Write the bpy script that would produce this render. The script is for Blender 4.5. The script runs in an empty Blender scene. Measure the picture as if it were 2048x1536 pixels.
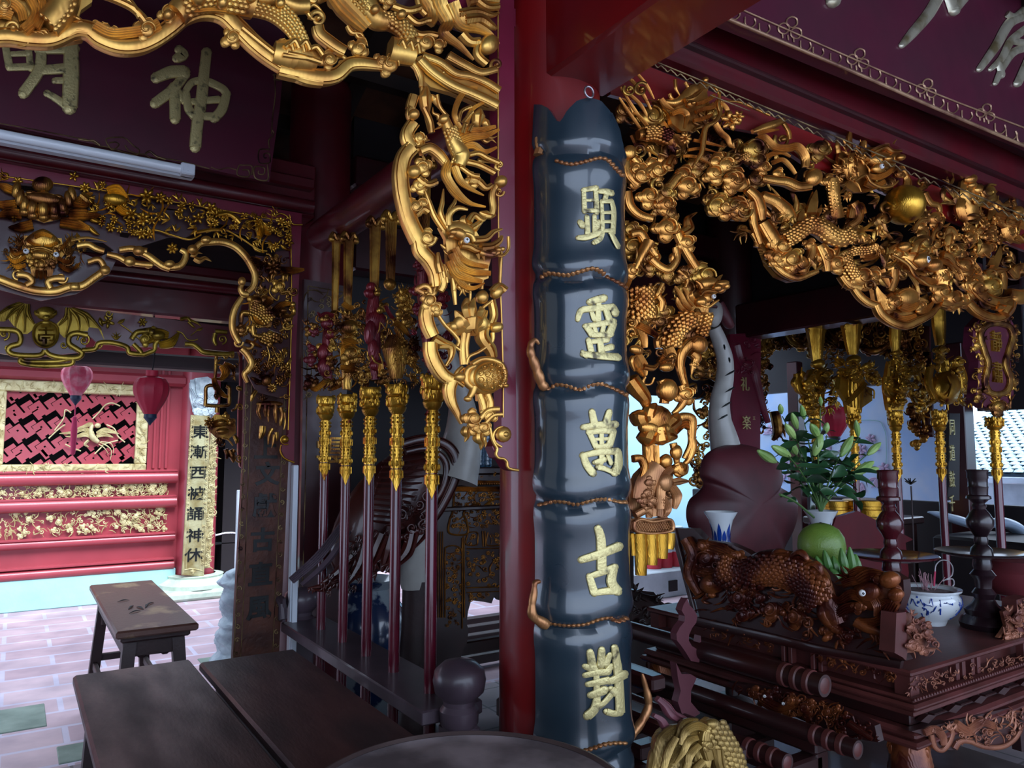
import bpy, math, random
import numpy as np
from mathutils import Vector, Matrix
from mathutils.geometry import tessellate_polygon
C = bpy.context.scene.collection
sc = bpy.context.scene
pi = math.pi

# ---------------------------------------------------------------- camera
F = 1500.0; PITCH = math.atan(137/1500.0); YAW = math.radians(33.4)
CAM = np.array([0, 0, 1.5])
fh = np.array([math.sin(YAW), math.cos(YAW), 0]); RT = np.array([math.cos(YAW), -math.sin(YAW), 0]); ZZ = np.array([0, 0, 1.0])
FWD = fh*math.cos(PITCH)+ZZ*math.sin(PITCH); UPV = -fh*math.sin(PITCH)+ZZ*math.cos(PITCH)
cd = bpy.data.cameras.new('camera'); cam = bpy.data.objects.new('camera', cd); C.objects.link(cam)
cam.location = CAM; cam.rotation_euler = (pi/2+PITCH, 0, -YAW)
cd.sensor_width = 36; cd.lens = F/2048*36; cd.clip_start = .02; cd.clip_end = 300
sc.camera = cam
# ---------------------------------------------------------------- sky, exposure
sc.view_settings.view_transform = 'Standard'; sc.view_settings.look = 'None'; sc.view_settings.gamma = 1
sc.view_settings.use_curve_mapping = False; sc.view_settings.exposure = 0.35
sc.cycles.max_bounces = 6; sc.cycles.diffuse_bounces = 4; sc.cycles.glossy_bounces = 3; sc.cycles.sample_clamp_indirect = 4
w = bpy.data.worlds.new('overcast_sky'); sc.world = w; w.use_nodes = True
nt = w.node_tree; bg = nt.nodes['Background']
tc = nt.nodes.new('ShaderNodeTexCoord'); sp = nt.nodes.new('ShaderNodeSeparateXYZ'); cr = nt.nodes.new('ShaderNodeValToRGB')
nt.links.new(tc.outputs['Generated'], sp.inputs[0]); nt.links.new(sp.outputs['Z'], cr.inputs[0]); nt.links.new(cr.outputs[0], bg.inputs[0])
cr.color_ramp.elements[0].position = 0.0; cr.color_ramp.elements[0].color = (.50, .62, .85, 1)
cr.color_ramp.elements[1].position = .6; cr.color_ramp.elements[1].color = (.70, .82, 1, 1)
bg.inputs[1].default_value = 3.2
sd = bpy.data.lights.new('sun_veiled', 'SUN'); sd.energy = 4; sd.angle = math.radians(30); sd.color = (.85, .92, 1)
so = bpy.data.objects.new('sun_veiled', sd); C.objects.link(so); so.rotation_euler = (math.radians(40), 0, math.radians(12)); so.location = (0, 3, 9)

def area(name, loc, rot, sx, sy, e, col):
    l = bpy.data.lights.new(name, 'AREA'); l.shape = 'RECTANGLE'; l.size = sx; l.size_y = sy; l.energy = e; l.color = col
    o = bpy.data.objects.new(name, l); C.objects.link(o); o.location = loc; o.rotation_euler = rot; return o
# daylight through the open front of the hall, behind the photographer
area('daylight_open_front', (.2, -3.4, 2.3), (math.radians(80), 0, math.radians(-10)), 5.5, 2.6, 9, (.86, .92, 1))
area('fill_light_side', (-3.4, 1.6, 2.1), (math.radians(90), 0, math.radians(-92)), 2.6, 2.2, 6, (.86, .92, 1))  # fill lamp added inside the hall to brighten it from the side

# ---------------------------------------------------------------- geometry from the picture frame
def pix(p):
    v = np.array(p)-CAM; d = v@FWD; return 1024+F*(v@RT)/d, 768-F*(v@UPV)/d, d
def hit(px, py, X=None, Y=None, Zc=None, d=None):
    r = FWD*F+RT*(px-1024)+UPV*(768-py)
    if X is not None: t = (X-CAM[0])/r[0]
    elif Y is not None: t = (Y-CAM[1])/r[1]
    elif Zc is not None: t = (Zc-CAM[2])/r[2]
    else: t = d/F
    return CAM+r*t

# ---------------------------------------------------------------- mesh builder
class MB:
    def __init__(s): s.v = []; s.f = []; s.n = 0; s.uvs = None
    def add(s, v, f):
        v = np.asarray(v, float).reshape(-1, 3); s.v.append(v)
        n = s.n; s.f.extend([tuple(i+n for i in q) for q in f]); s.n += len(v)
    def merge(s, o, M=None):
        if not o.n: return
        v = np.concatenate(o.v)
        if M is not None: v = v@np.array(M.to_3x3()).T+np.array(M.translation)
        s.add(v, o.f)
    def grid(s, P, closeu=False, closev=False, flip=False):
        P = np.asarray(P, float); a, b = P.shape[:2]; f = []
        for i in range(a if closeu else a-1):
            i2 = (i+1) % a
            for j in range(b if closev else b-1):
                j2 = (j+1) % b
                q = (i*b+j, i*b+j2, i2*b+j2, i2*b+j)
                f.append(q[::-1] if flip else q)
        s.add(P.reshape(-1, 3), f)
    def box(s, a, b, bev=0, M=None):
        x0, y0, z0 = [min(p, q) for p, q in zip(a, b)]; x1, y1, z1 = [max(p, q) for p, q in zip(a, b)]
        if bev <= 0:
            v = [(x, y, z) for x in (x0, x1) for y in (y0, y1) for z in (z0, z1)]
            f = [(0, 1, 3, 2), (4, 6, 7, 5), (0, 4, 5, 1), (2, 3, 7, 6), (0, 2, 6, 4), (1, 5, 7, 3)]
        else:
            e = min(bev, (x1-x0)/2.1, (y1-y0)/2.1, (z1-z0)/2.1)
            v = []; f = []
            lv = [(z0, e), (z0+e, 0), (z1-e, 0), (z1, e)]
            for z, k in lv:
                xa, xb, ya, yb = x0+k, x1-k, y0+k, y1-k; c = e*.6 if k == 0 else e*.3
                v += [(xa+c, ya, z), (xb-c, ya, z), (xb, ya+c, z), (xb, yb-c, z), (xb-c, yb, z), (xa+c, yb, z), (xa, yb-c, z), (xa, ya+c, z)]
            for k in range(3):
                for j in range(8): f.append((k*8+j, k*8+(j+1) % 8, k*8+8+(j+1) % 8, k*8+8+j))
            f.append(tuple(range(7, -1, -1))); f.append(tuple(range(24, 32)))
        v = np.array(v, float)
        if M is not None: v = v@np.array(M.to_3x3()).T+np.array(M.translation)
        s.add(v, f)
    def lathe(s, prof, c=(0, 0, 0), n=24, M=None, a0=0, a1=2*pi, sx=1, sy=1):
        full = abs(a1-a0-2*pi) < 1e-6
        an = np.linspace(a0, a1, n, endpoint=not full)
        P = np.array([[(r*math.cos(t)*sx+c[0], r*math.sin(t)*sy+c[1], z+c[2]) for t in an] for r, z in prof])
        if M is not None: P = P@np.array(M.to_3x3()).T+np.array(M.translation)
        s.grid(P, closev=full)
    def tube(s, pts, rad, n=8, up=None, cap=True, flat=1.0, smooth=0):
        P = np.asarray(pts, float); r = np.asarray(rad, float)
        if r.ndim == 0: r = np.full(len(P), float(r))
        if smooth: P, r = spline3(P, r, smooth)
        T = np.gradient(P, axis=0); T /= np.linalg.norm(T, axis=1)[:, None]+1e-12
        u = np.array(up if up is not None else ((0, 0, 1) if abs(T[0][2]) < .9 else (1, 0, 0)), float)
        rings = []
        for i in range(len(P)):
            u = u-T[i]*(u@T[i]); u /= np.linalg.norm(u)+1e-12
            w = np.cross(T[i], u)
            a = np.arange(n)*2*pi/n
            rings.append(P[i]+r[i]*(np.cos(a)[:, None]*u*flat+np.sin(a)[:, None]*w))
        base = s.n
        s.grid(np.array(rings), closev=True)
        if cap:
            s.f.append(tuple(base+k for k in range(n))[::-1]); s.f.append(tuple(base+(len(P)-1)*n+k for k in range(n)))
    def ball(s, c, r, n=12, m=8, M=None):
        r = np.array([r]*3 if np.isscalar(r) else r, float)
        th = np.linspace(0, pi, m+1); ph = np.linspace(0, 2*pi, n, endpoint=False)
        P = np.array([[(math.sin(t)*math.cos(p), math.sin(t)*math.sin(p), math.cos(t)) for p in ph] for t in th])*r
        if M is not None: P = P@np.array(M.to_3x3()).T
        s.grid(P+np.array(c), closev=True, flip=True)
    def prism(s, poly, ext, M=None):
        """poly: list of 3D points (planar), ext: vector"""
        n = len(poly); p = np.array(poly, float); e = np.array(ext, float)
        v = np.concatenate([p, p+e])
        if M is not None: v = v@np.array(M.to_3x3()).T+np.array(M.translation)
        tr = tessellate_polygon([[Vector(q) for q in p]])
        f = [tuple(t) for t in tr]+[tuple(i+n for i in t)[::-1] for t in tr]
        f += [(i, (i+1) % n, n+(i+1) % n, n+i) for i in range(n)]
        s.add(v, f)

def spline3(P, r, k):
    n = len(P); out = []; ro = []
    for i in range(n-1):
        p0 = P[max(i-1, 0)]; p1 = P[i]; p2 = P[i+1]; p3 = P[min(i+2, n-1)]
        for j in range(k):
            t = j/k
            out.append(.5*((2*p1)+(-p0+p2)*t+(2*p0-5*p1+4*p2-p3)*t*t+(-p0+3*p1-3*p2+p3)*t**3)); ro.append(r[i]+(r[i+1]-r[i])*t)
    out.append(P[-1]); ro.append(r[-1]); return np.array(out), np.array(ro)

def obj(name, mb, m, parent=None, label=None, cat=None, group=None, kind=None, ang=38):
    if isinstance(mb, MB):
        me = bpy.data.meshes.new(name)
        me.from_pydata(np.concatenate(mb.v).tolist(), [], mb.f)
        me.shade_smooth()
        if ang: me.set_sharp_from_angle(angle=math.radians(ang))
    else: me = mb
    if m is not None:
        me.materials.clear(); me.materials.append(m)
    o = bpy.data.objects.new(name, me); C.objects.link(o)
    if parent is not None:
        o.parent = parent; o.matrix_parent_inverse = parent.matrix_basis.inverted() if not getattr(parent, '_l', False) else Matrix()
    tag(o, label, cat, group, kind); return o
def tag(o, label=None, cat=None, group=None, kind=None):
    if label: o['label'] = label
    if cat: o['category'] = cat
    if group: o['group'] = group
    if kind: o['kind'] = kind
def thing(name, label, cat, loc=(0, 0, 0), group=None):
    o = bpy.data.objects.new(name, None); C.objects.link(o); o.location = [float(q) for q in loc]
    o.empty_display_size = .1; tag(o, label, cat, group); return o
def struct(name, mb, m, label, ang=38, parent=None): return obj(name, mb, m, parent, label, None, None, 'structure', ang)
def clone(t, loc, rotz=0, label=None, group=None):
    r = t.copy(); C.objects.link(r); r.location = [float(q) for q in loc]; r.rotation_euler = (0, 0, rotz)
    if label: r['label'] = label
    if group: r['group'] = group
    for ch in list(t.children):
        c = ch.copy(); C.objects.link(c); c.parent = r; c.matrix_parent_inverse = ch.matrix_parent_inverse.copy()
        for g in list(ch.children):
            e = g.copy(); C.objects.link(e); e.parent = c; e.matrix_parent_inverse = g.matrix_parent_inverse.copy()
    return r

# ---------------------------------------------------------------- materials
def srgb(h):
    if isinstance(h, str): h = tuple(int(h[i:i+2], 16)/255 for i in (0, 2, 4))
    return tuple(((c+.055)/1.055)**2.4 if c > .04045 else c/12.92 for c in h)+(1,)
def mat(name, col, rough=.5, metal=0, col2=None, ns=8, nd=4, bump=0, bs=40, coat=0, rough2=None, wave=0, ws=50, wd=6, spec=.5, stretch=None, ramp=(.35, .65), trans=0, emis=None, es=0, sub=0):
    m = bpy.data.materials.new(name); m.use_nodes = True; n = m.node_tree.nodes; L = m.node_tree.links.new
    b = n['Principled BSDF']; b.inputs['Base Color'].default_value = srgb(col); b.inputs['Roughness'].default_value = rough
    b.inputs['Metallic'].default_value = metal; b.inputs['Coat Weight'].default_value = coat; b.inputs['Coat Roughness'].default_value = .08
    b.inputs['Specular IOR Level'].default_value = spec; b.inputs['Transmission Weight'].default_value = trans
    if emis: b.inputs['Emission Color'].default_value = srgb(emis); b.inputs['Emission Strength'].default_value = es
    tcn = n.new('ShaderNodeTexCoord'); src = tcn.outputs['Object']
    if stretch:
        mp = n.new('ShaderNodeMapping'); mp.inputs['Scale'].default_value = stretch; L(src, mp.inputs[0]); src = mp.outputs[0]
    if col2 or rough2 is not None:
        tx = n.new('ShaderNodeTexNoise'); tx.inputs['Scale'].default_value = ns; tx.inputs['Detail'].default_value = nd; L(src, tx.inputs[0])
        if col2:
            r = n.new('ShaderNodeValToRGB'); r.color_ramp.elements[0].position = ramp[0]; r.color_ramp.elements[1].position = ramp[1]
            r.color_ramp.elements[0].color = srgb(col); r.color_ramp.elements[1].color = srgb(col2); L(tx.outputs[0], r.inputs[0]); L(r.outputs[0], b.inputs['Base Color'])
        if rough2 is not None:
            mr = n.new('ShaderNodeMapRange'); mr.inputs[1].default_value = .3; mr.inputs[2].default_value = .7; mr.inputs[3].default_value = rough; mr.inputs[4].default_value = rough2
            L(tx.outputs[0], mr.inputs[0]); L(mr.outputs[0], b.inputs['Roughness'])
    hn = None
    if bump:
        t2 = n.new('ShaderNodeTexNoise'); t2.inputs['Scale'].default_value = bs; t2.inputs['Detail'].default_value = 5; L(src, t2.inputs[0])
        bp = n.new('ShaderNodeBump'); bp.inputs['Strength'].default_value = bump; bp.inputs['Distance'].default_value = .01; L(t2.outputs[0], bp.inputs['Height']); hn = bp
    if wave:
        t3 = n.new('ShaderNodeTexWave'); t3.inputs['Scale'].default_value = ws; t3.inputs['Distortion'].default_value = wd; t3.inputs['Detail'].default_value = 1.5; t3.inputs['Detail Scale'].default_value = .6
        L(src, t3.inputs[0]); b2 = n.new('ShaderNodeBump'); b2.inputs['Strength'].default_value = wave; b2.inputs['Distance'].default_value = .004; L(t3.outputs[0], b2.inputs['Height'])
        if hn: L(hn.outputs[0], b2.inputs['Normal'])
        hn = b2
    if hn: L(hn.outputs[0], b.inputs['Normal'])
    return m
def brickmat(name, c1, c2, mortar, bw, bh, ms=.012, rough=.7, rot=0, bump=.3, off=.5):
    m = mat(name, c1, rough); n = m.node_tree.nodes; L = m.node_tree.links.new; b = n['Principled BSDF']
    tcn = n.new('ShaderNodeTexCoord'); mp = n.new('ShaderNodeMapping'); L(tcn.outputs['Object'], mp.inputs[0]); mp.inputs['Rotation'].default_value = (0, 0, rot)
    br = n.new('ShaderNodeTexBrick'); br.inputs['Scale'].default_value = 1; br.inputs['Brick Width'].default_value = bw; br.inputs['Row Height'].default_value = bh
    br.inputs['Mortar Size'].default_value = ms; br.inputs['Mortar Smooth'].default_value = .3; br.offset = off
    br.inputs['Color1'].default_value = srgb(c1); br.inputs['Color2'].default_value = srgb(c2); br.inputs['Mortar'].default_value = srgb(mortar); L(mp.outputs[0], br.inputs[0])
    no = n.new('ShaderNodeTexNoise'); no.inputs['Scale'].default_value = 3; no.inputs['Detail'].default_value = 8; L(tcn.outputs['Object'], no.inputs[0])
    mx = n.new('ShaderNodeMix'); mx.data_type = 'RGBA'; mx.blend_type = 'MULTIPLY'; mx.inputs[0].default_value = .7
    rr = n.new('ShaderNodeValToRGB'); rr.color_ramp.elements[0].color = (.55, .55, .6, 1); rr.color_ramp.elements[1].color = (1.15, 1.1, 1.1, 1); rr.color_ramp.elements[0].position = .3; rr.color_ramp.elements[1].position = .7
    L(no.outputs[0], rr.inputs[0]); L(br.outputs[0], mx.inputs[6]); L(rr.outputs[0], mx.inputs[7]); L(mx.outputs[2], b.inputs['Base Color'])
    bp = n.new('ShaderNodeBump'); bp.inputs['Strength'].default_value = bump; bp.inputs['Distance'].default_value = .01; bp.invert = True; L(br.outputs['Fac'], bp.inputs['Height']); L(bp.outputs[0], b.inputs['Normal'])
    return m
def goldmat(name, light, dark, rough=.34, wave=.35, ws=38, under='5a1c12', metal=.85, ul=(.30, .36)):
    """gilding over red-brown lacquer: worn patches show the lacquer"""
    m = mat(name, light, rough, metal, wave=wave, ws=ws, wd=9); n = m.node_tree.nodes; L = m.node_tree.links.new; b = n['Principled BSDF']
    tcn = n.new('ShaderNodeTexCoord')
    no = n.new('ShaderNodeTexNoise'); no.inputs['Scale'].default_value = 9; no.inputs['Detail'].default_value = 6; L(tcn.outputs['Object'], no.inputs[0])
    r = n.new('ShaderNodeValToRGB'); e = r.color_ramp.elements; e[0].position = ul[0]; e[0].color = srgb(under); e[1].position = ul[1]; e[1].color = srgb(dark)
    e2 = e.new(.62); e2.color = srgb(light); L(no.outputs[0], r.inputs[0]); L(r.outputs[0], b.inputs['Base Color'])
    return m
M = {}
M['gold'] = goldmat('gilded_wood', 'e6b75e', 'b98040', .36, .06, 30, '7a4a30', .82)
M['gold2'] = goldmat('aged_gilded_wood', 'dfa04e', 'a0602a', .28, .12, 45, '4a180c')
M['gold3'] = goldmat('bright_gilding', 'd8a63e', 'a4741c', .28, .15, 60)
M['goldd'] = goldmat('dark_gilded_wood', 'cc9c46', '86562a', .30, .15, 50, '3a140c', ul=(.36, .46))
M['goldp'] = mat('pale_gold_paint', 'd9cfa0', .55, .35, 'b8a878', 14, bump=.3, bs=90)
M['goldl'] = mat('gold_leaf_letters', 'd8c98c', .42, .55, '5c5440', 30, 8, bump=.25, bs=120, ramp=(.56, .7))
M['golds'] = mat('silvered_gold_letters', 'c8c0a8', .35, .6, '8c7c58', 12, 6, ramp=(.45, .7))
M['red'] = mat('red_lacquer', '7c0c0e', .3, 0, '6a090d', 3, coat=.5, rough2=.42)
M['maroon'] = mat('maroon_lacquer', '5a0f1a', .32, 0, '4a0b15', 4, coat=.35, rough2=.45)
M['frame'] = mat('wine_red_lacquer_board', '6e1630', .38, 0, '641228', 5, coat=.25)
M['dmaroon'] = mat('dark_maroon_lacquer', '3a0a12', .35, 0, '2c070d', 4, coat=.3)
M['plum'] = mat('plum_lacquer_board', '561a30', .36, 0, '481428', 3, coat=.4, rough2=.5)
M['darkwood'] = mat('dark_worn_wood', '30191a', .42, 0, '231213', 6, 8, bump=.15, bs=60, rough2=.6, stretch=(1, .25, 1))
M['eye'] = mat('white_glass_eye', 'e8ecec', .12, coat=.8); M['pupil'] = mat('black_pupil', '0a0a0c', .1, coat=.8)
# ---------------------------------------------------------------- relief carving on a plane
PROF = {
 'r': ([-1, -.82, -.45, 0, .45, .82, 1], [0, .55, .9, 1, .9, .55, 0]),
 'g': ([-1, -.93, -.74, -.66, -.58, -.3, 0, .3, .58, .66, .74, .93, 1], [0, .55, .68, .28, .62, .72, .75, .72, .62, .28, .68, .55, 0]),
 'v': ([-1, -.7, -.16, 0, .16, .7, 1], [0, .65, .9, .2, .9, .65, 0]),
 'm': ([-1, -.85, -.62, -.42, -.2, 0, .2, .42, .62, .85, 1], [0, .7, .25, .85, .4, .95, .4, .85, .25, .7, 0]),
 'b': ([-1, -.86, -.7, .7, .86, 1], [0, .8, 1, 1, .8, 0]),
 'k': ([-1, -.5, 0, .5, 1], [0, .55, 1, .55, 0]),
}
def cat2(P, W, closed=False, step=3.0):
    P = np.asarray(P, float); W = np.asarray(W, float); n = len(P); out = []; wo = []
    for i in range(n if closed else n-1):
        if closed: p0, p1, p2, p3 = P[i-1], P[i], P[(i+1) % n], P[(i+2) % n]; w1, w2 = W[i], W[(i+1) % n]
        else: p0, p1, p2, p3 = P[max(i-1, 0)], P[i], P[i+1], P[min(i+2, n-1)]; w1, w2 = W[i], W[i+1]
        k = max(2, min(14, int(np.linalg.norm(p2-p1)/step)+1))
        t = (np.arange(k)/k)[:, None]
        out.append(.5*((2*p1)+(-p0+p2)*t+(2*p0-5*p1+4*p2-p3)*t*t+(-p0+3*p1-3*p2+p3)*t**3)); wo.append(w1+(w2-w1)*t[:, 0])
    if not closed: out.append(P[-1:]); wo.append(W[-1:])
    return np.concatenate(out), np.concatenate(wo)
class Sheet:
    """Draws relief on a vertical plane (axis 'Y' or 'X' at value c). Coordinates are picture coordinates,
    taken in a crop whose corner is (x0,y0) enlarged k times; each is projected once onto the plane."""
    def __init__(s, axis, c, crop=(0, 0, 1), step=3.0):
        s.ax = axis; s.c = c; s.crop(*crop); s.mb = MB(); s.step = step; s.z = 0; s.rng = random.Random(5)
        s.i = 0 if axis == 'X' else 1
        s.nrm = np.array([0, 0, 0.]); s.nrm[s.i] = -1
    def crop(s, x0, y0, k): s.x0, s.y0, s.k = x0, y0, k; return s
    def new(s): s.mb = MB(); return s.mb
    def m(s, xy, h=0):
        xy = np.asarray(xy, float).reshape(-1, 2); px = s.x0+xy[:, 0]/s.k; py = s.y0+xy[:, 1]/s.k
        r = FWD*F+np.outer(px-1024, RT)+np.outer(768-py, UPV)
        t = (s.c-CAM[s.i])/r[:, s.i]
        P = CAM+r*t[:, None]
        # offset along the plane normal
        return P+np.outer(np.broadcast_to(np.asarray(h, float), (len(P),)), s.nrm)
    def mpp(s, x, y):
        a = s.m([(x, y)])[0]; return ((a-CAM)@FWD)/F/s.k
    def st(s, pts, w, p='r', h=1.0, z=None, back=None, closed=False, cap=True):
        """stroke: pts flat list, w width (scalar / [start,mid,end] / per point), relief profile p"""
        P = np.asarray(pts, float).reshape(-1, 2); n = len(P)
        if np.isscalar(w): W = np.full(n, float(w))
        elif len(w) == n: W = np.asarray(w, float)
        else: W = np.interp(np.linspace(0, 1, n), np.linspace(0, 1, len(w)), w)
        P, W = cat2(P, W, closed, s.step*s.k)
        z = s.z if z is None else z
        if p == 'm': h = h*.5
        T = (np.roll(P, -1, 0)-np.roll(P, 1, 0)) if closed else np.gradient(P, axis=0)
        T /= np.linalg.norm(T, axis=1)[:, None]+1e-9; N = np.stack([-T[:, 1], T[:, 0]], 1)
        u, g = PROF[p]; mp = s.mpp(*P[len(P)//2]); rows = []
        tk = back if back is not None else .35
        for uu, gg in zip(u, g):
            rows.append(s.m(P+N*(uu*W/2)[:, None], z+gg*h*W*.5*mp))
        for uu in (.8, -.8): rows.append(s.m(P+N*(uu*W/2)[:, None], z-tk*W*mp))
        G = np.array(rows).transpose(1, 0, 2); b = s.mb.n
        s.mb.grid(G, closeu=closed, closev=True)
        if cap and not closed:
            k = G.shape[1]; e = b+(G.shape[0]-1)*k
            s.mb.f.append(tuple(b+j for j in range(k))); s.mb.f.append(tuple(e+j for j in range(k))[::-1])
    def bead(s, x, y, rx, ry=None, rot=0, h=1.0, z=None, n=12, m=4, flat=0):
        ry = ry or rx; z = s.z if z is None else z; mp = s.mpp(x, y); c, si = math.cos(rot), math.sin(rot); rows = []
        for i in range(m+1):
            a = i/m*pi/2; rr = math.cos(a) if i < m else .001; hh = math.sin(a)
            q = [(x+rx*rr*math.cos(t)*c-ry*rr*math.sin(t)*si, y+rx*rr*math.cos(t)*si+ry*rr*math.sin(t)*c) for t in np.arange(n)*2*pi/n]
            rows.append(s.m(q, z+hh*h*min(rx, ry)*mp))
        q = [(x+rx*math.cos(t)*c*.8-ry*math.sin(t)*si*.8, y+rx*math.cos(t)*si*.8+ry*math.sin(t)*c*.8) for t in np.arange(n)*2*pi/n]
        rows.insert(0, s.m(q, z-min(rx, ry)*.7*mp))
        s.mb.grid(np.array(rows), closev=True, flip=True)
    def curl(s, x, y, r, a0=0, turns=1.3, w=None, p='g', dirn=1, h=1.0, z=None, tail=None):
        """volute: starts at radius r angle a0 (deg) and winds inward; tail = point(s) leading in"""
        w = w or r*.5; k = int(10*turns)+4; pts = []; ws = []
        if tail: pts += [tuple(t) for t in np.asarray(tail, float).reshape(-1, 2)]; ws += [w*.9]*len(pts)
        for i in range(k):
            t = i/(k-1); a = math.radians(a0)+dirn*t*turns*2*pi; rr = r*(1-t)**.9+r*.16*t
            pts.append((x+rr*math.cos(a), y+rr*math.sin(a))); ws.append(w*(1-.5*t))
        s.st(np.array(pts).ravel(), ws, p, h, z); s.bead(x, y, r*.3, h=1.2, z=(s.z if z is None else z)+.15*r*s.mpp(x, y))
    def cloud(s, x, y, r, rot=0, n=3, z=None, h=.8):
        """cloud scroll: a few lobes each carrying an engraved volute"""
        z = s.z if z is None else z; mp = s.mpp(x, y); R_ = math.radians(rot); r = r*1.1
        for i in range(n):          # lobes behind, then the big head lobe with its engraved volute
            a = R_+(i-(n-1)/2)*1.5+(.35 if n == 2 else 0); q = r*(.52 if i != n//2 else .62); cx = x+math.cos(a)*r*.62; cy = y+math.sin(a)*r*.62
            s.bead(cx, cy, q, q*.86, a, h=h*.55, z=z-.1*r*mp, n=14)
            s.st([cx+q*.75*math.cos(a-1.1), cy+q*.75*math.sin(a-1.1), cx+q*.72*math.cos(a), cy+q*.72*math.sin(a), cx+q*.75*math.cos(a+1.1), cy+q*.75*math.sin(a+1.1)], q*.17, 'r', 1.1, z+q*.16*mp)
        s.bead(x, y, r*.72, r*.66, R_, h=h*.6, z=z, n=18)
        d = 1 if (x+y) % 2 < 1 else -1; k = 14; pts = []
        for j in range(k):
            t = j/(k-1); rr = r*(.62*(1-t)+.10); aa = R_+pi+d*t*2.3*pi*.9; pts += [x+rr*math.cos(aa), y+rr*.93*math.sin(aa)]
        s.st(pts, [r*.14, r*.2, r*.18, r*.14], 'r', 1.2, z+r*.33*h*mp)
    def flame(s, x, y, ang, L, w, bend=.5, p='v', z=None, h=1.1):
        a = math.radians(ang); dx, dy = math.cos(a), math.sin(a); nx, ny = -dy, dx
        pts = [(x, y), (x+dx*L*.3+nx*bend*L*.22, y+dy*L*.3+ny*bend*L*.22), (x+dx*L*.62-nx*bend*L*.12, y+dy*L*.62-ny*bend*L*.12), (x+dx*L+nx*bend*L*.2, y+dy*L+ny*bend*L*.2)]
        s.st(np.array(pts).ravel(), [w*.8, w, w*.6, w*.06], p, h, z)
    def tuft(s, x, y, ang, L, w, n=4, spread=50, bend=.6, p='v', z=None):
        for i in range(n):
            t = (i/(n-1)-.5) if n > 1 else 0; s.flame(x, y, ang+t*spread, L*(1-.3*abs(t)), w, bend*(1 if i % 2 else -.4)*(1 if t >= 0 else -1), p, z)
    def flower(s, x, y, r, n=6, rot=0, z=None, el=.55):
        z = s.z if z is None else z
        for i in range(n):
            a = rot+i*2*pi/n; s.bead(x+math.cos(a)*r*.58, y+math.sin(a)*r*.58, r*.45, r*.26, a, h=.8, z=z, n=8, m=3)
        s.bead(x, y, r*.24, h=1.4, z=z+r*.25*s.mpp(x, y), n=8, m=3)
    def leaf(s, x, y, ang, L, w, bend=.3, z=None):
        a = math.radians(ang); dx, dy = math.cos(a), math.sin(a)
        pts = [x, y, x+dx*L*.35-dy*bend*L*.3, y+dy*L*.35+dx*bend*L*.3, x+dx*L*.7-dy*bend*L*.3, y+dy*L*.7+dx*bend*L*.3, x+dx*L, y+dy*L]
        s.st(pts, [w*.2, w, w*.75, w*.05], 'v', .8, z)
    def lotus(s, x, y, r, rot=-90, z=None, n=5):
        z = s.z if z is None else z; mp = s.mpp(x, y)
        for k, (sp, L) in enumerate(((150, 1.05), (80, 1.1), (0, 1.0))):
            for i in ([0] if sp == 0 else [-1, 1]):
                a = rot+i*sp/2; ar = math.radians(a)
                s.st([x, y, x+math.cos(ar)*r*.5, y+math.sin(ar)*r*.5, x+math.cos(ar)*r*L, y+math.sin(ar)*r*L], [r*.5, r*.72, r*.04], 'k', .8, z+k*.12*r*mp)
    def scales(s, pts, w, size, z=None, rows=None, h=.55):
        """overlapping scales along a body; pts spine, w widths"""
        P = np.asarray(pts, float).reshape(-1, 2); n = len(P)
        W = np.full(n, float(w)) if np.isscalar(w) else np.interp(np.linspace(0, 1, n), np.linspace(0, 1, len(w)), w)
        P, W = cat2(P, W, False, size*.42); T = np.gradient(P, axis=0); T /= np.linalg.norm(T, axis=1)[:, None]; z = s.z if z is None else z
        for i in range(len(P)):
            k = max(1, int(W[i]/size*1.1)); a = math.atan2(T[i][1], T[i][0])
            for j in range(k):
                u = ((j+.5+(.5 if i % 2 else 0))/k-.5)*.92
                if abs(u) > .48: continue
                c = P[i]+np.array([-T[i][1], T[i][0]])*u*W[i]
                s.bead(c[0], c[1], size*.5, size*.42, a, h=h, z=z+math.sqrt(max(0, 1-(2*u)**2))*W[i]*.42*s.mpp(*c), n=7, m=2)
    def plate(s, poly, holes=(), z=None, t=.01, bev=0):
        """flat board with outline poly, front face at z, thickness t"""
        z = s.z if z is None else z; rings = [np.asarray(q, float).reshape(-1, 2) for q in [poly]+list(holes)]
        pl = [[Vector((a, b, 0)) for a, b in r] for r in rings]; tr = tessellate_polygon(pl)
        A = np.concatenate(rings); n = len(A); v = np.concatenate([s.m(A, z), s.m(A, z-t)])
        f = [tuple(q) for q in tr]+[tuple(i+n for i in q)[::-1] for q in tr]; o = 0
        for r in rings:
            k = len(r); f += [(o+i, o+(i+1) % k, n+o+(i+1) % k, n+o+i) for i in range(k)]; o += k
        s.mb.add(v, f)
    def inflate(s, out, depth, z=None, n=9, flat=.35):
        """closed outline swollen into a cushion-like solid"""
        z = s.z if z is None else z; P = np.asarray(out, float).reshape(-1, 2); P, _ = cat2(P, np.ones(len(P)), True, 4*s.k); c = P.mean(0); rows = []
        for sg in (-1, 1):
            for i in (range(n) if sg < 0 else range(n, -1, -1)):
                t = i/n; rows.append(s.m(c+(P-c)*math.sin(t*pi/2), z+(depth if sg > 0 else -depth*flat)*math.cos(t*pi/2)))
        s.mb.grid(np.array(rows), closev=True, flip=True)
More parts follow.
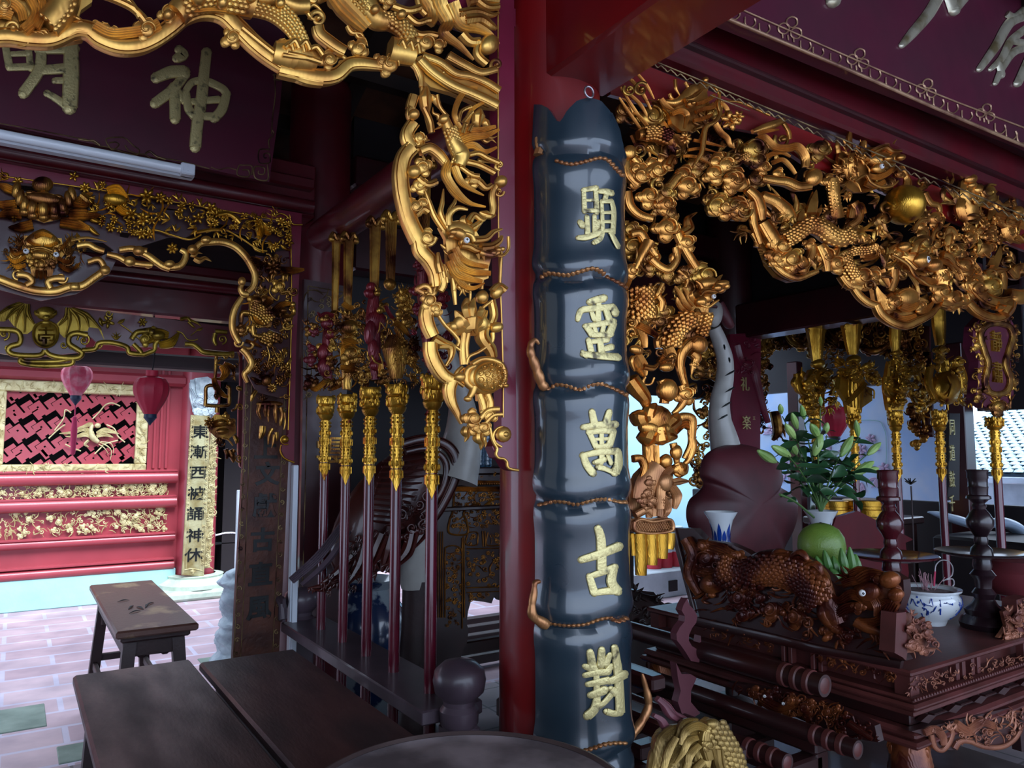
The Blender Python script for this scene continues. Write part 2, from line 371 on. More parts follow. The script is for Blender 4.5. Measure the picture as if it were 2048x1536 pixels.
    def eye(s, x, y, r, out, z=None, parent=None):
        z = (s.z if z is None else z); mp = s.mpp(x, y); c = s.m([(x, y)], z)[0]
        e = MB(); e.ball(c, r*mp, 14, 10); o = obj('eye', e, M['eye'], parent, 'white glass eye')
        d = np.array([-.62, -.78, 0]) if s.ax == 'X' else s.nrm+np.array([-.25, 0, 0]); d = d/np.linalg.norm(d); e = MB(); e.ball(c+d*r*mp*.72, r*mp*.42, 10, 8); obj('pupil', e, M['pupil'], o)
    def inside(s, x, y, poly):
        c = False; n = len(poly)
        for i in range(n):
            x1, y1 = poly[i]; x2, y2 = poly[(i+1) % n]
            if (y1 > y) != (y2 > y) and x < (x2-x1)*(y-y1)/(y2-y1)+x1: c = not c
        return c
    def fill(s, poly, n, size, mix='cflt', seed=1, z=(0, .03), gap=.75, flow=None):
        """packs motifs in a region: c cloud, f flower, l leaf, t tuft, s volute, b bead, w wave stem"""
        P = np.asarray(poly, float).reshape(-1, 2); rng = random.Random(seed); x0, y0 = P.min(0); x1, y1 = P.max(0); put = []
        tries = 0
        while len(put) < n and tries < n*30:
            tries += 1; x = rng.uniform(x0, x1); y = rng.uniform(y0, y1)
            if not s.inside(x, y, P): continue
            sz = size*rng.uniform(.7, 1.25)
            if any((x-a)**2+(y-b)**2 < (gap*(sz+c)/2)**2 for a, b, c in put): continue
            put.append((x, y, sz))
            k = rng.choice(mix); zz = rng.uniform(*z); a = rng.uniform(0, 360) if flow is None else flow(x, y)+rng.uniform(-35, 35)
            if k == 'c': s.cloud(x, y, sz*.62, a, rng.choice((2, 3)), zz)
            elif k == 'f': s.flower(x, y, sz*.5, rng.choice((5, 6, 7)), a, zz)
            elif k == 'l':
                for j in range(3): s.leaf(x, y, a+(j-1)*38, sz*.75, sz*.24, .3*(-1)**j, zz)
            elif k == 't': s.tuft(x, y, a, sz*.95, sz*.2, 4, 70, .7, 'v', zz)
            elif k == 's': s.curl(x, y, sz*.45, a, 1.3, sz*.2, 'g', rng.choice((1, -1)), z=zz)
            elif k == 'b': s.bead(x, y, sz*.3, sz*.25, a, z=zz)
            elif k == 'w':
                r = math.radians(a); d = sz*.9; s.st([x-math.cos(r)*d, y-math.sin(r)*d, x-math.sin(r)*d*.3, y+math.cos(r)*d*.3, x+math.cos(r)*d, y+math.sin(r)*d], [sz*.05, sz*.2, sz*.05], 'm', 1, zz)
def A(s): return [float(q) for q in s.replace(',', ' ').split()]

class Wrap(Sheet):
    """the same on an upright half-round board: elliptic cylinder around (cx,cy), bulged by bul(t,z)"""
    def __init__(s, cx, cy, a, b, bul, crop=(0, 0, 1)):
        super().__init__('Y', cy, crop, 2.5); s.e = (cx, cy, a, b); s.bul = bul
    def surf(s, t, z, h=0):
        cx, cy, a, b = s.e; q = s.bul(t, z)+h
        return np.stack([cx+(a+q)*np.sin(t), cy-(b+q)*np.cos(t), z], -1)
    def m(s, xy, h=0):
        xy = np.asarray(xy, float).reshape(-1, 2); px = s.x0+xy[:, 0]/s.k; py = s.y0+xy[:, 1]/s.k
        cx, cy, a, b = s.e; r = FWD*F+np.outer(px-1024, RT)+np.outer(768-py, UPV)
        ox, oy = (CAM[0]-cx)/a, (CAM[1]-cy)/b; dx, dy = r[:, 0]/a, r[:, 1]/b
        A_ = dx*dx+dy*dy; B_ = ox*dx+oy*dy; D = np.maximum(B_*B_-A_*(ox*ox+oy*oy-1), 0); u = (-B_-np.sqrt(D))/A_
        P = CAM+r*u[:, None]; t = np.arctan2((P[:, 0]-cx)/a, -(P[:, 1]-cy)/b)
        return s.surf(t, P[:, 2], np.broadcast_to(np.asarray(h, float), (len(P),)))
def TR(s, txt):
    """one motif per line: letter, parameters, ':' points (z in millimetres)"""
    mm = .001
    for ln in txt.strip().splitlines():
        ln = ln.strip()
        if not ln or ln[0] == '#': continue
        hd, _, pt = ln.partition(':'); a = hd.split(); k = a[0]; P = A(pt) if pt else []
        q = []
        for t in a[1:]:
            if '/' in t: q.append([float(v) for v in t.split('/')])
            else: q.append(float(t))
        if k == 'Z': s.z = q[0]*mm
        elif k in 'grvmkb' and len(k) == 1: s.st(P, q[0], k, q[2] if len(q) > 2 else 1, s.z+(q[1]*mm if len(q) > 1 else 0))
        elif k == 'C': s.cloud(q[0], q[1], q[2], q[3] if len(q) > 3 else 0, int(q[4]) if len(q) > 4 else 3, s.z+(q[5]*mm if len(q) > 5 else 0))
        elif k == 'B': s.bead(q[0], q[1], q[2], q[3] if len(q) > 3 else None, math.radians(q[4]) if len(q) > 4 else 0, q[5] if len(q) > 5 else 1, s.z+(q[6]*mm if len(q) > 6 else 0), 16, 5)
        elif k == 'O': s.curl(q[0], q[1], q[2], q[3] if len(q) > 3 else 0, q[4] if len(q) > 4 else 1.3, q[5] if len(q) > 5 else None, 'g', int(q[6]) if len(q) > 6 else 1, tail=P or None)
        elif k == 'F': s.flame(*q[:5], q[5] if len(q) > 5 else .6)
        elif k == 'T': s.tuft(*q[:5], int(q[5]) if len(q) > 5 else 4, q[6] if len(q) > 6 else 50)
        elif k == 'L': s.leaf(*q)
        elif k == 'W': s.flower(q[0], q[1], q[2], int(q[3]) if len(q) > 3 else 6, q[4] if len(q) > 4 else 0, s.z+(q[5]*mm if len(q) > 5 else 0))
        elif k == 'U': s.lotus(*q)
        elif k == 'S': s.scales(P, q[0], q[1], s.z+(q[2] if len(q) > 2 else 9)*mm)
        elif k == 'P': s.plate(P, (), s.z+(q[0]*mm if q else 0), q[1]*mm if len(q) > 1 else .02)
        else: raise ValueError(ln)
# ================================================================ SETTING
M['brick'] = brickmat('courtyard_brick_paving', 'c8b2b8', 'b49aa2', 'c6c0d0', .6, .29, .018, .8, 0, .2)
M['tile'] = brickmat('interior_clay_tile', '8f8488', '847a80', '5a5458', .3, .3, .008, .55, 0, .15, 0)
M['turq'] = mat('bluish_lit_limewash', 'a9dcd8', .8, 0, '9cccd2', 3, 8, bump=.2, bs=30)  # turquoise is mostly bluish daylight put into the plinth colour
M['stone'] = mat('grey_carved_stone', 'a9b6bd', .8, 0, '8896a0', 12, 8, bump=.5, bs=35)
M['limest'] = mat('pale_green_stone', 'c8d8c4', .8, 0, 'aebfae', 10, 8, bump=.4, bs=25)
M['slab'] = mat('mossy_stone_slab', '7f8f84', .75, 0, '64756b', 5, 8, bump=.3, bs=20)
M['redw'] = mat('coral_red_lacquered_wall', 'a43e48', .33, 0, '96343e', 2.5, 6, coat=.3, rough2=.5)
M['brownbeam'] = mat('weathered_brown_beam', '4a3838', .6, 0, '382b2d', 5, 8, stretch=(.3, 2, 2))
M['rafter'] = mat('dark_rafter_wood', '2c1c14', .6, 0, '1c110d', 6, 8)
M['plank'] = mat('brown_roof_planks', '5a3622', .65, 0, '3a2216', 6, 8)
M['dark'] = mat('near_black_gloom_and_boards', '160c12', .6)  # near-black paints unlit depth on walls; also used for real dark boards

f = MB(); f.box((-9, 4.3, -.12), (14, 16, 0)); struct('floor', f, M['brick'], 'pinkish brick paving of the bright courtyard')
f = MB(); f.box((-9, -7, -.12), (14, 4.3, .002)); struct('floor_interior', f, M['tile'], 'worn clay tile floor inside the hall')
f = MB()
for x0, x1, y0, y1 in ((-.55, .22, 4.98, 5.42), (1.18, 1.62, 5.35, 5.95), (.25, .7, 4.35, 4.6)): f.box((x0, y0, -.01), (x1, y1, .006), .004)
struct('trim_1', f, M['slab'], 'mossy grey-green stone slabs set in the brick paving')

# roof over the hall: boards on rafters and battens
def slab(mb, P, t):  # quad with thickness downwards-up
    mb.prism([P[0], P[1], P[2], P[3]], (0, 0, t))
rf = MB()
slab(rf, [(-6, 2.9, 3.95), (8.6, 2.9, 3.95), (8.6, 5.35, 2.86), (-6, 5.35, 2.86)], .06)
slab(rf, [(-6, 2.9, 3.95), (8.6, 2.9, 3.95), (8.6, -3.6, 4.1), (-6, -3.6, 4.1)], .06)
struct('ceiling', rf, M['plank'], 'dark plank ceiling under the tiled roof')
rr = MB()
for k in range(34):
    x = -5.9+k*.43
    slab(rr, [(x, 2.9, 3.85), (x+.09, 2.9, 3.85), (x+.09, 5.35, 2.76), (x, 5.35, 2.76)], .1); slab(rr, [(x, 2.9, 3.85), (x+.09, 2.9, 3.85), (x+.09, -3.6, 4.0), (x, -3.6, 4.0)], .1)
for k in range(5):
    y = 3.2+k*.42; z = 3.95-(y-2.9)*.4433; rr.box((-6, y, z-.16), (8.6, y+.07, z-.08))
for k in range(8):
    y = 2.6-k*.44; z = 3.95+(2.9-y)*.023; rr.box((-6, y, z-.16), (8.6, y+.07, z-.08))
struct('trim_2', rr, M['rafter'], 'dark rafters and battens under the ceiling')
q = MB(); q.box((-6, 5.02, 2.3), (1.4, 5.1, 3.1)); struct('wall_eave', q, M['brownbeam'], 'brown boards closing the eave towards the courtyard')
q = MB(); q.box((1.46, 5.3, 1.02), (4.5, 5.38, 3.0)); q.box((1.46, 5.3, 0), (1.9, 5.38, 1.1)); struct('wall_back', q, M['dark'], 'near-black wall added behind the nave for its unlit depth')  # added wall; its near-black colour stands for the dark interior
q = MB(); q.box((6.9, -1, 2.35), (7.0, 6, 3.6)); struct('wall_east', q, M['brownbeam'], 'brown boards closing the far eave')

# pillars (hall columns)
def pillar(x, y, r, z1, m, lab, z0=0.1):
    p = MB(); p.lathe([(r*1.0, z0), (r*1.01, .5), (r, 1.5), (r*.97, z1)], (x, y, 0), 40); struct('pillar', p, m, lab)
    b = MB(); b.lathe([(0, 0), (r*1.5, 0), (r*1.5, .05), (r*1.35, .08), (r*1.4, .1), (r*1.1, .13), (r*.9, .13)], (x, y, 0), 32); struct('pillar_base', b, M['stone'], 'round stone base of a lacquered column')
pillar(1.47, 1.99, .172, 3.6, M['red'], 'red lacquered round column behind the dark couplet board')
pillar(1.30, 3.86, .165, 3.6, M['maroon'], 'dark red round column at the courtyard end of the weapon rack')
pillar(5.35, 1.99, .17, 3.6, M['maroon'], 'dark red column at the far side of the altar')
pillar(4.62, 3.9, .17, 3.6, M['dmaroon'], 'dark red column behind the crane statue')

def beam(name, a, b, m, lab, bev=.012): q = MB(); q.box(a, b, bev); return struct(name, q, m, lab)
# tie beam over the right arch, with its mouldings
beam('beam', (1.6, 1.86, 2.93), (6.4, 2.06, 3.5), M['maroon'], 'deep red tie beam above the gilded arch on the altar side')
q = MB(); q.box((1.6, 1.80, 3.17), (6.4, 1.87, 3.27), .02); q.box((1.6, 1.83, 2.99), (6.4, 1.87, 3.01), .006); struct('trim_3', q, M['dmaroon'], 'dark moulding running along the deep red tie beam')
beam('beam', (1.36, -1.2, 2.70), (1.61, 1.88, 3.05), M['red'], 'red cross beam running out of the front column')
beam('beam', (-2.5, 1.97, 2.93), (1.3, 2.15, 3.5), M['maroon'], 'deep red tie beam over the front gilded arch')
# beam over the back arch
beam('beam', (-2.5, 3.62, 2.67), (1.2, 3.86, 2.95), M['maroon'], 'maroon tie beam under the signboard')
q = MB(); q.tube([(-2.5, 3.6, 2.72), (1.18, 3.6, 2.72)], .035, 12); q.box((-2.5, 3.57, 2.80), (1.18, 3.64, 2.86), .01); struct('trim_4', q, M['maroon'], 'rounded moulding along the maroon tie beam')
# long beams along the nave
beam('beam', (4.52, 2.1, 2.36), (4.72, 3.8, 2.62), M['dmaroon'], 'dark side beam between the far columns')
beam('beam', (5.6, -1, 2.62), (5.8, 5.2, 2.9), M['dmaroon'], 'dark outer purlin of the far aisle')
beam('beam', (1.5, 3.84, 2.5), (4.5, 4.0, 2.78), M['dmaroon'], 'dark red tie beam at the back of the nave')
beam('beam', (1.5, 3.86, 2.98), (4.5, 4.0, 3.16), M['dmaroon'], 'upper dark red tie beam at the back of the nave')
# outer eave beam towards the courtyard
beam('beam', (-3, 4.95, 2.01), (1.22, 5.1, 2.1), M['brownbeam'], 'weathered brown eave beam over the lanterns')
beam('beam', (-3, 4.5, 2.26), (1.25, 4.62, 2.42), M['maroon'], 'maroon eave lintel above the bat carving')
q = MB(); q.tube([(-3, 4.46, 2.44), (1.2, 4.46, 2.44)], .03, 10); q.box((-3, 4.48, 2.5), (1.2, 4.6, 2.56), .01); struct('trim_5', q, M['maroon'], 'glossy moulding above the eave lintel')
q = MB(); q.box((-3, 4.1, 3.0), (1.3, 5.3, 3.04)); struct('ceiling_eave', q, M['brownbeam'], 'brown boards under the courtyard eave')

q = MB(); q.box((-6.1, -3.6, 0), (-6, 5.3, 4.1)); q.box((8.6, -3.6, 0), (8.7, 1.2, 4.1)); struct('wall_side', q, M['dark'], 'unseen dark end walls added to keep sky light out of the hall')  # unseen walls, added to cut sky light leaking into the hall
beam('beam', (5.06, 2.2, 2.58), (5.2, 4.2, 2.8), M['dmaroon'], 'dark beam over the far gilded arch')
# ---------------- red wall across the courtyard (plane y = 8.6)
YW = 8.6
q = MB(); q.box((-5, YW, 0), (1.46, YW+.3, .30), .01); struct('baseboard_north', q, M['turq'], 'plinth under the red wall, tinted turquoise for the bluish daylight')
q = MB(); q.box((-5, YW+.06, .3), (-.22, YW+.25, 3.4)); q.box((1.15, YW+.06, .3), (1.5, YW+.25, 3.4)); q.box((-.22, YW+.06, .3), (1.15, YW+.25, 1.31)); q.box((-.22, YW+.06, 2.14), (1.15, YW+.25, 3.4))
struct('wall_north', q, M['redw'], 'coral red panelled wall across the courtyard')
q = MB()
for z, r in ((1.24, .062), (.985, .06), (.62, .04), (.335, .045)):
    q.tube([(-5, YW+.02, z), (1.44, YW+.02, z)], r, 14)
for z in (1.31, 1.045, .665, .40): q.box((-5, YW-.02, z-.012), (1.44, YW+.07, z+.012), .005)
for x in (-1.05, -.36, -.3, 1.21, 1.27, 1.33): q.box((x-.012, YW+.03, 1.33), (x+.012, YW+.08, 2.6), .006)
q.box((-5, YW-.02, 2.2), (1.5, YW+.08, 2.32), .03); q.box((-5, YW-.1, 2.5), (1.5, YW+.08, 2.66), .03)
struct('trim_6', q, M['redw'], 'rounded red rails and stiles on the courtyard wall')
q = MB(); q.box((-5, 7.95, 2.66), (3.4, 9.2, 2.8), .02); struct('trim_7', q, M['dmaroon'], 'dark eave above the red courtyard wall')
q = MB(); q.box((-5, 9.3, 0), (9, 9.4, 3.4)); struct('wall_inner', q, M['dark'], 'near-black sheet painting the unlit room behind the lattice window')  # near-black colour paints the darkness of the room
# column at its end and the stone base
q = MB(); q.lathe([(.2, .2), (.2, 2.75)], (1.66, 8.7, 0), 32); struct('pillar', q, M['redw'], 'coral red round column at the end of the courtyard wall')
q = MB(); q.box((1.3, 8.25, 0), (2.05, 8.98, .1), .03); q.lathe([(.36, .1), (.36, .14), (.3, .17), (.27, .2), (.28, .22), (.2, .23)], (1.66, 8.62, 0), 28); struct('pillar_base', q, M['limest'], 'pale greenish stone base of the courtyard column')

# ---------------- right-hand outdoors
M['cyanw'] = mat('pale_blue_outdoor_wall', 'b4dff0', .8, 0, 'a2d2ea', 1.5)
M['white'] = mat('whitewashed_wall', 'c9d3da', .8, 0, 'a3adb5', 3, 8)
q = MB(); q.box((5.0, 7.2, .0), (9.6, 7.35, 3.4)); struct('wall_far', q, M['cyanw'], 'pale blue wall in bright daylight behind the barrels')
q = MB(); q.box((5.0, 5.75, 0), (9.4, 6.2, .27), .01); struct('trim_8', q, M['white'], 'low white plinth carrying the barrels')
q = MB(); q.box((5.74, 5.735, .06), (5.86, 5.76, .17)); struct('trim_9', q, M['dark'], 'square black patch painting the dark drain opening in the white plinth')  # black block on the plinth face paints the dark inside of the hole
# ================================================================ FRONT GILDED ARCH (plane y = 1.9)
S = Sheet('Y', 1.9, (0, 0, 3.2)); S.z = 0
org = S.m([(2048, 1400)])[0]
FA = thing('gilded_arch', 'openwork gilded arch carved with dragon, phoenix and tortoise, left of the front red column', 'carved arch', (1.25, 1.9, 1.42))
# wine-red border board with scalloped foot
S.new(); S.crop(0, 0, 1)
S.plate([993, -60, 1028, -60, 1029, 300, 1031, 700, 1034, 943, 1024, 941, 1014, 934, 1006, 920, 994, 915, 984, 893, 1003, 868, 1003, 640, 998, 480, 994, 200], t=.045)
bd = obj('border_board', S.mb, M['frame'], FA, 'wine-red lacquered border board with scalloped foot')
S.new(); S.crop(560, 750, 3.79)
S.z = .004
S.st(A('1586 395 1600 470 1618 520 1640 560 1632 600 1650 628 1690 635 1715 660 1722 700 1760 716 1802 722'), 22, 'r')
S.bead(1690, 450, 56, 62, 0, .7); S.curl(1690, 450, 96, 100, .86, 20, 'r')
S.crop(0, 0, 1); S.st(A('995 -20 995 200 996 480 1002 640 1005 760 1005 835'), 3, 'r')
obj('gilt_edging', S.mb, M['gold'], bd)

# ---- scalloped cloud band
S.new(); S.crop(0, 0, 3.2); S.z = 0
TR(S, '''
g 110/120/105 4 : -60 250 60 245 190 262 330 262 470 205 560 205 640 262 760 305 880 302 980 262 1080 195 1180 115 1300 78 1420 100 1520 190 1620 290 1720 370 1850 450 1960 500 2060 515
m 70 22 : 600 190 700 240 820 235 930 215 1010 175
C 930 215 70 200 3 20
C 690 235 60 240 3 16
C 1070 105 62 80 3 18
B 1060 140 34 34 0 1 34
C 1480 255 62 150 3 12
C 620 200 50 270 2 14
v 40 20 : 1540 200 1650 290 1740 360
C 1830 330 60 220 3 22
''')
S.crop(560, 0, 3.2)
TR(S, '''
g 105/108/90/60 4 : -10 450 130 482 250 505 350 490 430 425 500 412 600 422 650 430
O 395 400 44 200 1.2 26 1
C 300 400 60 180 3 16
C 490 325 62 300 3 14
C 690 425 70 200 3 12
C 640 400 50 140 3 10
g 60/48/30 4 : 700 330 790 370 860 420 895 490 900 560
O 655 410 40 90 1.2 24 1
P 4 20 : 850 380 900 358 1000 400 1100 470 1200 488 1300 520 1385 560 1392 700 1310 692 1200 642 1100 600 960 560 895 500
g 60 18 : 880 400 960 480 1080 560 1200 610 1290 650 1370 690
g 46 12 : 900 370 1010 410 1110 480 1210 500 1310 540 1390 590
O 1040 470 48 200 1.3 24 1
O 1150 555 46 180 1.3 24 1
O 1262 612 44 170 1.3 22 1
O 950 430 40 180 1.3 20 -1
C 920 285 62 210 3 14
C 1000 300 44 20 2 16
''')
obj('cloud_band', S.mb, M['gold'], FA)

# ---- dragon whose body winds along the top
S.new(); S.crop(0, 0, 3.2); S.z = .012
TR(S, '''
P -14 20 : -80 -60 600 -60 590 10 520 60 495 130 560 185 530 250 320 290 150 285 -80 240
r 210 4 1 : 420 -60 400 60 360 130 300 190
S 180 46 : 430 -40 410 60 370 130 310 190
m 80 10 : 150 -60 210 40 235 110 200 180 150 225
m 60 12 : 250 -40 270 60 260 150 230 210
m 70 6 : -40 60 60 40 130 90 150 160
m 60 6 : -60 130 20 110 80 130
O 85 200 70 0 1.4 34 1
C 30 60 60 90 3 6
T 320 262 200 190 40 5 40
T 520 150 160 170 30 4 50
T 470 40 190 160 26 5 50
F 240 250 150 150 40 .5
F 560 230 175 230 46 .3
v 50 2 : 600 -30 720 10 830 60 900 120 930 160
v 40 2 : 780 -30 850 60 890 130
r 170/200/180 6 .8 : 1120 120 1200 50 1330 20 1480 20 1620 50
S 190 52 : 1160 60 1280 20 1430 10 1560 30
B 1240 60 50 56 0 1 50
B 1390 92 38 38 0 1 46
B 1570 62 32 30 0 1 46
B 1765 72 32 30 0 1 30
m 60 30 : 1320 -20 1400 40 1470 50 1540 -10
m 50 26 : 1130 80 1220 110 1330 100 1430 110
r 88/84/66 6 .9 : 1600 80 1720 110 1810 170 1870 240 1905 310
S 84 34 : 1610 80 1720 110 1810 170 1870 240 1900 300
r 90 4 : 1640 10 1760 20 1880 60 1960 60
O 1640 20 48 180 1.3 26 1
F 1880 40 10 190 44 .7
F 1900 90 20 160 34 -.6
F 1040 0 230 110 30 .6
F 1960 10 -10 120 40 .7
T 1900 330 150 110 30 4 60
r 150/190/120 2 .7 : 1740 350 1850 370 1980 400
v 34 30 : 1790 350 1830 320 1850 370
v 34 30 : 1860 360 1900 325 1920 380
v 30 30 : 1780 395 1880 410 1990 420
''')
S.crop(560, 0, 3.2)
TR(S, '''
r 90/84/70 6 .9 : -20 70 40 130 90 200 120 260 140 310
S 80 34 : 0 90 50 140 95 210 130 290
r 150/210/120 4 .7 : 0 350 100 370 230 410
v 34 34 : 20 340 60 310 90 360
v 34 34 : 90 345 130 315 160 370
v 34 30 : 20 385 110 405 230 440
v 34 34 : 160 360 200 350 240 400
O 232 135 52 180 1.3 30 1
g 76/80/70 4 : 225 190 240 240 300 290 360 330 400 350
m 110/150/90 8 : 330 -20 400 60 470 130 540 200
S 90 34 : 440 -20 520 60 600 120 680 150
r 120/130/90/60 4 .9 : 480 -60 540 50 610 140 700 160 770 210 810 270 850 330
S 100 36 : 690 150 770 210 810 270
B 555 125 30 30 0 1 46
B 722 155 30 30 0 1 46
O 640 90 54 0 1.3 26 1
C 660 50 50 200 3 30
F 600 30 -60 130 40 .6
F 420 180 35 160 36 .5
F 470 210 45 130 26 .5
v 42 6 : 800 120 860 165 920 150 945 148
v 44 4 : 800 190 870 235 940 235 990 245
v 50 8 : 700 60 800 90 880 70
r 170/150 2 .7 : 690 330 780 345 850 360
v 30 26 : 720 330 745 300 770 350
v 30 26 : 770 330 800 305 820 360
v 30 26 : 815 340 845 320 860 380
m 110/90/60/14 6 : 980 -40 1010 60 1060 160 1030 230 1130 310 1220 400
m 90/80/50/12 8 : 1080 40 1140 170 1240 200 1320 240 1380 300
v 70/50/10 6 : 1120 110 1230 90 1330 115 1385 100
v 90/70/20 4 : 1160 150 1260 140 1330 180 1370 200
m 80 2 : 880 -30 940 50 960 120 940 160
v 40 4 : 860 -30 880 60 920 110
v 60 4 : 1190 30 1280 10 1380 20
v 50 6 : 1200 -20 1300 60 1380 60
B 1320 300 60 66 30 .8 4
O 1372 425 42 90 1.3 24 1
g 60/50/46 0 : 1060 370 1170 430 1270 475 1370 455
v 60 2 : 1150 230 1200 280 1260 280
v 50 0 : 1260 280 1250 360 1310 420
''')
dr = obj('winding_dragon', S.mb, M['gold'], FA)

# ---- leg: segmented bamboo-like band
S.new(); S.crop(560, 0, 3.2); S.z = 0
TR(S, '''
g 62/66/60 4 : 852 615 838 660 828 700
g 60 10 : 835 700 822 730 835 765
g 84 2 : 850 790 812 850 815 900 845 950
B 835 750 36 36 0 1 20
g 104/100/98/108 4 : 835 950 785 1010 765 1100 768 1200 785 1300 812 1400 858 1500 880 1540
''')
S.crop(560, 400, 3.79)
TR(S, '''
g 106/112/110/100 4 : 938 0 962 110 1000 215 1040 300 1060 390 1120 460 1165 540 1180 610 1185 660
O 1100 705 60 200 1.2 44 1 : 1185 650 1150 720
g 60 10 : 1110 740 1100 780 1120 800
g 96/104/96 4 : 1108 810 1098 880 1115 960 1150 1035
g 96/108/100 4 : 1130 1080 1135 1160 1170 1250 1225 1330 1290 1370
''')
S.crop(560, 750, 3.79)
TR(S, '''
g 100/92/60/26 4 : 1295 40 1275 110 1290 200 1335 290 1370 370
g 60 0 : 1490 170 1530 180 1545 280
g 40 4 : 1560 160 1580 220 1570 290
''')
obj('scroll_band', S.mb, M['gold'], FA)

# ---- small clouds, leaves and sprigs tying the leg to the border
S.new(); S.crop(560, 0, 3.2); S.z = .006
TR(S, '''
L 930 560 85 190 90 .2
L 960 610 60 110 50 -.3
r 26 -6 : 905 480 910 620 940 760 960 840
L 1275 700 95 130 90 .2
L 1300 760 60 80 50 .2
v 40 6 : 910 700 950 790 960 860
C 880 890 46 90 3 4
F 860 960 -40 110 60 .7
g 60/70/50 8 : 880 980 940 960 1000 1000 1050 1060
B 838 1112 44 44 0 1 10
C 900 1080 56 -30 3 6
C 880 1190 54 60 3 4
v 46 6 : 870 1150 930 1190 990 1170
C 850 1330 58 140 3 6
C 900 1310 48 20 2 6
v 50 6 : 850 1380 900 1340 940 1360
O 1398 1060 32 90 1.2 18 1
B 1400 1170 38 40 0 1 6
O 1395 1230 32 0 1.2 18 1
g 40 2 : 1385 1180 1350 1240 1355 1330 1345 1380
v 70/50/30 8 : 1190 1160 1250 1170 1300 1210 1340 1190
C 1220 1160 48 160 3 10
L 1270 1360 10 110 60 .3
g 30 0 : 1390 1040 1330 1035 1260 1030
''')
obj('cloud_scroll', S.mb, M['gold'], FA); S.new(); S.crop(560, 400, 3.79)
TR(S, '''
C 1010 60 62 160 3 6
g 50 2 : 960 100 1010 130 1060 40
C 1090 300 72 200 3 10
g 40 2 : 1060 330 1130 340 1170 290
C 1110 770 60 120 3 10
C 1160 830 52 40 3 8
L 1210 340 20 120 40 .3
B 1400 800 30 60 10 1 0
''')
obj('cloud_scroll', S.mb, M['gold'], FA); S.new(); S.crop(560, 750, 3.79)
TR(S, '''
C 1440 330 66 180 3 12
C 1520 400 54 60 3 12
C 1460 400 50 120 3 8
C 1570 310 60 -60 3 6
F 1410 400 95 110 70 .4
F 1500 440 80 130 80 .4
F 1545 470 85 80 30 .4
g 40 8 : 1500 330 1560 270 1640 260
g 30 12 : 1530 370 1590 310 1660 300
''')
obj('cloud_scroll', S.mb, M['gold'], FA)

# ---- phoenix
S.new(); S.crop(560, 0, 3.2); S.z = .014
TR(S, '''
m 26/38/40/24 8 : 1140 850 1095 760 1120 660 1175 590 1240 580
m 20/34/30/16 6 : 1175 850 1180 780 1215 710 1300 665
v 24 8 : 1120 800 1140 730 1200 700
v 26 6 : 1150 800 1190 750 1210 730
v 22 2 : 990 620 1010 700 1060 760
r 60/66/84/110/90 10 1 : 1020 770 1060 860 1090 940 1130 1010 1110 1080
S 84 30 : 1060 850 1090 930 1130 1010 1110 1070
B 1010 790 34 30 -30 1 22
k 30/6 12 : 990 800 1000 830 960 850
F 1000 780 -120 90 26 .6
m 60/70/20 14 : 1090 900 1160 860 1230 860 1350 830
m 50/60/16 16 : 1110 930 1190 900 1280 890 1370 850
m 50/50/14 12 : 1130 960 1210 950 1280 990 1360 960
v 30 20 : 1130 880 1150 820 1160 830
v 30 20 : 1170 870 1190 830 1200 830
v 34 14 : 1180 1010 1240 1000 1300 1030 1370 1060
T 1280 900 -20 110 26 4 60
m 60/60/40/10 6 : 1060 1050 1040 1130 1100 1230 1190 1310 1295 1335
m 50/44/30/8 9 : 1090 1080 1130 1170 1190 1220 1280 1265
m 50/40/26/8 4 : 1050 1080 1060 1190 1120 1280 1210 1330
v 30 8 : 1130 1080 1200 1130 1250 1140
v 40 8 : 1170 1050 1250 1070 1350 1120
''')
obj('phoenix', S.mb, M['gold'], FA)

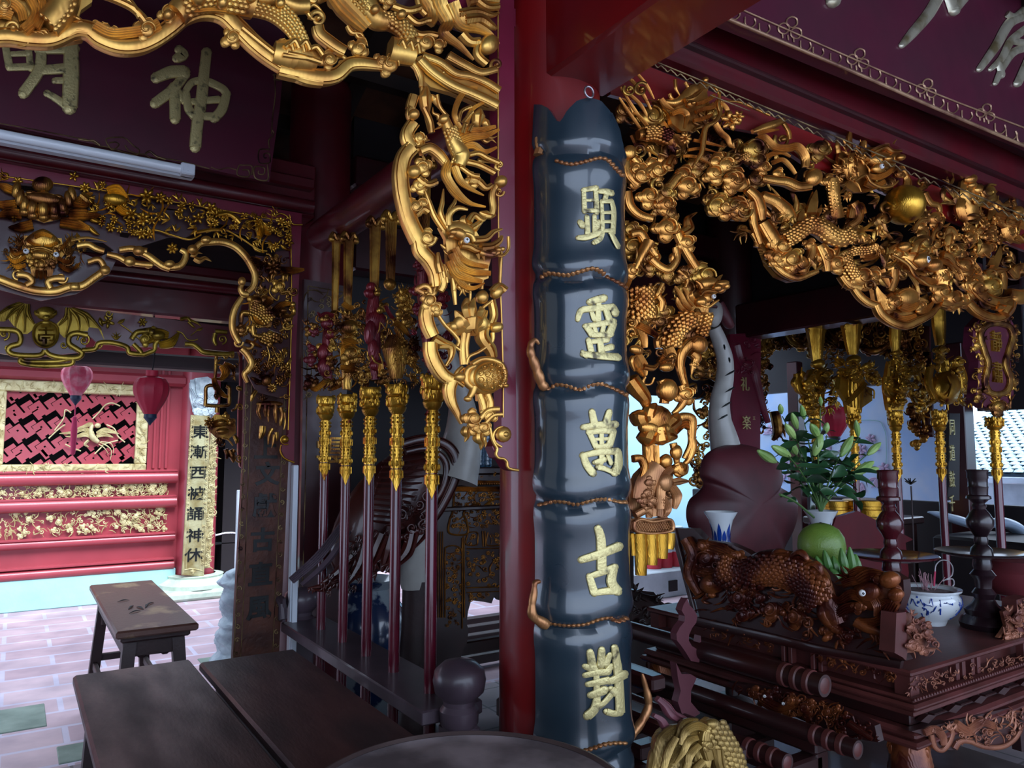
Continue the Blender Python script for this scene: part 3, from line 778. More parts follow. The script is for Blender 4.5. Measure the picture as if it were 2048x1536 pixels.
# ---- dragon head above the lotus
S.new(); S.crop(560, 400, 3.79); S.z = .016
TR(S, '''
v 40/46/34/8 0 : 1220 240 1150 130 1110 20 1080 -60
v 36/44/34/8 4 : 1250 230 1195 120 1205 40 1215 -70
v 34/36/30/6 4 : 1270 190 1260 100 1300 30 1300 0
g 50/50/20 8 : 1250 210 1250 130 1310 80 1390 90
P 0 16 : 1190 215 1250 180 1350 160 1440 200 1500 300 1520 400 1590 420 1560 520 1560 600 1450 640 1320 640 1250 560 1245 400 1235 300
B 1340 250 110 70 20 .7 6
B 1310 280 60 40 30 1 22
B 1265 270 34 26 0 1 26
B 1250 300 24 20 0 1 22
B 1357 335 40 40 0 .6 14
r 34 26 : 1310 300 1350 280 1400 300 1420 340
v 60/40 18 : 1330 360 1390 370 1450 400 1510 400
v 70/60/20 16 : 1480 380 1560 370 1620 330 1640 290
v 60/50/14 14 : 1430 320 1520 310 1580 260 1645 238
v 60/44/10 8 : 1400 180 1440 130 1500 170 1535 150
v 50/44/10 8 : 1420 230 1480 190 1520 150
k 50/50/6 6 : 1370 200 1360 160 1380 130
k 40/40/6 6 : 1450 240 1475 200 1480 170
r 50 22 : 1460 420 1540 440 1600 420
B 1560 425 26 24 0 1 26
B 1600 400 24 22 0 1 26
B 1630 395 20 18 0 1 26
v 24 22 : 1590 440 1640 440 1680 390 1680 300
m 60/50/30 12 : 1290 380 1330 450 1420 500 1540 520
m 70/60/40 12 : 1270 420 1320 510 1420 560 1560 570
m 80/70/30 10 : 1260 470 1310 570 1400 610 1500 630
m 60/50/10 8 : 1290 560 1350 650 1430 680 1520 640
k 30/10 24 : 1450 430 1460 470
k 30/10 24 : 1490 440 1500 480
F 1300 430 200 90 40 .6
T 1350 640 60 110 36 4 60
v 60/60/20 6 : 1190 560 1175 500 1170 410
v 40/40/10 8 : 1220 600 1200 520 1190 480
v 30/30/10 8 : 1240 640 1230 560 1215 500
g 60/60/50 2 : 1240 540 1205 560 1215 640 1190 700
v 20 0 : 1300 700 1320 640 1340 560
''')
dh = obj('dragon_head', S.mb, M['gold'], FA)
S.eye(1357, 332, 24, 1, .045, dh)

# ---- lotus plant
S.new(); S.crop(560, 400, 3.79); S.z = .006
TR(S, '''
r 24 4 : 1665 400 1660 500 1652 660
r 40/36/24 6 : 1295 600 1305 700 1315 800
U 1430 990 175 -90
B 1350 930 50 70 20 .8 6
B 1510 930 50 74 -20 .8 6
B 1310 960 40 40 0 .8 2
B 1550 950 36 40 0 .8 2
k 60/70/6 20 : 1420 900 1425 830 1440 750
k 50/60/6 24 : 1385 900 1370 840 1380 790
k 50/60/6 24 : 1470 900 1490 850 1475 820
B 1630 700 60 44 -60 1 4
v 60 8 : 1590 700 1640 660 1690 690
B 1520 740 46 54 0 1 2
r 26 2 : 1590 770 1550 800 1495 845
r 30 0 : 1520 680 1525 600
g 50/40 2 : 1380 1250 1372 1120 1385 1000
g 38/34 2 : 1410 1240 1400 1120 1420 1000
r 28 2 : 1185 870 1240 950 1310 1020 1345 1070 1330 1110
B 1170 855 40 34 50 1 2
r 24 2 : 1310 1110 1370 1160 1390 1240
v 80/70/20 0 : 1160 1050 1230 1090 1290 1120 1290 1190 1250 1260
v 50/50/10 4 : 1190 1110 1260 1110 1330 1110
r 32/26 4 : 1600 1010 1590 1080 1500 1150 1420 1190 1400 1250
B 1625 970 50 40 -20 1 6
r 20 4 : 1420 800 1430 720 1420 640
v 90/110/60 -4 : 1545 950 1530 1040 1590 1130 1615 1200
v 60 -4 : 1600 760 1620 870 1600 940
''')
obj('lotus_spray', S.mb, M['gold'], FA)

# ---- tortoise
S.new(); S.crop(560, 400, 3.79); S.z = .006
TR(S, '''
B 1540 1340 150 140 -20 .5 4
B 1545 1345 118 112 -20 .55 22
r 50 10 : 1470 1260 1400 1290 1390 1380 1440 1430
r 46 10 : 1430 1250 1520 1210 1640 1240 1680 1330 1640 1420
B 1345 1345 46 40 0 1 8
v 40 6 : 1370 1270 1330 1310 1320 1360 1380 1410
r 60/50/36 12 : 1450 1420 1430 1470 1400 1510
B 1400 1510 30 24 0 1 12
r 46/36/30 8 : 1640 1320 1680 1360 1685 1400
B 1690 1410 22 18 0 1 10
g 50/44 2 : 1500 1470 1530 1560 1540 1640
g 46/40 2 : 1560 1470 1585 1540 1580 1640
''')
for r_, n_ in ((0, 1), (52, 6), (92, 10)):
    for i in range(n_):
        a = i*2*pi/n_+.3; cx, cy = 1545+r_*math.cos(a), 1345+r_*.95*math.sin(a)
        hx = []
        for k in range(7): hx += [cx+22*math.cos(k*pi/3), cy+21*math.sin(k*pi/3)]
        mp = S.mpp(cx, cy); S.st(hx, 6, 'k', 2, .022+.045*math.sqrt(max(0, 1-(r_/125)**2))*.8+.004)
        S.bead(cx, cy, 9, h=1, z=.022+.045*math.sqrt(max(0, 1-(r_/125)**2))*.8)
obj('tortoise', S.mb, M['gold'], FA)
# ---- the arch continues beyond the photograph: to the side and up to the tie beam
def topx(X, z): a = pix((X, 1.9, z)); return (a[0]*3.2, a[1]*3.2)
S.crop(0, 0, 3.2); S.new(); S.z = 0
P_ = [topx(X, z) for X, z in ((-.85, 2.9), (-.4, 2.9), (.2, 2.9), (.7, 2.9), (1.2, 2.9))]+[(3140, -40), (2500, -50), (1600, -50), (600, -50), (-60, -50), topx(-.5, 2.5), topx(-.85, 2.55)]
S.fill(np.array(P_), 120, 150, 'cctwlsl', 41, (-.01, .02), .6)
S.fill(np.array([topx(-.85, 2.62), topx(-.4, 2.62), (-60, -40), (-60, 200), topx(-.35, 2.42), topx(-.85, 2.46)]), 30, 150, 'cctwls', 42, (0, .02), .6)
a0, a1, a2, a3 = topx(-.85, 2.42), topx(-.6, 2.36), topx(-.35, 2.40), topx(-.15, 2.44)
S.st([*a0, *a1, *a2, *a3, -60, 250], [110]*5, 'g', 1, .004)
obj('upper_carving', S.mb, M['gold'], FA)
S.new(); S.z = -.02
S.plate([c for X, z in ((-.87, 2.93), (1.28, 2.93), (1.28, 2.87), (-.87, 2.87)) for c in topx(X, z)], t=.02); obj('top_board', S.mb, M['frame'], FA)
# ================================================================ BAMBOO-SHAPED COUPLET BOARD on the front column
PC = (1.474, 1.862, .164, .15)
NODES = [2.42, 2.03, 1.70, 1.355, 1.0, .615]
def bulge(t, z):
    t = np.asarray(t, float); z = np.asarray(z, float); q = np.zeros(np.broadcast(t, z).shape); wv = .012*np.sin(3.1*t+.6)
    for k, n in enumerate(NODES):
        d = z-n-wv
        q = q-.012*np.exp(-(d/.012)**2)+.009*np.exp(-((d-.045)/.035)**2)+.006*np.exp(-((d+.05)/.04)**2)
    return q
PL = Wrap(*PC, bulge, (0, 0, 1))
TB = thing('couplet_board', 'tall blue-black bamboo-shaped couplet board with five raised characters on the front column', 'couplet board', (1.474, 1.72, .02))
ts = np.linspace(-pi/2, pi/2, 49)
out = np.array([(1060, 208), (1081, 208), (1097, 216), (1110, 236), (1118, 247), (1125, 240), (1135, 222), (1155, 202), (1180, 194), (1205, 200), (1225, 222), (1240, 262), (1250, 318), (1262, 330)], float)
mb = MB(); G = []; nz = 150
for t in ts:
    p = PL.surf(np.array([t]), np.array([2.4]))[0]; px = pix(p)[0]; yt = np.interp(px, out[:, 0], out[:, 1])
    ry = hit(px, yt, d=1)-CAM; ry *= (((p-CAM)[:2]@ry[:2])/(ry[:2]@ry[:2])); zt = CAM[2]+ry[2]
    z = np.concatenate([[zt], np.linspace(min(2.46, zt-.01), .02, nz-1)])
    G.append(PL.surf(np.full(nz, t), z))
G = np.array(G); inner = G.copy(); cx, cy = PC[0], PC[1]
inner[:, :, 0] = cx+(G[:, :, 0]-cx)*.86; inner[:, :, 1] = cy+(G[:, :, 1]-cy)*.86
mb.grid(G); mb.grid(inner, flip=True)
for e in (0, -1): mb.grid(np.array([G[:, e], inner[:, e]])); mb.grid(np.array([G[e], inner[e]]))
M['ink'] = mat('blue_black_lacquer', '1d2d38', .24, 0, '26353f', 5, 6, coat=.9, rough2=.38, bump=.02, bs=14)
obj('lacquered_board', mb, M['ink'], TB, ang=50)
M['copper'] = goldmat('worn_copper_gilding', 'c08a58', '8a5636', .36, .1, 40, '6a3a2c', .6)
def rope(pts, w=9, step=9.5, tag_='beaded_rope'):
    PL.new(); PL.crop(0, 0, 1); PL.st(pts, w*.75, 'r', 1, -.002, cap=True)
    P, _ = cat2(np.array(pts).reshape(-1, 2), np.ones(len(pts)//2), False, step)
    # even spacing
    L = np.concatenate([[0], np.cumsum(np.linalg.norm(np.diff(P, axis=0), axis=1))]); n = int(L[-1]/step)
    for i in range(n+1):
        x = np.interp(i*step, L, P[:, 0]); y = np.interp(i*step, L, P[:, 1]); PL.bead(x, y, step*.5, w*.5, h=1.1, z=.001, n=10, m=4)
    return obj(tag_, PL.mb, M['copper'], TB, 'coppery gilt rope of beads along a joint')
rope(A('1115 323 1130 328 1144 330 1160 327 1175 323 1196 317 1212 320 1227 337 1243 353'))
rope(A('1081 553 1096 547 1115 549 1135 551 1150 547 1167 542 1185 538 1208 547 1229 562 1250 575'))
rope(A('1096 777 1112 770 1133 772 1159 779 1175 774 1187 770 1208 768 1229 779 1252 792'))
rope(A('1081 1009 1104 1004 1130 1005 1151 1010 1169 1006 1193 1000 1221 999 1245 1005 1257 1001'))
rope(A('1090 1247 1104 1249 1125 1251 1146 1251 1172 1248 1198 1238 1221 1236 1237 1243 1262 1234'))
rope(A('1085 1505 1120 1504 1151 1502 1182 1495 1208 1486 1234 1484 1250 1486'))
# rhizome roots curling off the joints, and the bamboo shoot
def root(pts, w, nb):
    q = MB(); P = [hit(x, y, Y=PC[1]-.05) for x, y in np.array(pts).reshape(-1, 2)]
    P = np.array(P); R = np.interp(np.linspace(0, 1, len(P)), np.linspace(0, 1, len(w)), w)
    P2, R2 = spline3(P, R, 8); R2 = R2*(1+.22*np.abs(np.sin(np.linspace(0, nb*pi, len(R2))))); q.tube(P2, R2, 10)
    obj('bamboo_root', q, M['copper'], TB)
root(A('1078 688 1070 680 1062 688 1061 705 1068 724 1076 748 1084 768 1092 776'), [.004, .008, .012, .014, .012], 6)
root(A('1080 1163 1070 1166 1068 1185 1064 1209 1065 1230 1081 1243 1094 1250'), [.005, .009, .012, .014], 4)
root(A('1284 1347 1289 1366 1295 1390 1297 1412 1288 1435 1276 1454 1263 1472 1246 1487'), [.004, .010, .012, .012, .010], 5)
PL.new(); PL.crop(1040, 150, 3.84)
Q = Sheet('Y', PC[1]-.02, (1040, 150, 3.84))
TR(Q, '''
v 90/100/70/20 0 : 150 620 170 560 150 520 125 475
v 80/80/20 6 : 200 650 190 590 160 550
v 70/110/80/20 8 : 155 700 200 665 240 650 295 662
v 60/70/16 10 : 170 690 190 640 180 600
''')
obj('bamboo_shoot', Q.mb, M['copper'], TB)
q = MB(); c = hit(1178, 184, Y=PC[1]-PC[3]-.005); q.tube([c+np.array([math.cos(a)*.017, 0, math.sin(a)*.017]) for a in np.linspace(0, 2*pi, 22)], .0035, 8, cap=False)
M['steel'] = mat('dull_steel', '9a9296', .35, .9); obj('hanging_ring', q, M['steel'], TB)
# raised characters, brushed strokes
CH = {
 'ken': ((1040, 150, 3.84), '''34:488 880 495 1050/34:578 868 588 1060/36:482 886 585 868/20:490 965 582 962/30:492 1045 592 1042/36:512 1085 518 1225/34:568 1082 572 1230/44:458 1130 482 1160/34:600 1125 585 1180/42:445 1252 500 1250 560 1232 620 1205/40:600 895 660 898 700 912/34:660 905 645 965/28:622 968 630 1210/32:695 965 712 1060 704 1225/30:620 975 700 972/24:630 1060 704 1058/24:630 1130 704 1128/28:636 1200 700 1196/34:630 1210 608 1262 565 1290/32:688 1215 715 1268 742 1325'''),
 'rei': ((1000, 500, 3.84), '''52:682 402 740 385 792 372/44:596 535 622 468 700 452 800 444 862 438/48:862 440 884 490/40:752 400 750 545/34:700 480 722 535/44:806 456 836 540/40:648 585 750 572 872 548/46:660 590 705 650/30:722 592 738 650/34:790 582 778 650/52:866 560 830 655/40:700 655 850 648/42:676 690 702 800/40:700 706 820 690/46:762 700 776 810/44:790 762 852 744/50:636 800 760 815 892 826/30:630 780 660 820'''),
 'man': ((1000, 500, 3.84), '''50:700 1240 722 1335/50:832 1242 808 1340/50:636 1362 760 1345 884 1340/40:676 1390 735 1510/42:676 1402 780 1388 870 1392/46:868 1390 832 1510/34:775 1390 778 1590/24:716 1455 850 1448/36:728 1512 842 1502/46:628 1580 760 1552 900 1545/52:636 1572 664 1650 712 1715/52:898 1545 900 1640 866 1712/36:866 1715 800 1680 745 1668/32:772 1560 772 1640/38:722 1632 800 1608/30:822 1580 846 1640'''),
 'ko': ((1000, 850, 3.84), '''62:745 792 772 890 778 1110/60:622 1035 760 992 912 930/54:684 1160 722 1290/48:690 1162 790 1125 882 1090/64:868 1105 850 1200 892 1275/48:718 1290 800 1275 890 1270'''),
 'tai': ((1000, 1136, 3.84), '''56:686 640 712 775/54:772 622 772 745/46:836 664 805 740/46:648 752 705 770/44:850 750 820 790/46:650 822 740 802 830 795/48:672 892 750 875 832 858/44:735 780 742 1010/56:692 975 750 955 802 932/60:742 1000 722 1080 668 1135/38:715 1095 800 1025 862 950/56:866 606 892 750 906 900 915 1108/44:915 1112 870 1115 812 1100/56:832 868 890 845 950 812/50:846 925 884 962'''),
}
for key, (crop, txt) in CH.items():
    PL.new(); PL.crop(*crop)
    for i, s_ in enumerate(txt.replace('\n', '').split('/')):
        w_, p_ = s_.split(':'); p_ = A(p_); w_ = float(w_)*1.2; n_ = len(p_)//2
        PL.st(p_, [w_*.8]+[w_]*(max(0, n_-2))+[w_*1.05] if n_ > 2 else [w_*.85, w_*1.05], 'b', .32, .002+i*.00018, back=.1)
        for e in (0, -2): PL.bead(p_[e], p_[e+1], w_*(.46 if e else .4), h=.36, z=.0018+i*.0001, n=9, m=3)
    obj('raised_character', PL.mb, M['goldl'], TB, 'raised gold-leaf Chinese character')
# ================================================================ glyphs
def glyph(ch, size, depth=.01, off=0.0):
    c = bpy.data.curves.new('glyph', 'FONT'); c.body = ch; c.size = 1; c.extrude = depth/size; c.align_x = 'CENTER'; c.offset = off; c.resolution_u = 3
    o = bpy.data.objects.new('glyph', c); C.objects.link(o); dg = bpy.context.evaluated_depsgraph_get(); dg.update()
    me = bpy.data.meshes.new_from_object(o.evaluated_get(dg)); bpy.data.objects.remove(o)
    v = np.array([q.co[:] for q in me.vertices]); f = [tuple(p.vertices) for p in me.polygons]
    if len(v): v[:, 1] -= .38; v *= size
    return v, f
def put_glyph(mb, ch, px, py, Y, size, depth=.006, off=.012, sx=1, X=None, shear=0):
    """upright character centred on the picture point, lying on the plane y=Y (or x=X)"""
    v, f = glyph(ch, size, depth, off); c = hit(px, py, Y=Y, X=X)
    if X is None: w_ = np.stack([c[0]+v[:, 0]*sx, c[1]-v[:, 2], c[2]+v[:, 1]+v[:, 0]*shear], 1)
    else: w_ = np.stack([c[0]-v[:, 2], c[1]-v[:, 0]*sx, c[2]+v[:, 1]], 1)
    mb.add(w_, f)

# ================================================================ SIGNBOARD with large characters
SG = thing('signboard', 'plum signboard with big peeling gold characters hung above the tube lamp', 'signboard', (.3, 3.45, 2.75))
S = Sheet('Y', 3.42, (0, 0, 3.2)); S.new()
S.plate(A('-500 -60 1830 -60 1822 330 1790 700 1722 1165 1300 1075 400 880 -500 690'), t=.03); obj('board', S.mb, M['plum'], SG)
S.new()
TR(S, '''
k 8 1 : 1755 470 1762 600 1745 740 1738 860
k 10 2 : 1745 480 1800 480 1800 510 1750 510
k 9 2 : 1740 830 1752 860 1720 900 1725 950
k 9 2 : 1725 960 1660 960 1660 1040 1725 1040 1722 985 1690 985 1690 1010 1705 1010
k 9 2 : 1712 1055 1712 1150 1635 1140 1630 1070 1690 1075 1688 1115 1655 1112 1655 1095
k 9 2 : 1610 1120 1612 1065 1560 1058 1530 1062 1520 1120 1590 1130 1590 1090 1550 1088
k 7 1 : 1520 1090 1460 1075 1400 1085 1350 1070
k 7 1 : 1340 1080 1250 1055 1150 1030 1050 1015
v 14 1 : 1060 1020 1000 1000 960 970 930 985
k 7 1 : 1040 1010 980 1020 930 990 890 985 850 990 700 945 640 935
k 9 2 : 690 930 680 890 740 880 800 885 850 930 890 960 880 985 820 960 800 930
k 9 2 : 690 925 720 960 760 930 740 910 700 915
k 7 1 : 640 935 560 895 480 880 250 835 0 790 -300 740
v 12 1 : 640 930 600 900 560 900 500 890
''')
M['dimgilt'] = goldmat('worn_dark_gilding', 'a08a60', '665038', .4, .05, 60, '2c1418', .6, (.36, .44))
obj('gilt_border', S.mb, M['dimgilt'], SG)
for nm, txt in (('shen', '''56:1145 320 1175 355 1130 375/70:1000 500 1090 465 1180 462/60:1185 480 1110 570 990 665/62:1110 560 1118 660 1120 765/46:1130 580 1180 650/66:1320 340 1302 500 1288 640 1262 790 1248 945/44:1180 600 1230 530 1320 525 1420 570 1450 610/48:1190 600 1205 700 1245 745/56:1448 605 1420 700 1370 760/42:1225 655 1400 640/46:1235 745 1380 750'''),
                ('ming', '''46:30 270 60 430/40:180 280 195 440/44:60 435 200 430/34:70 350 190 345/66:265 290 250 450 150 600/90:455 280 455 480 445 690/60:250 320 480 315/60:250 455 450 440/44:300 600 380 650 440 700/40:350 520 420 520''')):
    S.new()
    for i, s_ in enumerate(txt.split('/')):
        w_, p_ = s_.split(':'); p_ = A(p_); w_ = float(w_)*1.2; S.st(p_, [w_*.85, w_, w_] if len(p_) > 4 else [w_*.9, w_], 'b', .3, .004+i*.0003, back=.1)
        for e in (0, -2): S.bead(p_[e], p_[e+1], w_*.46, h=.34, z=.004, n=9, m=3)
    obj('raised_character', S.mb, M['goldl'], SG, 'raised gold character with dark flaking')

# tube lamps
M['plastic'] = mat('white_plastic', 'd6dee8', .35, 0, coat=.3); M['plastic2'] = mat('milky_tube', 'e4ecf4', .25, coat=.5)
def tube_lamp(x0, x1, y, z, lab, rz=0):
    t = thing('tube_lamp', lab, 'lamp', (x1, y, z))
    q = MB(); q.box((x0, y, z-.012), (x1, y+.05, z+.035), .006); obj('lamp_body', q, M['plastic'], t)
    q = MB(); q.tube([(x0, y-.012, z+.012), (x1-.06, y-.012, z+.012)], .019, 14); obj('tube', q, M['plastic2'], t)
    q = MB(); q.box((x1-.06, y-.034, z-.012), (x1-.004, y+.02, z+.038), .005); q.box((x1-.035, y-.037, z+.002), (x1-.03, y-.03, z+.026)); q.box((x1-.052, y-.037, z+.002), (x1-.047, y-.03, z+.026)); obj('end_cap', q, M['plastic'], t); return t
tube_lamp(-.75, .583, 3.36, 2.685, 'long white tube lamp fixed under the plum signboard')
q = hit(565, 342, Y=4.3); tube_lamp(float(q[0])-.6, float(q[0])+.07, 4.3, float(q[2]), 'white tube lamp whose end shows behind the plum signboard')

# ================================================================ BACK GILDED ARCH (plane y = 3.6)
GA = thing('gilded_arch', 'gilded arch with lotus bowl and flowering branches on a maroon frame under the tube lamp', 'carved arch', (1.1, 3.58, 1.46))
S = Sheet('Y', 3.58, (0, 0, 1), 2.0); S.new()
S.plate(A('-120 302 -120 352 40 365 150 372 330 400 582 444 584 600 581 740 577 868 566 880 563 900 571 918 588 924 592 700 604 427 420 396 200 362 0 325'), t=.04)
bd = obj('border_board', S.mb, M['frame'], GA, 'maroon border board with scalloped foot')
S.new(); S.crop(0, 0, 1); S.z = .003
S.st(A('0 352 150 373 330 401 581 445'), 3, 'r'); S.st(A('581 445 583 600 580 740 576 860'), 2.4, 'r'); S.curl(570, 878, 12, 60, .95, 3.2, 'r'); S.bead(570, 879, 7.5, h=.8)
S.st(A('562 890 560 902 566 914 575 920 588 925'), 4, 'r'); obj('gilt_edging', S.mb, M['gold3'], bd)
# dark red pierced ground behind the flowers
S.new(); S.crop(0, 340, 3.657); S.z = -.02
S.plate(A('-250 20 420 90 1100 190 1600 290 2130 400 2120 560 1700 440 1500 430 1350 490 1250 480 1000 560 860 640 800 760 560 900 300 950 -250 800'), [A('500 500 760 520 840 580 700 640 560 580'), A('100 90 300 110 280 150 130 140'), A('1180 240 1330 250 1300 290 1200 280'), A('880 440 960 450 940 490 880 480'), A('1560 380 1680 390 1650 430 1570 420')], t=.012)
obj('pierced_ground', S.mb, M['dmaroon'], GA)
# lotus bowl
S.new(); S.crop(0, 340, 3.657); S.z = .02
TR(S, '''
P -4 14 : 100 150 130 260 200 350 320 392 430 370 520 290 550 180 480 220 420 190 320 170 200 180
B 320 225 130 42 8 .5 18
B 310 120 80 60 0 .7 4
''')
for i, (x, y, rx, ry) in enumerate([(120, 160, 34, 60), (145, 215, 34, 64), (180, 262, 38, 60), (235, 290, 42, 64), (315, 300, 48, 70), (395, 300, 42, 62), (455, 280, 38, 60), (500, 230, 34, 66), (525, 190, 30, 60)]): S.bead(x, y, rx, ry, (x-320)*-.0012, .8, .03+.0001*i, 14, 5)
for i, (x, y) in enumerate([(180, 320), (240, 345), (320, 356), (400, 345), (460, 320)]): S.bead(x, y, 44, 34, 0, .8, .026, 12, 4)
for x, y in ((225, 182), (325, 186), (420, 210)): S.bead(x, y, 40, 18, .1, .9, .03)
obj('lotus_bowl', S.mb, M['goldd'], GA)
S.new(); S.z = .004
TR(S, '''
m 60/70/10 0 : 110 160 40 130 -30 100
m 70/80/20 0 : 120 250 40 260 -40 240
m 80/90/10 0 : 160 330 60 320 -30 340
m 80/80/20 2 : 540 240 620 250 690 200
m 90/90/20 0 : 500 330 620 330 740 340
m 80/90/10 -2 : 440 380 560 400 680 440
m 80/80/10 -4 : 240 400 150 420 60 420
v 60/70/20 0 : 590 180 640 220 690 250
m 60/60/10 4 : 560 240 620 200 680 170
''')
obj('lotus_leaves', S.mb, M['goldd'], GA)
# crab-like mask carrying the bowl
S.new(); S.z = .012
TR(S, '''
P -10 14 : 170 480 450 500 470 620 400 700 380 780 230 780 220 700 160 620
r 60/150/60 2 .35 : 190 545 310 510 430 560
m 40/44/20 14 : 250 500 310 480 380 500
m 30/34/10 10 : 200 520 250 550 300 560
m 30/34/10 10 : 420 540 370 560 320 560
r 20 22 : 225 590 300 580 385 608
B 295 630 70 36 5 .6 12
C 300 700 44 90 3 18
m 26/26 18 : 270 740 268 805
m 26/26 20 : 300 745 298 812
m 26/26 18 : 330 745 328 805
C 210 585 34 120 3 10
C 405 600 34 60 3 10
C 230 680 34 200 3 8
C 380 690 34 -20 3 8
m 30/36/8 10 : 180 600 110 620 70 570
m 30/36/8 8 : 190 640 110 680 50 640
m 30/36/8 6 : 190 700 130 720 90 700
T 150 560 250 110 22 5 70
T 140 640 200 110 22 5 70
T 160 700 170 100 20 5 60
m 30/36/12 8 : 420 650 490 680 550 640
m 30/36/8 6 : 430 700 510 740 590 680
m 30/30/8 6 : 420 600 470 560 500 500
T 480 620 -60 120 24 6 80
T 510 560 -80 110 22 5 70
T 450 720 -20 110 20 5 60
O 110 610 50 0 1.3 20 1
O 500 660 48 180 1.3 20 -1
r 16 4 : 170 520 185 560 190 590
''')
S.fill(np.array(A('40 480 170 480 190 760 60 740')).reshape(-1, 2), 14, 54, 'twl', 33, (0, .02), .6); S.fill(np.array(A('430 480 600 500 620 660 440 760')).reshape(-1, 2), 14, 54, 'twl', 34, (0, .02), .6)
mk = obj('mask_carving', S.mb, M['goldd'], GA)
S.eye(190, 612, 20, 1, .045, mk); S.eye(408, 636, 20, 1, .045, mk)
# scrolls
S.new(); S.z = .008
TR(S, '''
g 60/66/64/66/60/56 0 : -100 760 20 810 130 850 260 885 400 890 500 860 600 850 690 790 760 740
g 50 8 : 130 770 200 780 235 820 190 850
g 50 8 : 470 800 400 800 350 820 370 870
O 130 765 40 90 1.2 22 1
O 450 790 44 0 1.2 22 1
B 545 860 42 30 0 .8 10
O 25 800 36 0 1.2 20 1
B 765 740 40 36 0 .8 12
g 46/40 4 : 760 710 720 660 640 680
g 44/46/40 4 : 560 560 640 550 700 580 760 600
g 40/46/40 4 : 780 620 860 640 920 670 1000 690 1110 700
B 945 675 44 38 0 .8 12
F 1050 690 5 120 40 .5
g 44/50 4 : 870 590 950 580 1010 590 1070 600
B 1010 600 44 38 0 .8 12
v 26/20/6 4 : 520 520 640 500 780 530
''')
S.crop(280, 400, 4.267)
TR(S, '''
g 56/60/60 4 : -30 440 60 480 130 530 190 570 250 590
B 245 555 46 34 0 .8 14
g 60/62/56/40 4 : 250 580 330 570 375 520 385 460 340 430
g 56/60/62/60/56 4 : 460 430 510 380 600 365 700 365 800 400 880 470 940 560 975 650 960 740 910 790
B 440 430 44 40 0 .8 14
B 555 350 46 34 0 .8 16
F 460 500 5 150 56 .5
F 430 470 -10 100 40 .5
g 40/50/50 6 : 870 710 850 760 870 800 920 810
B 862 700 34 40 0 .8 8
O 880 800 36 0 1.2 20 1
g 50/58/60/58/54 4 : 860 840 810 920 785 1000 782 1090 805 1160 840 1220
O 835 1215 42 0 1.3 22 1
g 56/64/60/30 2 : 860 1270 910 1320 945 1390 920 1450 885 1490 910 1560
g 30/30/20 2 : 870 1260 930 1270 960 1240 940 1220
''')
obj('scroll_band', S.mb, M['gold'], GA)
# flowering branches, leaves, birds over the pierced ground
S.new(); S.z = 0
S.crop(280, 400, 4.267)
TR(S, '''
v 40 12 : 660 130 740 120 800 150 850 200
v 30 12 : 480 280 600 260 700 260
r 18 8 : -60 280 120 260 260 300 420 340 520 300
r 16 8 : 560 280 700 250 860 330 1000 420 1080 440
r 16 8 : 900 200 980 180 1100 230 1200 300
m 60/90/30 14 : 1000 170 1020 260 1010 340
m 50/60/20 14 : 1030 220 1080 280 1110 300
T 1000 340 80 70 18 4 60
T 1160 140 -120 100 18 4 80
r 14 10 : 1140 140 1200 120 1270 160 1300 210 1380 215
L 1100 340 60 110 40 .2
L 960 390 30 120 36 .2
L 1200 380 30 100 36 .2
''')
fl = S
S.crop(0, 340, 3.657)
S.fill(np.array(A('600 110 1100 190 1600 290 1590 400 1350 440 1150 480 900 470 760 430 700 330')).reshape(-1, 2), 80, 80, 'ffflllw', 3, (.0, .035), .62)
S.crop(280, 400, 4.267)
S.fill(np.array(A('550 110 870 120 1330 170 1280 300 1270 420 1100 430 850 340 620 300')).reshape(-1, 2), 50, 74, 'fflllwt', 4, (.0, .03), .62)
TR(S, '''
W 1000 190 44 6 .2 16
W 350 70 46 6 .4 20
W 270 420 50 7 .2 20
''')
S.crop(0, 340, 3.657)
TR(S, '''
W 1070 205 60 6 .2 34
W 1040 370 56 6 .5 34
B 840 225 90 50 10 .8 24
m 90/110/30 28 : 780 180 850 170 920 220
m 60/60/20 28 : 850 280 900 320 960 320
k 20/6 30 : 900 230 930 240
W 750 110 30 6 0 10
W 540 50 40 5 0 10
W 130 90 40 6 0 10
T 60 60 200 110 22 4 60
L 640 400 40 120 36 .2
L 560 460 60 110 40 .2
L 640 340 20 120 40 .2
L 100 380 -90 70 60 .2
''')
obj('flowering_branches', S.mb, M['gold3'], GA)
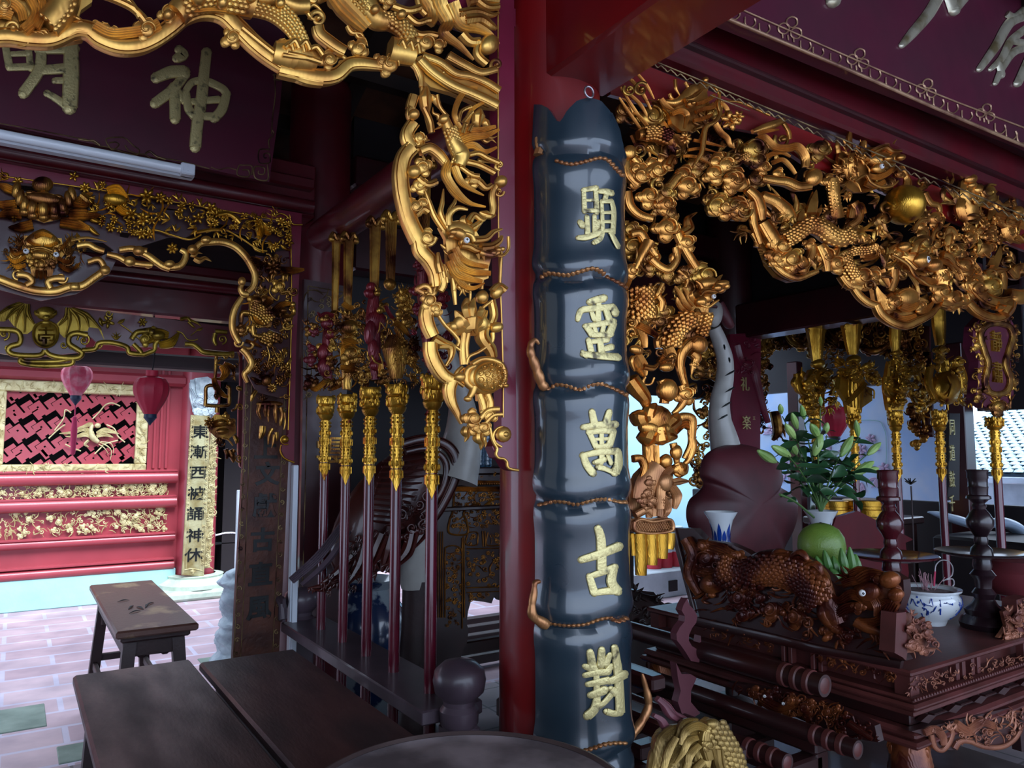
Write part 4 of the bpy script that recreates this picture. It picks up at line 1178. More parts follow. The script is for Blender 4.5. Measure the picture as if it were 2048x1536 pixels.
# right leg: foliage, small dragon, flowers, finger-like drops
S.new(); S.z = -.01; S.crop(280, 400, 4.267)
S.plate(A('990 470 1300 500 1296 800 1290 1100 1270 1536 1240 1700 1000 1640 900 1440 930 1340 850 1230 800 1120 830 900 950 800 1010 640'), [A('1160 440 1270 420 1280 480 1180 500'), A('870 900 960 860 900 1000 860 960'), A('1030 760 1080 720 1080 800'), A('1100 1100 1240 1150 1180 1180')], t=.01)
obj('pierced_ground', S.mb, M['dmaroon'], GA)
S.new(); S.z = .004
TR(S, '''
m 60/80/40 12 : 900 510 980 540 1040 560
W 1130 580 70 7 .3 14
m 50/70/20 16 : 1190 600 1290 610 1390 600
L 1240 620 100 90 50 .2
L 1150 610 110 90 50 .2
O 1310 780 40 180 1.2 22 -1 : 1200 790
F 1020 800 -80 130 34 .6
F 1050 700 -100 90 24 .6
r 16 8 : 1110 730 1100 800 1160 860 1180 820
C 970 860 50 200 3 12
P -2 12 : 930 870 1100 880 1150 960 1120 1080 1020 1090 940 1020
S 120 34 : 950 920 1030 960 1100 1030
B 985 870 50 44 0 .8 14
m 60/70/10 14 : 1060 900 1100 860 1080 830
m 60/60/20 12 : 1130 960 1200 900 1290 890
k 30 16 : 1200 990 1260 1000 1310 970
B 1210 950 30 26 0 1 20
B 1290 900 26 26 0 1 20
B 1300 950 20 34 0 1 18
m 60/70/10 14 : 960 940 1000 1030 1080 1070
r 50/46/30 4 : 930 970 870 970 860 1050
O 860 1100 52 0 1.2 22 1
C 860 1110 46 180 3 10
g 40 4 : 960 1080 970 1150 1040 1170
S 90 36 : 1040 1170 1100 1190 1150 1160
C 1100 1190 60 0 3 10
O 1250 1070 42 0 1.2 24 1 : 1190 1120
r 14 4 : 1080 1250 1100 1330 1080 1420
r 14 4 : 1120 1240 1160 1330 1210 1390
L 1190 1140 80 90 26 .2
m 30/30/10 2 : 900 1200 980 1230 1040 1260
W 1000 1380 34 6 0 6
T 1180 1380 -60 90 22 4 60
T 1100 1440 -100 90 22 4 60
L 1240 1420 -60 100 34 .3
''')
S.fill(np.array(A('960 1270 1260 1270 1250 1536 1000 1536')).reshape(-1, 2), 26, 64, 'fltws', 7, (.0, .02), .6)
S.fill(np.array(A('930 500 1280 500 1280 860 1260 1200 1000 1230 900 1130 900 880 1020 740')).reshape(-1, 2), 70, 78, 'fltwscl', 17, (-.014, .01), .55)
S.crop(400, 700, 5.909)
TR(S, '''
W 640 220 46 7 0 12
W 680 260 40 7 0 16
W 930 370 60 8 0 16
W 840 450 60 9 .2 16
L 600 320 20 130 50 .3
L 640 380 5 110 40 .3
B 780 360 60 70 30 .6 4
T 770 250 -90 80 24 4 80
T 960 230 -60 110 26 4 60
L 980 340 -50 130 50 .3
r 16 6 : 950 430 1020 420 1060 330 1070 300
O 1015 545 36 0 1.3 16 1 : 940 560
v 50/60/20 4 : 660 480 620 540 600 610
T 740 600 -90 90 26 5 120
B 820 640 160 40 0 .6 0
r 54/50/34/12 8 : 700 650 680 730 700 790 715 825
r 50/46/14 8 : 760 650 760 720 765 790
r 40/36/14 10 : 800 670 795 760 800 850
r 60/56/40/14 10 : 880 650 880 740 885 810 890 865
r 60/56/40/14 8 : 940 680 960 770 945 850 940 900
r 30/26/14 6 : 990 740 1000 850 985 940
v 80/80/30 2 : 740 900 730 980 705 1050
r 50/40/10 4 : 850 930 810 1010 800 1120
r 40/30/8 2 : 870 1000 860 1090 845 1160
v 50/40/10 2 : 900 970 905 1040 900 1080
''')
obj('leg_carving', S.mb, M['goldd'], GA)

# ================================================================ BAT PANEL under the outer lintel (plane y = 4.45)
BP = thing('bat_panel', 'maroon lintel panel with a gilded bat over a round longevity medallion', 'carved panel', (.9, 4.45, 2.2))
S = Sheet('Y', 4.45, (0, 340, 3.657), 2.0); S.new()
S.plate(A('-300 880 100 945 600 1015 1100 1075 1780 1160 1780 1330 1700 1330 1400 1300 1000 1290 720 1270 640 1200 620 1330 340 1360 60 1350 -300 1290'), t=.03); obj('panel_board', S.mb, M['maroon'], BP)
S.new(); S.z = .004
M['goldo'] = goldmat('olive_gilding', 'c0a040', '80661e', .34, .1, 50, '3a2412', .75)
TR(S, '''
P 0 10 : 215 985 150 970 70 1000 0 1040 -80 1100 30 1110 60 1090 100 1140 130 1160 160 1200 200 1200 240 1170 265 1130 230 1100 195 1050
P 0 10 : 480 1005 540 1020 620 1060 690 1110 740 1170 765 1250 720 1160 650 1150 640 1180 560 1180 520 1200 470 1230 440 1200 410 1130 450 1090 485 1050
v 30/36/10 8 : 205 985 210 1060 250 1130
v 26/30/10 8 : 195 985 180 1080 180 1190
v 26/30/10 8 : 180 985 130 1060 110 1150
v 24/30/8 8 : 170 980 90 1040 40 1100
v 24/26/8 8 : 150 975 60 1010 -60 1090
v 30/36/10 8 : 490 1010 480 1080 430 1140
v 26/30/10 8 : 500 1010 510 1100 480 1220
v 26/30/10 8 : 510 1015 570 1090 580 1180
v 24/30/8 8 : 520 1015 620 1070 650 1150
v 24/26/8 8 : 530 1015 640 1060 740 1170
B 335 1050 76 50 0 .8 6
v 40/40/8 16 : 300 1060 265 1050 255 1030
v 40/40/8 16 : 380 1060 400 1050 410 1030
B 338 1085 30 22 0 1 24
B 335 1120 36 20 0 .8 16
''')
obj('bat_relief', S.mb, M['goldo'], BP)
S.new(); S.z = .006
TR(S, '''
B 335 1200 96 100 0 .25 0
k 16 14 : 335 1105 410 1140 425 1205 400 1270 335 1298 265 1270 242 1205 262 1140 335 1105
k 14 20 : 300 1150 370 1150
k 14 20 : 280 1175 395 1175
k 14 20 : 335 1150 335 1210
k 14 20 : 275 1210 400 1210
k 14 20 : 280 1210 285 1250 310 1250
k 14 20 : 395 1210 392 1250 360 1250
k 14 20 : 305 1232 368 1232
k 14 20 : 335 1232 335 1275
''')
obj('longevity_medallion', S.mb, M['goldo'], BP)
S.new(); S.z = .006
TR(S, '''
g 42/42/42/38 0 : -80 1170 40 1170 120 1180 150 1220 140 1270 80 1290 60 1320 100 1350 220 1360 300 1352 325 1320
O 30 1200 44 90 1.3 18 -1
O 55 1300 24 0 1.2 14 1
g 42/42/42/38 0 : 640 1210 560 1195 510 1215 505 1270 560 1310 600 1340 560 1375 430 1370 360 1350 330 1320
O 615 1245 50 180 1.4 18 1
g 38 0 : 600 1320 690 1310 720 1270 790 1262 870 1275 930 1300 950 1340 1050 1350
O 720 1280 26 0 1.2 14 1
O 465 1280 26 0 1.2 14 1 : 520 1310
g 34/34 0 : 150 1380 150 1410 250 1430 410 1432 520 1420 530 1385 480 1385
g 30 0 : 150 1380 190 1400 300 1402 420 1400 490 1388
O 320 1425 26 0 1.2 14 1
O 350 1425 26 180 1.2 14 -1
''')
S.crop(280, 400, 4.267)
TR(S, '''
g 42 0 : -60 1230 0 1290 20 1320 80 1300 120 1280 130 1230 160 1190
g 40/44/44 0 : 380 1230 450 1235 500 1270 540 1300 620 1310 740 1318 800 1310
g 40/30 0 : 640 1140 630 1200 650 1240
g 36/36 0 : 640 1120 740 1130
O 700 1190 40 90 1.3 16 -1
O 500 1265 22 0 1.2 12 1
r 12 2 : 310 1120 360 1140 400 1190 450 1200 490 1190
v 30 4 : 340 1020 400 1010 430 1040
v 24/20/6 4 : 430 1030 480 1050 520 1080
v 24/20/6 4 : 410 1040 450 1080 470 1090
r 8 2 : 430 1160 480 1120 520 1110
L 480 1110 -20 60 26 .3
m 70/110/60 8 : 60 1200 150 1150 240 1160
m 60/90/10 10 : 160 1240 260 1220 330 1130
B 150 1160 60 40 0 .8 16
C 100 1130 44 200 3 14
m 50/50/10 4 : 30 1120 120 1110 200 1120
''')
S.crop(0, 340, 3.657)
TR(S, '''
W 790 1110 50 5 .4 4
O 795 1050 26 0 1.2 14 1
L 730 1080 70 70 36 .2
L 860 1120 -30 60 30 .2
T 850 1240 -90 60 16 5 100
g 40 8 : 960 1240 1000 1190 1080 1180
C 1060 1240 50 0 3 8
W 1040 1115 34 6 0 14
r 8 4 : 880 1130 950 1180 1020 1240
''')
obj('scroll_relief', S.mb, M['goldo'], BP)
# hanging bracket leg of this lintel
HB = thing('hanging_bracket', 'gilded fret bracket hanging beside the left-hand courtyard opening', 'carved bracket', (1.0, 4.45, 1.35))
S = Sheet('Y', 4.45, (400, 700, 5.909), 2.0); S.new()
S.plate(A('470 -20 500 -20 505 560 498 1100 486 1390 470 1370 450 1200 455 700 475 400'), t=.03); obj('bracket_board', S.mb, M['maroon'], HB)
S.new(); S.z = .002
TR(S, '''
g 40 0 : 190 60 185 200 175 330
m 90/120/60/10 4 : 260 180 300 260 250 340 170 330
m 60/80/60/20 6 : 160 330 190 440 270 530 330 560
m 50/60/10 6 : 280 160 380 210 400 340
g 44 0 : 60 660 66 560 70 450 110 420 170 420
g 44 0 : 60 650 150 660 280 660 340 640 345 540 345 450 310 430
C 190 540 40 0 3 4
g 50 0 : 200 680 200 740
O 470 680 46 180 1.3 22 1
g 30 2 : 370 720 420 690 440 640
B 460 455 40 30 30 .8 4
P -6 12 : 100 860 180 760 330 780 420 840 430 980 330 1060 200 1040 110 960
W 110 860 70 7 0 6
m 80/90/40 10 : 150 880 250 860 380 860
B 250 860 60 40 0 .8 18
B 260 960 80 40 -5 .8 10
C 360 860 50 -40 3 10
C 300 780 40 -90 3 10
T 230 1040 100 120 30 5 80
r 20 2 : 270 1040 330 1060 390 1130
O 250 1100 46 0 1.2 20 1
v 60/60/20 4 : 300 1170 320 1230 310 1290
v 60/80/20 4 : 350 1180 380 1260 395 1330
g 60/50/30 6 : 400 1180 370 1230 400 1290
O 455 1280 50 0 1.4 20 1
v 50/60/10 6 : 400 1010 430 1070 420 1110
''')
S.fill(np.array(A('190 80 460 100 470 280 400 330 300 300 200 180')).reshape(-1, 2), 12, 80, 'ltw', 9, (0, .02), .7)
obj('bracket_carving', S.mb, M['goldd'], HB)
# ================================================================ LANTERNS
M['silk'] = mat('red_lantern_silk', 'b8203c', .55, 0, 'a81c36', 6, wave=.1, ws=120, wd=1); M['silk2'] = mat('sunlit_tint_lantern_silk', 'e0506e', .6, 0, 'e8909c', 20, 8, ramp=(.45, .62))  # the pink silk paints sunlight into the lantern colour
M['navy'] = mat('dark_blue_cap', '22304a', .5); M['cord'] = mat('dark_cord', '1c1418', .8); M['tassel'] = mat('pink_tassel', 'd83c68', .7)
def lantern(c, r, h, m, lab, tassel, cord):
    t = thing('silk_lantern', lab, 'lantern', c); c = np.array(c, float)
    q = MB(); n = 12; pr = [(.30, 1.0), (.36, .985), (.78, .93), (.96, .80), (1.0, .66), (.95, .52), (.78, .33), (.55, .15), (.42, .05), (.36, 0)]
    P = []
    for rr, z in pr:
        P.append([(c[0]+r*rr*(1-.055*abs(math.sin(6*a)))*math.cos(a), c[1]+r*rr*(1-.055*abs(math.sin(6*a)))*math.sin(a), c[2]+h*(z-1)) for a in np.arange(48)*2*pi/48])
    q.grid(np.array(P), closev=True); obj('lantern_shade', q, m, t)
    q = MB(); q.lathe([(0, .03), (.34*r, .03), (.34*r, 0), (.30*r, -.003)], c, 20); obj('top_ring', q, m, t)
    q = MB(); q.lathe([(.34*r, 0), (.36*r, -.02), (.10*r, -.05), (0, -.065)], c-np.array([0, 0, h]), 16); obj('bottom_cap', q, M['navy'], t)
    q = MB(); q.tube([c+np.array([0, 0, .02]), c+np.array([.01, 0, cord*.5]), c+np.array([-.004, 0, cord])], .004, 6, smooth=4); obj('cord', q, M['cord'], t)
    if tassel:
        e = c-np.array([0, 0, h+.06]); q = MB(); q.tube([e, e-np.array([0, 0, .08])], .004, 6); q.lathe([(0, 0), (.012, -.01), (.018, -.09), (.014, -.2), (.012, -.23), (0, -.24)], e-np.array([0, 0, .06]), 12); obj('tassel', q, m if False else M['tassel'], t)
c2 = hit(304, 752, Y=4.57); lantern(c2, .094, .213, M['silk'], 'deep red silk lantern hanging by a dark cord in the shade', False, .345)
c1 = hit(155, 730, Y=5.2); lantern(c1, .085, .185, M['silk2'], 'silk lantern coloured pink as if sunlit, with a pink tassel', True, .86)

# ================================================================ LATTICE WINDOW in the courtyard wall
def fret(w_, h_, u, ang):
    """interlocking swastika fret as bars clipped to a w x h window; returns segments"""
    segs = []; c, s_ = math.cos(ang), math.sin(ang); n = int((w_+h_)/u)+2
    base = [((0, 0), (0, 2)), ((0, 0), (2, 0)), ((0, 2), (-1.2, 2)), ((2, 0), (2, -1.2)), ((1, 0), (1, 1.3)), ((0, 1), (-1.3, 1)), ((1, 1.3), (2, 1.3)), ((-1.3, 1), (-1.3, 0)), ((2, -1.2), (3, -1.2))]
    for i in range(-n, n):
        for j in range(-n, n):
            ox, oy = (i*2+j*1)*u*1.5, (j*2-i*1)*u*1.5
            for (a, b) in base:
                p = [((q[0]*u+ox)*c-(q[1]*u+oy)*s_, (q[0]*u+ox)*s_+(q[1]*u+oy)*c) for q in (a, b)]
                # clip to the window
                (x0, y0), (x1, y1) = p; t0, t1 = 0, 1; ok = True
                for d, lo, hi, st_ in ((x1-x0, -w_/2, w_/2, x0), (y1-y0, -h_/2, h_/2, y0)):
                    if abs(d) < 1e-9:
                        if st_ < lo or st_ > hi: ok = False
                    else:
                        ta, tb = (lo-st_)/d, (hi-st_)/d
                        if ta > tb: ta, tb = tb, ta
                        t0 = max(t0, ta); t1 = min(t1, tb)
                if ok and t1-t0 > .05: segs.append(((x0+(x1-x0)*t0, y0+(y1-y0)*t0), (x0+(x1-x0)*t1, y0+(y1-y0)*t1)))
    return segs
wx, wz, ww, wh = .465, 1.735, 1.12, .70
q = MB(); k = 0
for a, b in fret(ww, wh, .058, math.radians(38)):
    a = np.array(a); b = np.array(b); d = b-a; L = np.linalg.norm(d); d /= L+1e-9; nn = np.array([-d[1], d[0]])*.0205; a = a-d*.0205; b = b+d*.0205
    y = YW+.03+(k % 7)*.0004; k += 1
    pts = [(wx+p[0], y, wz+p[1]) for p in (a+nn, b+nn, b-nn, a-nn)]; q.prism(pts, (0, .04, 0))
wn = struct('window_1', q, M['redw'], 'red diagonal fretwork lattice window in the courtyard wall')
S = Sheet('Y', YW+.02, (60, 740, 5.12), 1.6); S.new(); S.z = .006
x0, x1, z0, z1 = wx-ww/2, wx+ww/2, wz-wh/2, wz+wh/2; fr = .11
q = MB(); q.box((x0-fr, YW-.01, z1), (x1+fr, YW+.06, z1+fr), .01); q.box((x0-fr, YW-.01, z0-fr*.8), (x1+fr, YW+.06, z0), .01); q.box((x0-fr, YW-.01, z0), (x0, YW+.06, z1), .01); q.box((x1, YW-.01, z0), (x1+fr, YW+.06, z1), .01)
fo = struct('window_frame', q, M['goldp'], 'pale gilded frame of the lattice window', parent=wn)
def W2P(x, z, Y=YW): a = pix((x, Y, z)); return ((a[0]-S.x0)*S.k, (a[1]-S.y0)*S.k)
def band(x0, x1, z0, z1, n, size, seed, mix='wwcsl', Y=YW, zz=(0, .012)):
    P = [W2P(x0, z0, Y), W2P(x1, z0, Y), W2P(x1, z1, Y), W2P(x0, z1, Y)]; S.fill(np.array(P), n, size, mix, seed, zz, .42)
S.c = YW-.01
band(x0-fr*.9, x1+fr*.9, z1+.02, z1+fr*.85, 60, 46, 1, 'wwl'); band(x0-fr*.9, x1+fr*.9, z0-fr*.7, z0-.012, 60, 46, 2, 'wwl'); band(x0-fr*.85, x0-.015, z0, z1, 40, 46, 3, 'wwl'); band(x1+.015, x1+fr*.85, z0, z1, 40, 46, 4, 'wwl')
struct('window_carving', S.mb, M['goldp'], 'scrollwork on the window frame', parent=wn)
S.new(); S.c = YW+.02; S.z = .02
TR(S, '''
m 40/60/40/6 0 : 620 640 540 600 440 640 300 650
m 40/50/30/6 6 : 620 680 560 660 470 680 360 680
m 36/44/24/6 10 : 640 560 600 560 520 590 450 610
m 36/60/40/6 4 : 680 650 760 620 830 630 910 655
m 30/50/30/6 8 : 680 680 740 660 800 670 850 690
r 30/50/70/40 8 1 : 640 560 620 620 640 690 700 740
B 690 570 34 26 0 1 10
S 50 22 : 630 640 660 710
r 14/12/6 4 : 710 740 790 780 830 830 820 920
r 12/10/6 4 : 720 735 820 750 850 800 850 850
r 12/10/6 4 : 700 760 760 800 800 860
v 30/30/10 2 : 600 720 560 760 600 790
g 14 -2 : 250 620 340 500 360 410 420 440
g 14 -2 : 640 500 700 440 770 360 840 340 920 370
g 14 -2 : 780 560 860 600 900 680 970 740
g 14 -2 : 190 700 300 600 360 560
g 14 -2 : 360 760 440 800 520 830
g 14 -2 : 660 860 720 800 760 760 900 720
''')
struct('window_phoenix', S.mb, M['goldp'], 'gilded phoenix in the middle of the lattice', parent=wn)
# gilded friezes between the rails
def frieze(z0, z1, lab, seed, bits):
    S.new(); S.c = YW+.03; S.z = 0
    for xa in (-2.3, -1.6, -.95, -.3, .35, .95): band(xa, xa+.62 if xa < .9 else 1.34, z0, z1, 90, 50, seed+int(xa*10), 'wwwcsl', YW+.03, (0, .02))
    TR(S, bits); return obj('frieze', S.mb, M['goldp'], None, lab, 'carved frieze')
f1 = frieze(1.06, 1.185, 'gilded scroll frieze under the top rail of the red wall', 5, '''
O 400 1265 62 0 1.4 26 1
O 670 1265 62 180 1.4 26 -1
''')
f2 = frieze(.70, .92, 'gilded dragon frieze between the lower rails of the red wall', 50, '')

# ================================================================ COUPLET BOARD on the courtyard column
M['board_gilt'] = mat('pale_gilt_couplet_ground', 'b8b48c', .5, .35, '8c7c4c', 7, 8, bump=.3, bs=60); M['black'] = mat('black_lacquer_characters', '0c1214', .35, coat=.4)
KB = thing('couplet_board', 'pale gilt couplet board with black characters on the courtyard column', 'couplet board', (1.6, 8.36, .25))
S = Sheet('Y', 8.38, (0, 700, 3.2), 1.6); S.new()
S.plate(A('1222 415 1345 424 1330 900 1305 1448 1163 1440 1195 900'), t=.03); obj('board', S.mb, M['board_gilt'], KB)
S.new(); S.z = .004
for p_ in ('1228 425 1202 900 1170 1432', '1243 430 1218 900 1192 1400', '1338 432 1324 900 1300 1438', '1318 430 1302 900 1280 1400'): S.st(A(p_), 4, 'k')
for (xa, ya, xb, yb) in ((1232, 450, 1210, 700), (1330, 450, 1322, 700), (1212, 790, 1200, 1040), (1322, 790, 1312, 1040), (1302, 1130, 1294, 1370)):
    for i in range(9): S.curl(xa+(xb-xa)*i/8, ya+(yb-ya)*i/8, 9, 90*(i % 4), 1.1, 5, 'r', 1 if i % 2 else -1)
S.st(A('1180 1408 1230 1400 1295 1412'), 6, 'k'); S.cloud(1235, 1415, 14, 90)
obj('gilt_border', S.mb, M['goldp'], KB)
for ch, x, y in (('東', 1282, 522), ('漸', 1272, 650), ('西', 1268, 782), ('被', 1258, 915), ('誦', 1252, 1045), ('神', 1250, 1185), ('休', 1240, 1310)): q = MB(); put_glyph(q, ch, x/3.2, 700+y/3.2, 8.378, .145, .004, .012, 1.25); obj('character', q, M['black'], KB, 'black Chinese character')
S.new(); S.z = -.02; S.c = 8.4
S.plate(A('1352 500 1388 520 1375 1000 1345 1395 1312 1400 1330 900'), t=.02)
S.fill(np.array(A('1355 500 1386 520 1374 1000 1342 1395 1318 1395 1334 900')).reshape(-1, 2), 90, 34, 'wls', 8, (0, .01), .5)
obj('side_scrollwork', S.mb, M['goldp'], KB)
# white plaster carving above
S = Sheet('Y', 8.44, (0, 700, 3.2), 1.8); S.new(); M['plaster'] = mat('white_plaster_relief', 'ccd8dc', .6, 0, '9aa8b0', 16, 6)
TR(S, '''
P -4 40 : 1215 210 1250 180 1330 170 1375 200 1370 430 1290 440 1240 400 1215 300
m 30/30/8 4 : 1230 190 1240 300 1260 370
m 30/30/8 4 : 1260 180 1270 280 1290 350
v 20/20/6 6 : 1220 240 1260 320 1270 400
C 1280 330 40 60 3 10
C 1310 400 40 120 3 12
C 1350 330 34 0 3 10
C 1270 390 30 180 3 8
''')
S.fill(np.array(A('1240 290 1370 290 1370 430 1260 420')).reshape(-1, 2), 24, 40, 'ctw', 5, (.01, .03), .5)
obj('plaster_carving', S.mb, M['plaster'], None, 'white plaster relief at the head of the courtyard column', 'relief carving')

# ================================================================ BROWN COUPLET BOARD on the back column
M['rust'] = mat('rust_brown_gilt_ground', '5a3020', .5, .2, '3c1c14', 9, 8, bump=.3, bs=50)
BB = thing('couplet_board', 'tall rust-brown couplet board with black characters beside the stone post', 'couplet board', (1.0, 3.66, .3))
S = Sheet('Y', 3.68, (0, 0, 1), 2); S.new()
S.plate(A('492 700 586 706 577 924 568 1120 556 1345 464 1345 474 1150 486 931'), t=.035); obj('board', S.mb, M['rust'], BB)
S.new(); S.z = .003
for p_ in ('505 740 498 900 490 1120 480 1340', '572 740 562 930 553 1120 544 1340', '494 702 487 931 475 1150 466 1340'): S.st(A(p_), 1.6, 'k')
for i in range(22): S.curl(494-i*1.0, 760+i*26, 5, 70*i, 1.1, 2.2, 'r', 1 if i % 2 else -1); S.curl(573-i*1.05, 770+i*26, 5, 90*i, 1.1, 2.2, 'r', -1 if i % 2 else 1)
obj('border_lines', S.mb, M['dimgilt'], BB)
for ch, x, y in (('上', 532, 896), ('文', 535, 947), ('獻', 530, 1010), ('古', 525, 1079), ('直', 521, 1148), ('風', 518, 1214)): q = MB(); put_glyph(q, ch, x, y, 3.678, .115, .004, .03, 1.0); obj('character', q, M['black'], BB, 'black Chinese character')
S.new(); S.z = .0
q = MB(); q.box((1.125, 3.62, .5), (1.15, 3.66, 1.44), .004); q.box((1.13, 3.60, .13), (1.155, 3.64, .9), .004); obj('gloss_strip', q, M['plastic'], BB, 'white strip imitating the sky gloss on the red column')  # white strip stands in for the bluish gloss on the column

# ================================================================ CARVED STONE POST, DARK DOORWAY FURNITURE
q = MB(); SP = hit(480, 1325, Zc=0)
prof = [(.19, 0), (.2, .05), (.17, .1), (.15, .12), (.16, .2), (.15, .32), (.13, .36), (.15, .38), (.15, .42), (.12, .45), (.13, .55), (.14, .66), (.12, .74), (.15, .77), (.16, .80), (.12, .84), (.10, .9), (.05, .93), (0, .94)]
prof = [(r*1.05, z*.72) for r, z in prof]; n = 40; P = []
zs = np.linspace(0, prof[-1][1], 60)
for z in zs:
    r = np.interp(z, [p[1] for p in prof], [p[0] for p in prof]); row = []
    for a in np.arange(n)*2*pi/n:
        d = .02*math.sin(5*a+z*40)*math.sin(z*70+3*a) if z > .1 else 0
        row.append((SP[0]+(r+d)*math.cos(a), SP[1]+(r+d)*math.sin(a), z))
    P.append(row)
q.grid(np.array(P), closev=True); obj('stone_post', q, M['stone'], None, 'grey-blue carved stone post standing behind the rust-brown board', 'stone post', ang=60)
M['chrome'] = mat('bright_steel_tube', 'c8d0d8', .2, .9)
c = hit(447, 1132, Y=9.0); t = thing('metal_chair', 'steel tube chair in the dark doorway beyond the courtyard column', 'chair', (c[0], 9.0, 0))
q = MB(); x_, y_ = c[0], 9.0
q.tube([(x_-.17, y_, .02), (x_-.13, y_, .5), (x_-.05, y_, .58), (x_+.12, y_, .58), (x_+.16, y_, .5), (x_+.17, y_, .02)], .012, 8, smooth=5); q.tube([(x_+.04, y_+.1, .02), (x_+.05, y_+.1, .56)], .012, 8); q.tube([(x_-.17, y_, .02), (x_-.18, y_+.2, .02), (x_+.17, y_+.2, .02), (x_+.17, y_, .02)], .012, 8); obj('chair_frame', q, M['chrome'], t)
q = MB(); q.box((x_-.14, y_, .46), (x_+.15, y_+.28, .49), .01); obj('seat', q, M['black'], t)
a_ = hit(481, 980, Y=7.4); b_ = hit(481, 1152, Y=7.4)
q = MB(); q.box((a_[0]-.03, 7.38, 0), (a_[0]+.09, 7.42, a_[2]), .004); obj('leaning_board', q, M['white'], None, 'pale board standing upright in the dark doorway', 'board')
q = MB(); q.box((2.0, 9.0, 0), (6, 9.25, 3.2)); q.box((1.9, 7.9, 2.3), (3.4, 8.9, 2.66)); struct('wall_doorway', q, M['dark'], 'near-black sheet painting the unlit doorway beyond the courtyard column')  # near-black sheet stands in for the darkness of the doorway
# ================================================================ BENCHES
M['benchtop'] = mat('worn_brown_bench_top', '4a2c2a', .38, 0, '2e1c1e', 5, 8, bump=.12, bs=50, rough2=.6, stretch=(2.2, .5, 1))
M['worn'] = mat('worn_brown_wood_with_bare_patch', '5a3c34', .4, 0, 'a8906a', 4.5, 9, bump=.15, bs=60, ramp=(.55, .66), stretch=(1.2, .8, 1))
def bench(x0, x1, y0, y1, z, topm, lab, splay=.05, detail=True):
    t = thing('wooden_bench', lab, 'bench', ((x0+x1)/2, (y0+y1)/2, 0))
    q = MB(); q.box((x0, y0, z-.035), (x1, y1, z), .008); obj('bench_top', q, topm, t)
    q = MB(); q.box((x0+.025, y0+.05, z-.065), (x1-.025, y1-.05, z-.035), .008)
    for yy in (y0+.1, y1-.13): q.box((x0+.05, yy, z-.14), (x1-.05, yy+.025, z-.06), .004)
    for xx in (x0+.04, x1-.065): q.box((xx, y0+.1, z-.13), (xx+.025, y1-.1, z-.06), .004)
    obj('apron', q, M['darkwood'], t)
    for sx in (-1, 1):
        for sy in (-1, 1):
            X0 = x0+.07 if sx < 0 else x1-.07; Y0 = y0+.12 if sy < 0 else y1-.12; X1 = X0+sx*splay; Y1 = Y0+sy*splay*1.4; q = MB(); r = .027
            a = [(X0-r, Y0-r, z-.06), (X0+r, Y0-r, z-.06), (X0+r, Y0+r, z-.06), (X0-r, Y0+r, z-.06)]; b = [(X1-r, Y1-r, 0), (X1+r, Y1-r, 0), (X1+r, Y1+r, 0), (X1-r, Y1+r, 0)]
            q.grid(np.array([b, a]), closev=True, flip=False)
            q.f += [(3, 2, 1, 0), (4, 5, 6, 7)]
            if detail:  # scrolled spandrel
                q.box((X0+sx*.002-.012, Y0-.03, z-.22), (X0+sx*.002+.012, Y0+.03, z-.1), .012); q.box((X0-sx*.05-.02, Y0-.012, z-.15), (X0-sx*.05+.02, Y0+.012, z-.1), .01)
            obj('leg', q, M['darkwood'], t, ang=30)
    q = MB(); k = .62
    for sy in (-1, 1):
        Y0 = (y0+.12 if sy < 0 else y1-.12)+sy*splay*1.4*k; q.box((x0+.05, Y0-.012, z*(1-k)+.02), (x1-.05, Y0+.012, z*(1-k)+.06), .004)
    for sx in (-1, 1):
        X0 = (x0+.07 if sx < 0 else x1-.07)+sx*splay*k; q.box((X0-.012, y0+.1, z*(1-k)-.02), (X0+.012, y1-.1, z*(1-k)+.02), .004)
    obj('stretcher', q, M['darkwood'], t); return t
bench(.405, .745, 3.75, 5.15, .72, M['worn'], 'narrow wooden bench with a worn pale patch standing by the courtyard')
bench(.208, .592, 1.55, 3.12, .72, M['benchtop'], 'dark wooden bench on the courtyard side of the near pair', .03)
bench(.612, .968, 1.55, 3.05, .72, M['benchtop'], 'dark wooden bench of the near pair next to the weapon rack', .03)
M['litter'] = mat('dry_leaf_bits', '1c1412', .7)
for i, (x, y, a) in enumerate(((247, 1202, .2), (262, 1215, 1.0), (270, 1224, .4), (280, 1216, 1.9), (293, 1212, 1.2), (300, 1208, .7))):
    c = hit(x, y, Zc=.722); q = MB(); q.tube([c+np.array([-.03*math.cos(a), -.05*math.sin(a), 0]), c+np.array([0, 0, .006]), c+np.array([.03*math.cos(a), .05*math.sin(a), 0])], [.002, .007, .001], 6, smooth=4, flat=.5)
    obj('dry_leaf', q, M['litter'], None, 'small dark dry leaf lying on the worn bench by the courtyard', 'leaf', 'dry leaves on the worn bench')
# ================================================================ DRUM
M['skin'] = mat('grey_brown_drum_skin', '968a8e', .55, 0, '5c5458', 5, 7, bump=.1, bs=40, ramp=(.42, .58)); M['drumrim'] = mat('dark_drum_rim', '4a3c3a', .45, 0, '3a2c2c', 8)
rim = hit(935, 1459, Zc=.9); d_ = (rim-CAM)[:2]; d_ /= np.linalg.norm(d_); DC = np.array([rim[0]-d_[0]*.295, rim[1]-d_[1]*.295, 0])
t = thing('drum', 'large ceremonial drum with a stained grey skin under the couplet board', 'drum', (DC[0], DC[1], .1))
q = MB(); q.lathe([(.27, .12), (.30, .14), (.335, .4), (.345, .52), (.335, .64), (.30, .86), (.293, .885), (.27, .885), (.27, .12)], DC, 56); obj('drum_body', q, M['maroon'], t)
q = MB(); q.lathe([(.284, .893), (.29, .899), (.297, .897), (.300, .88), (.30, .85), (.296, .85)], DC, 64)
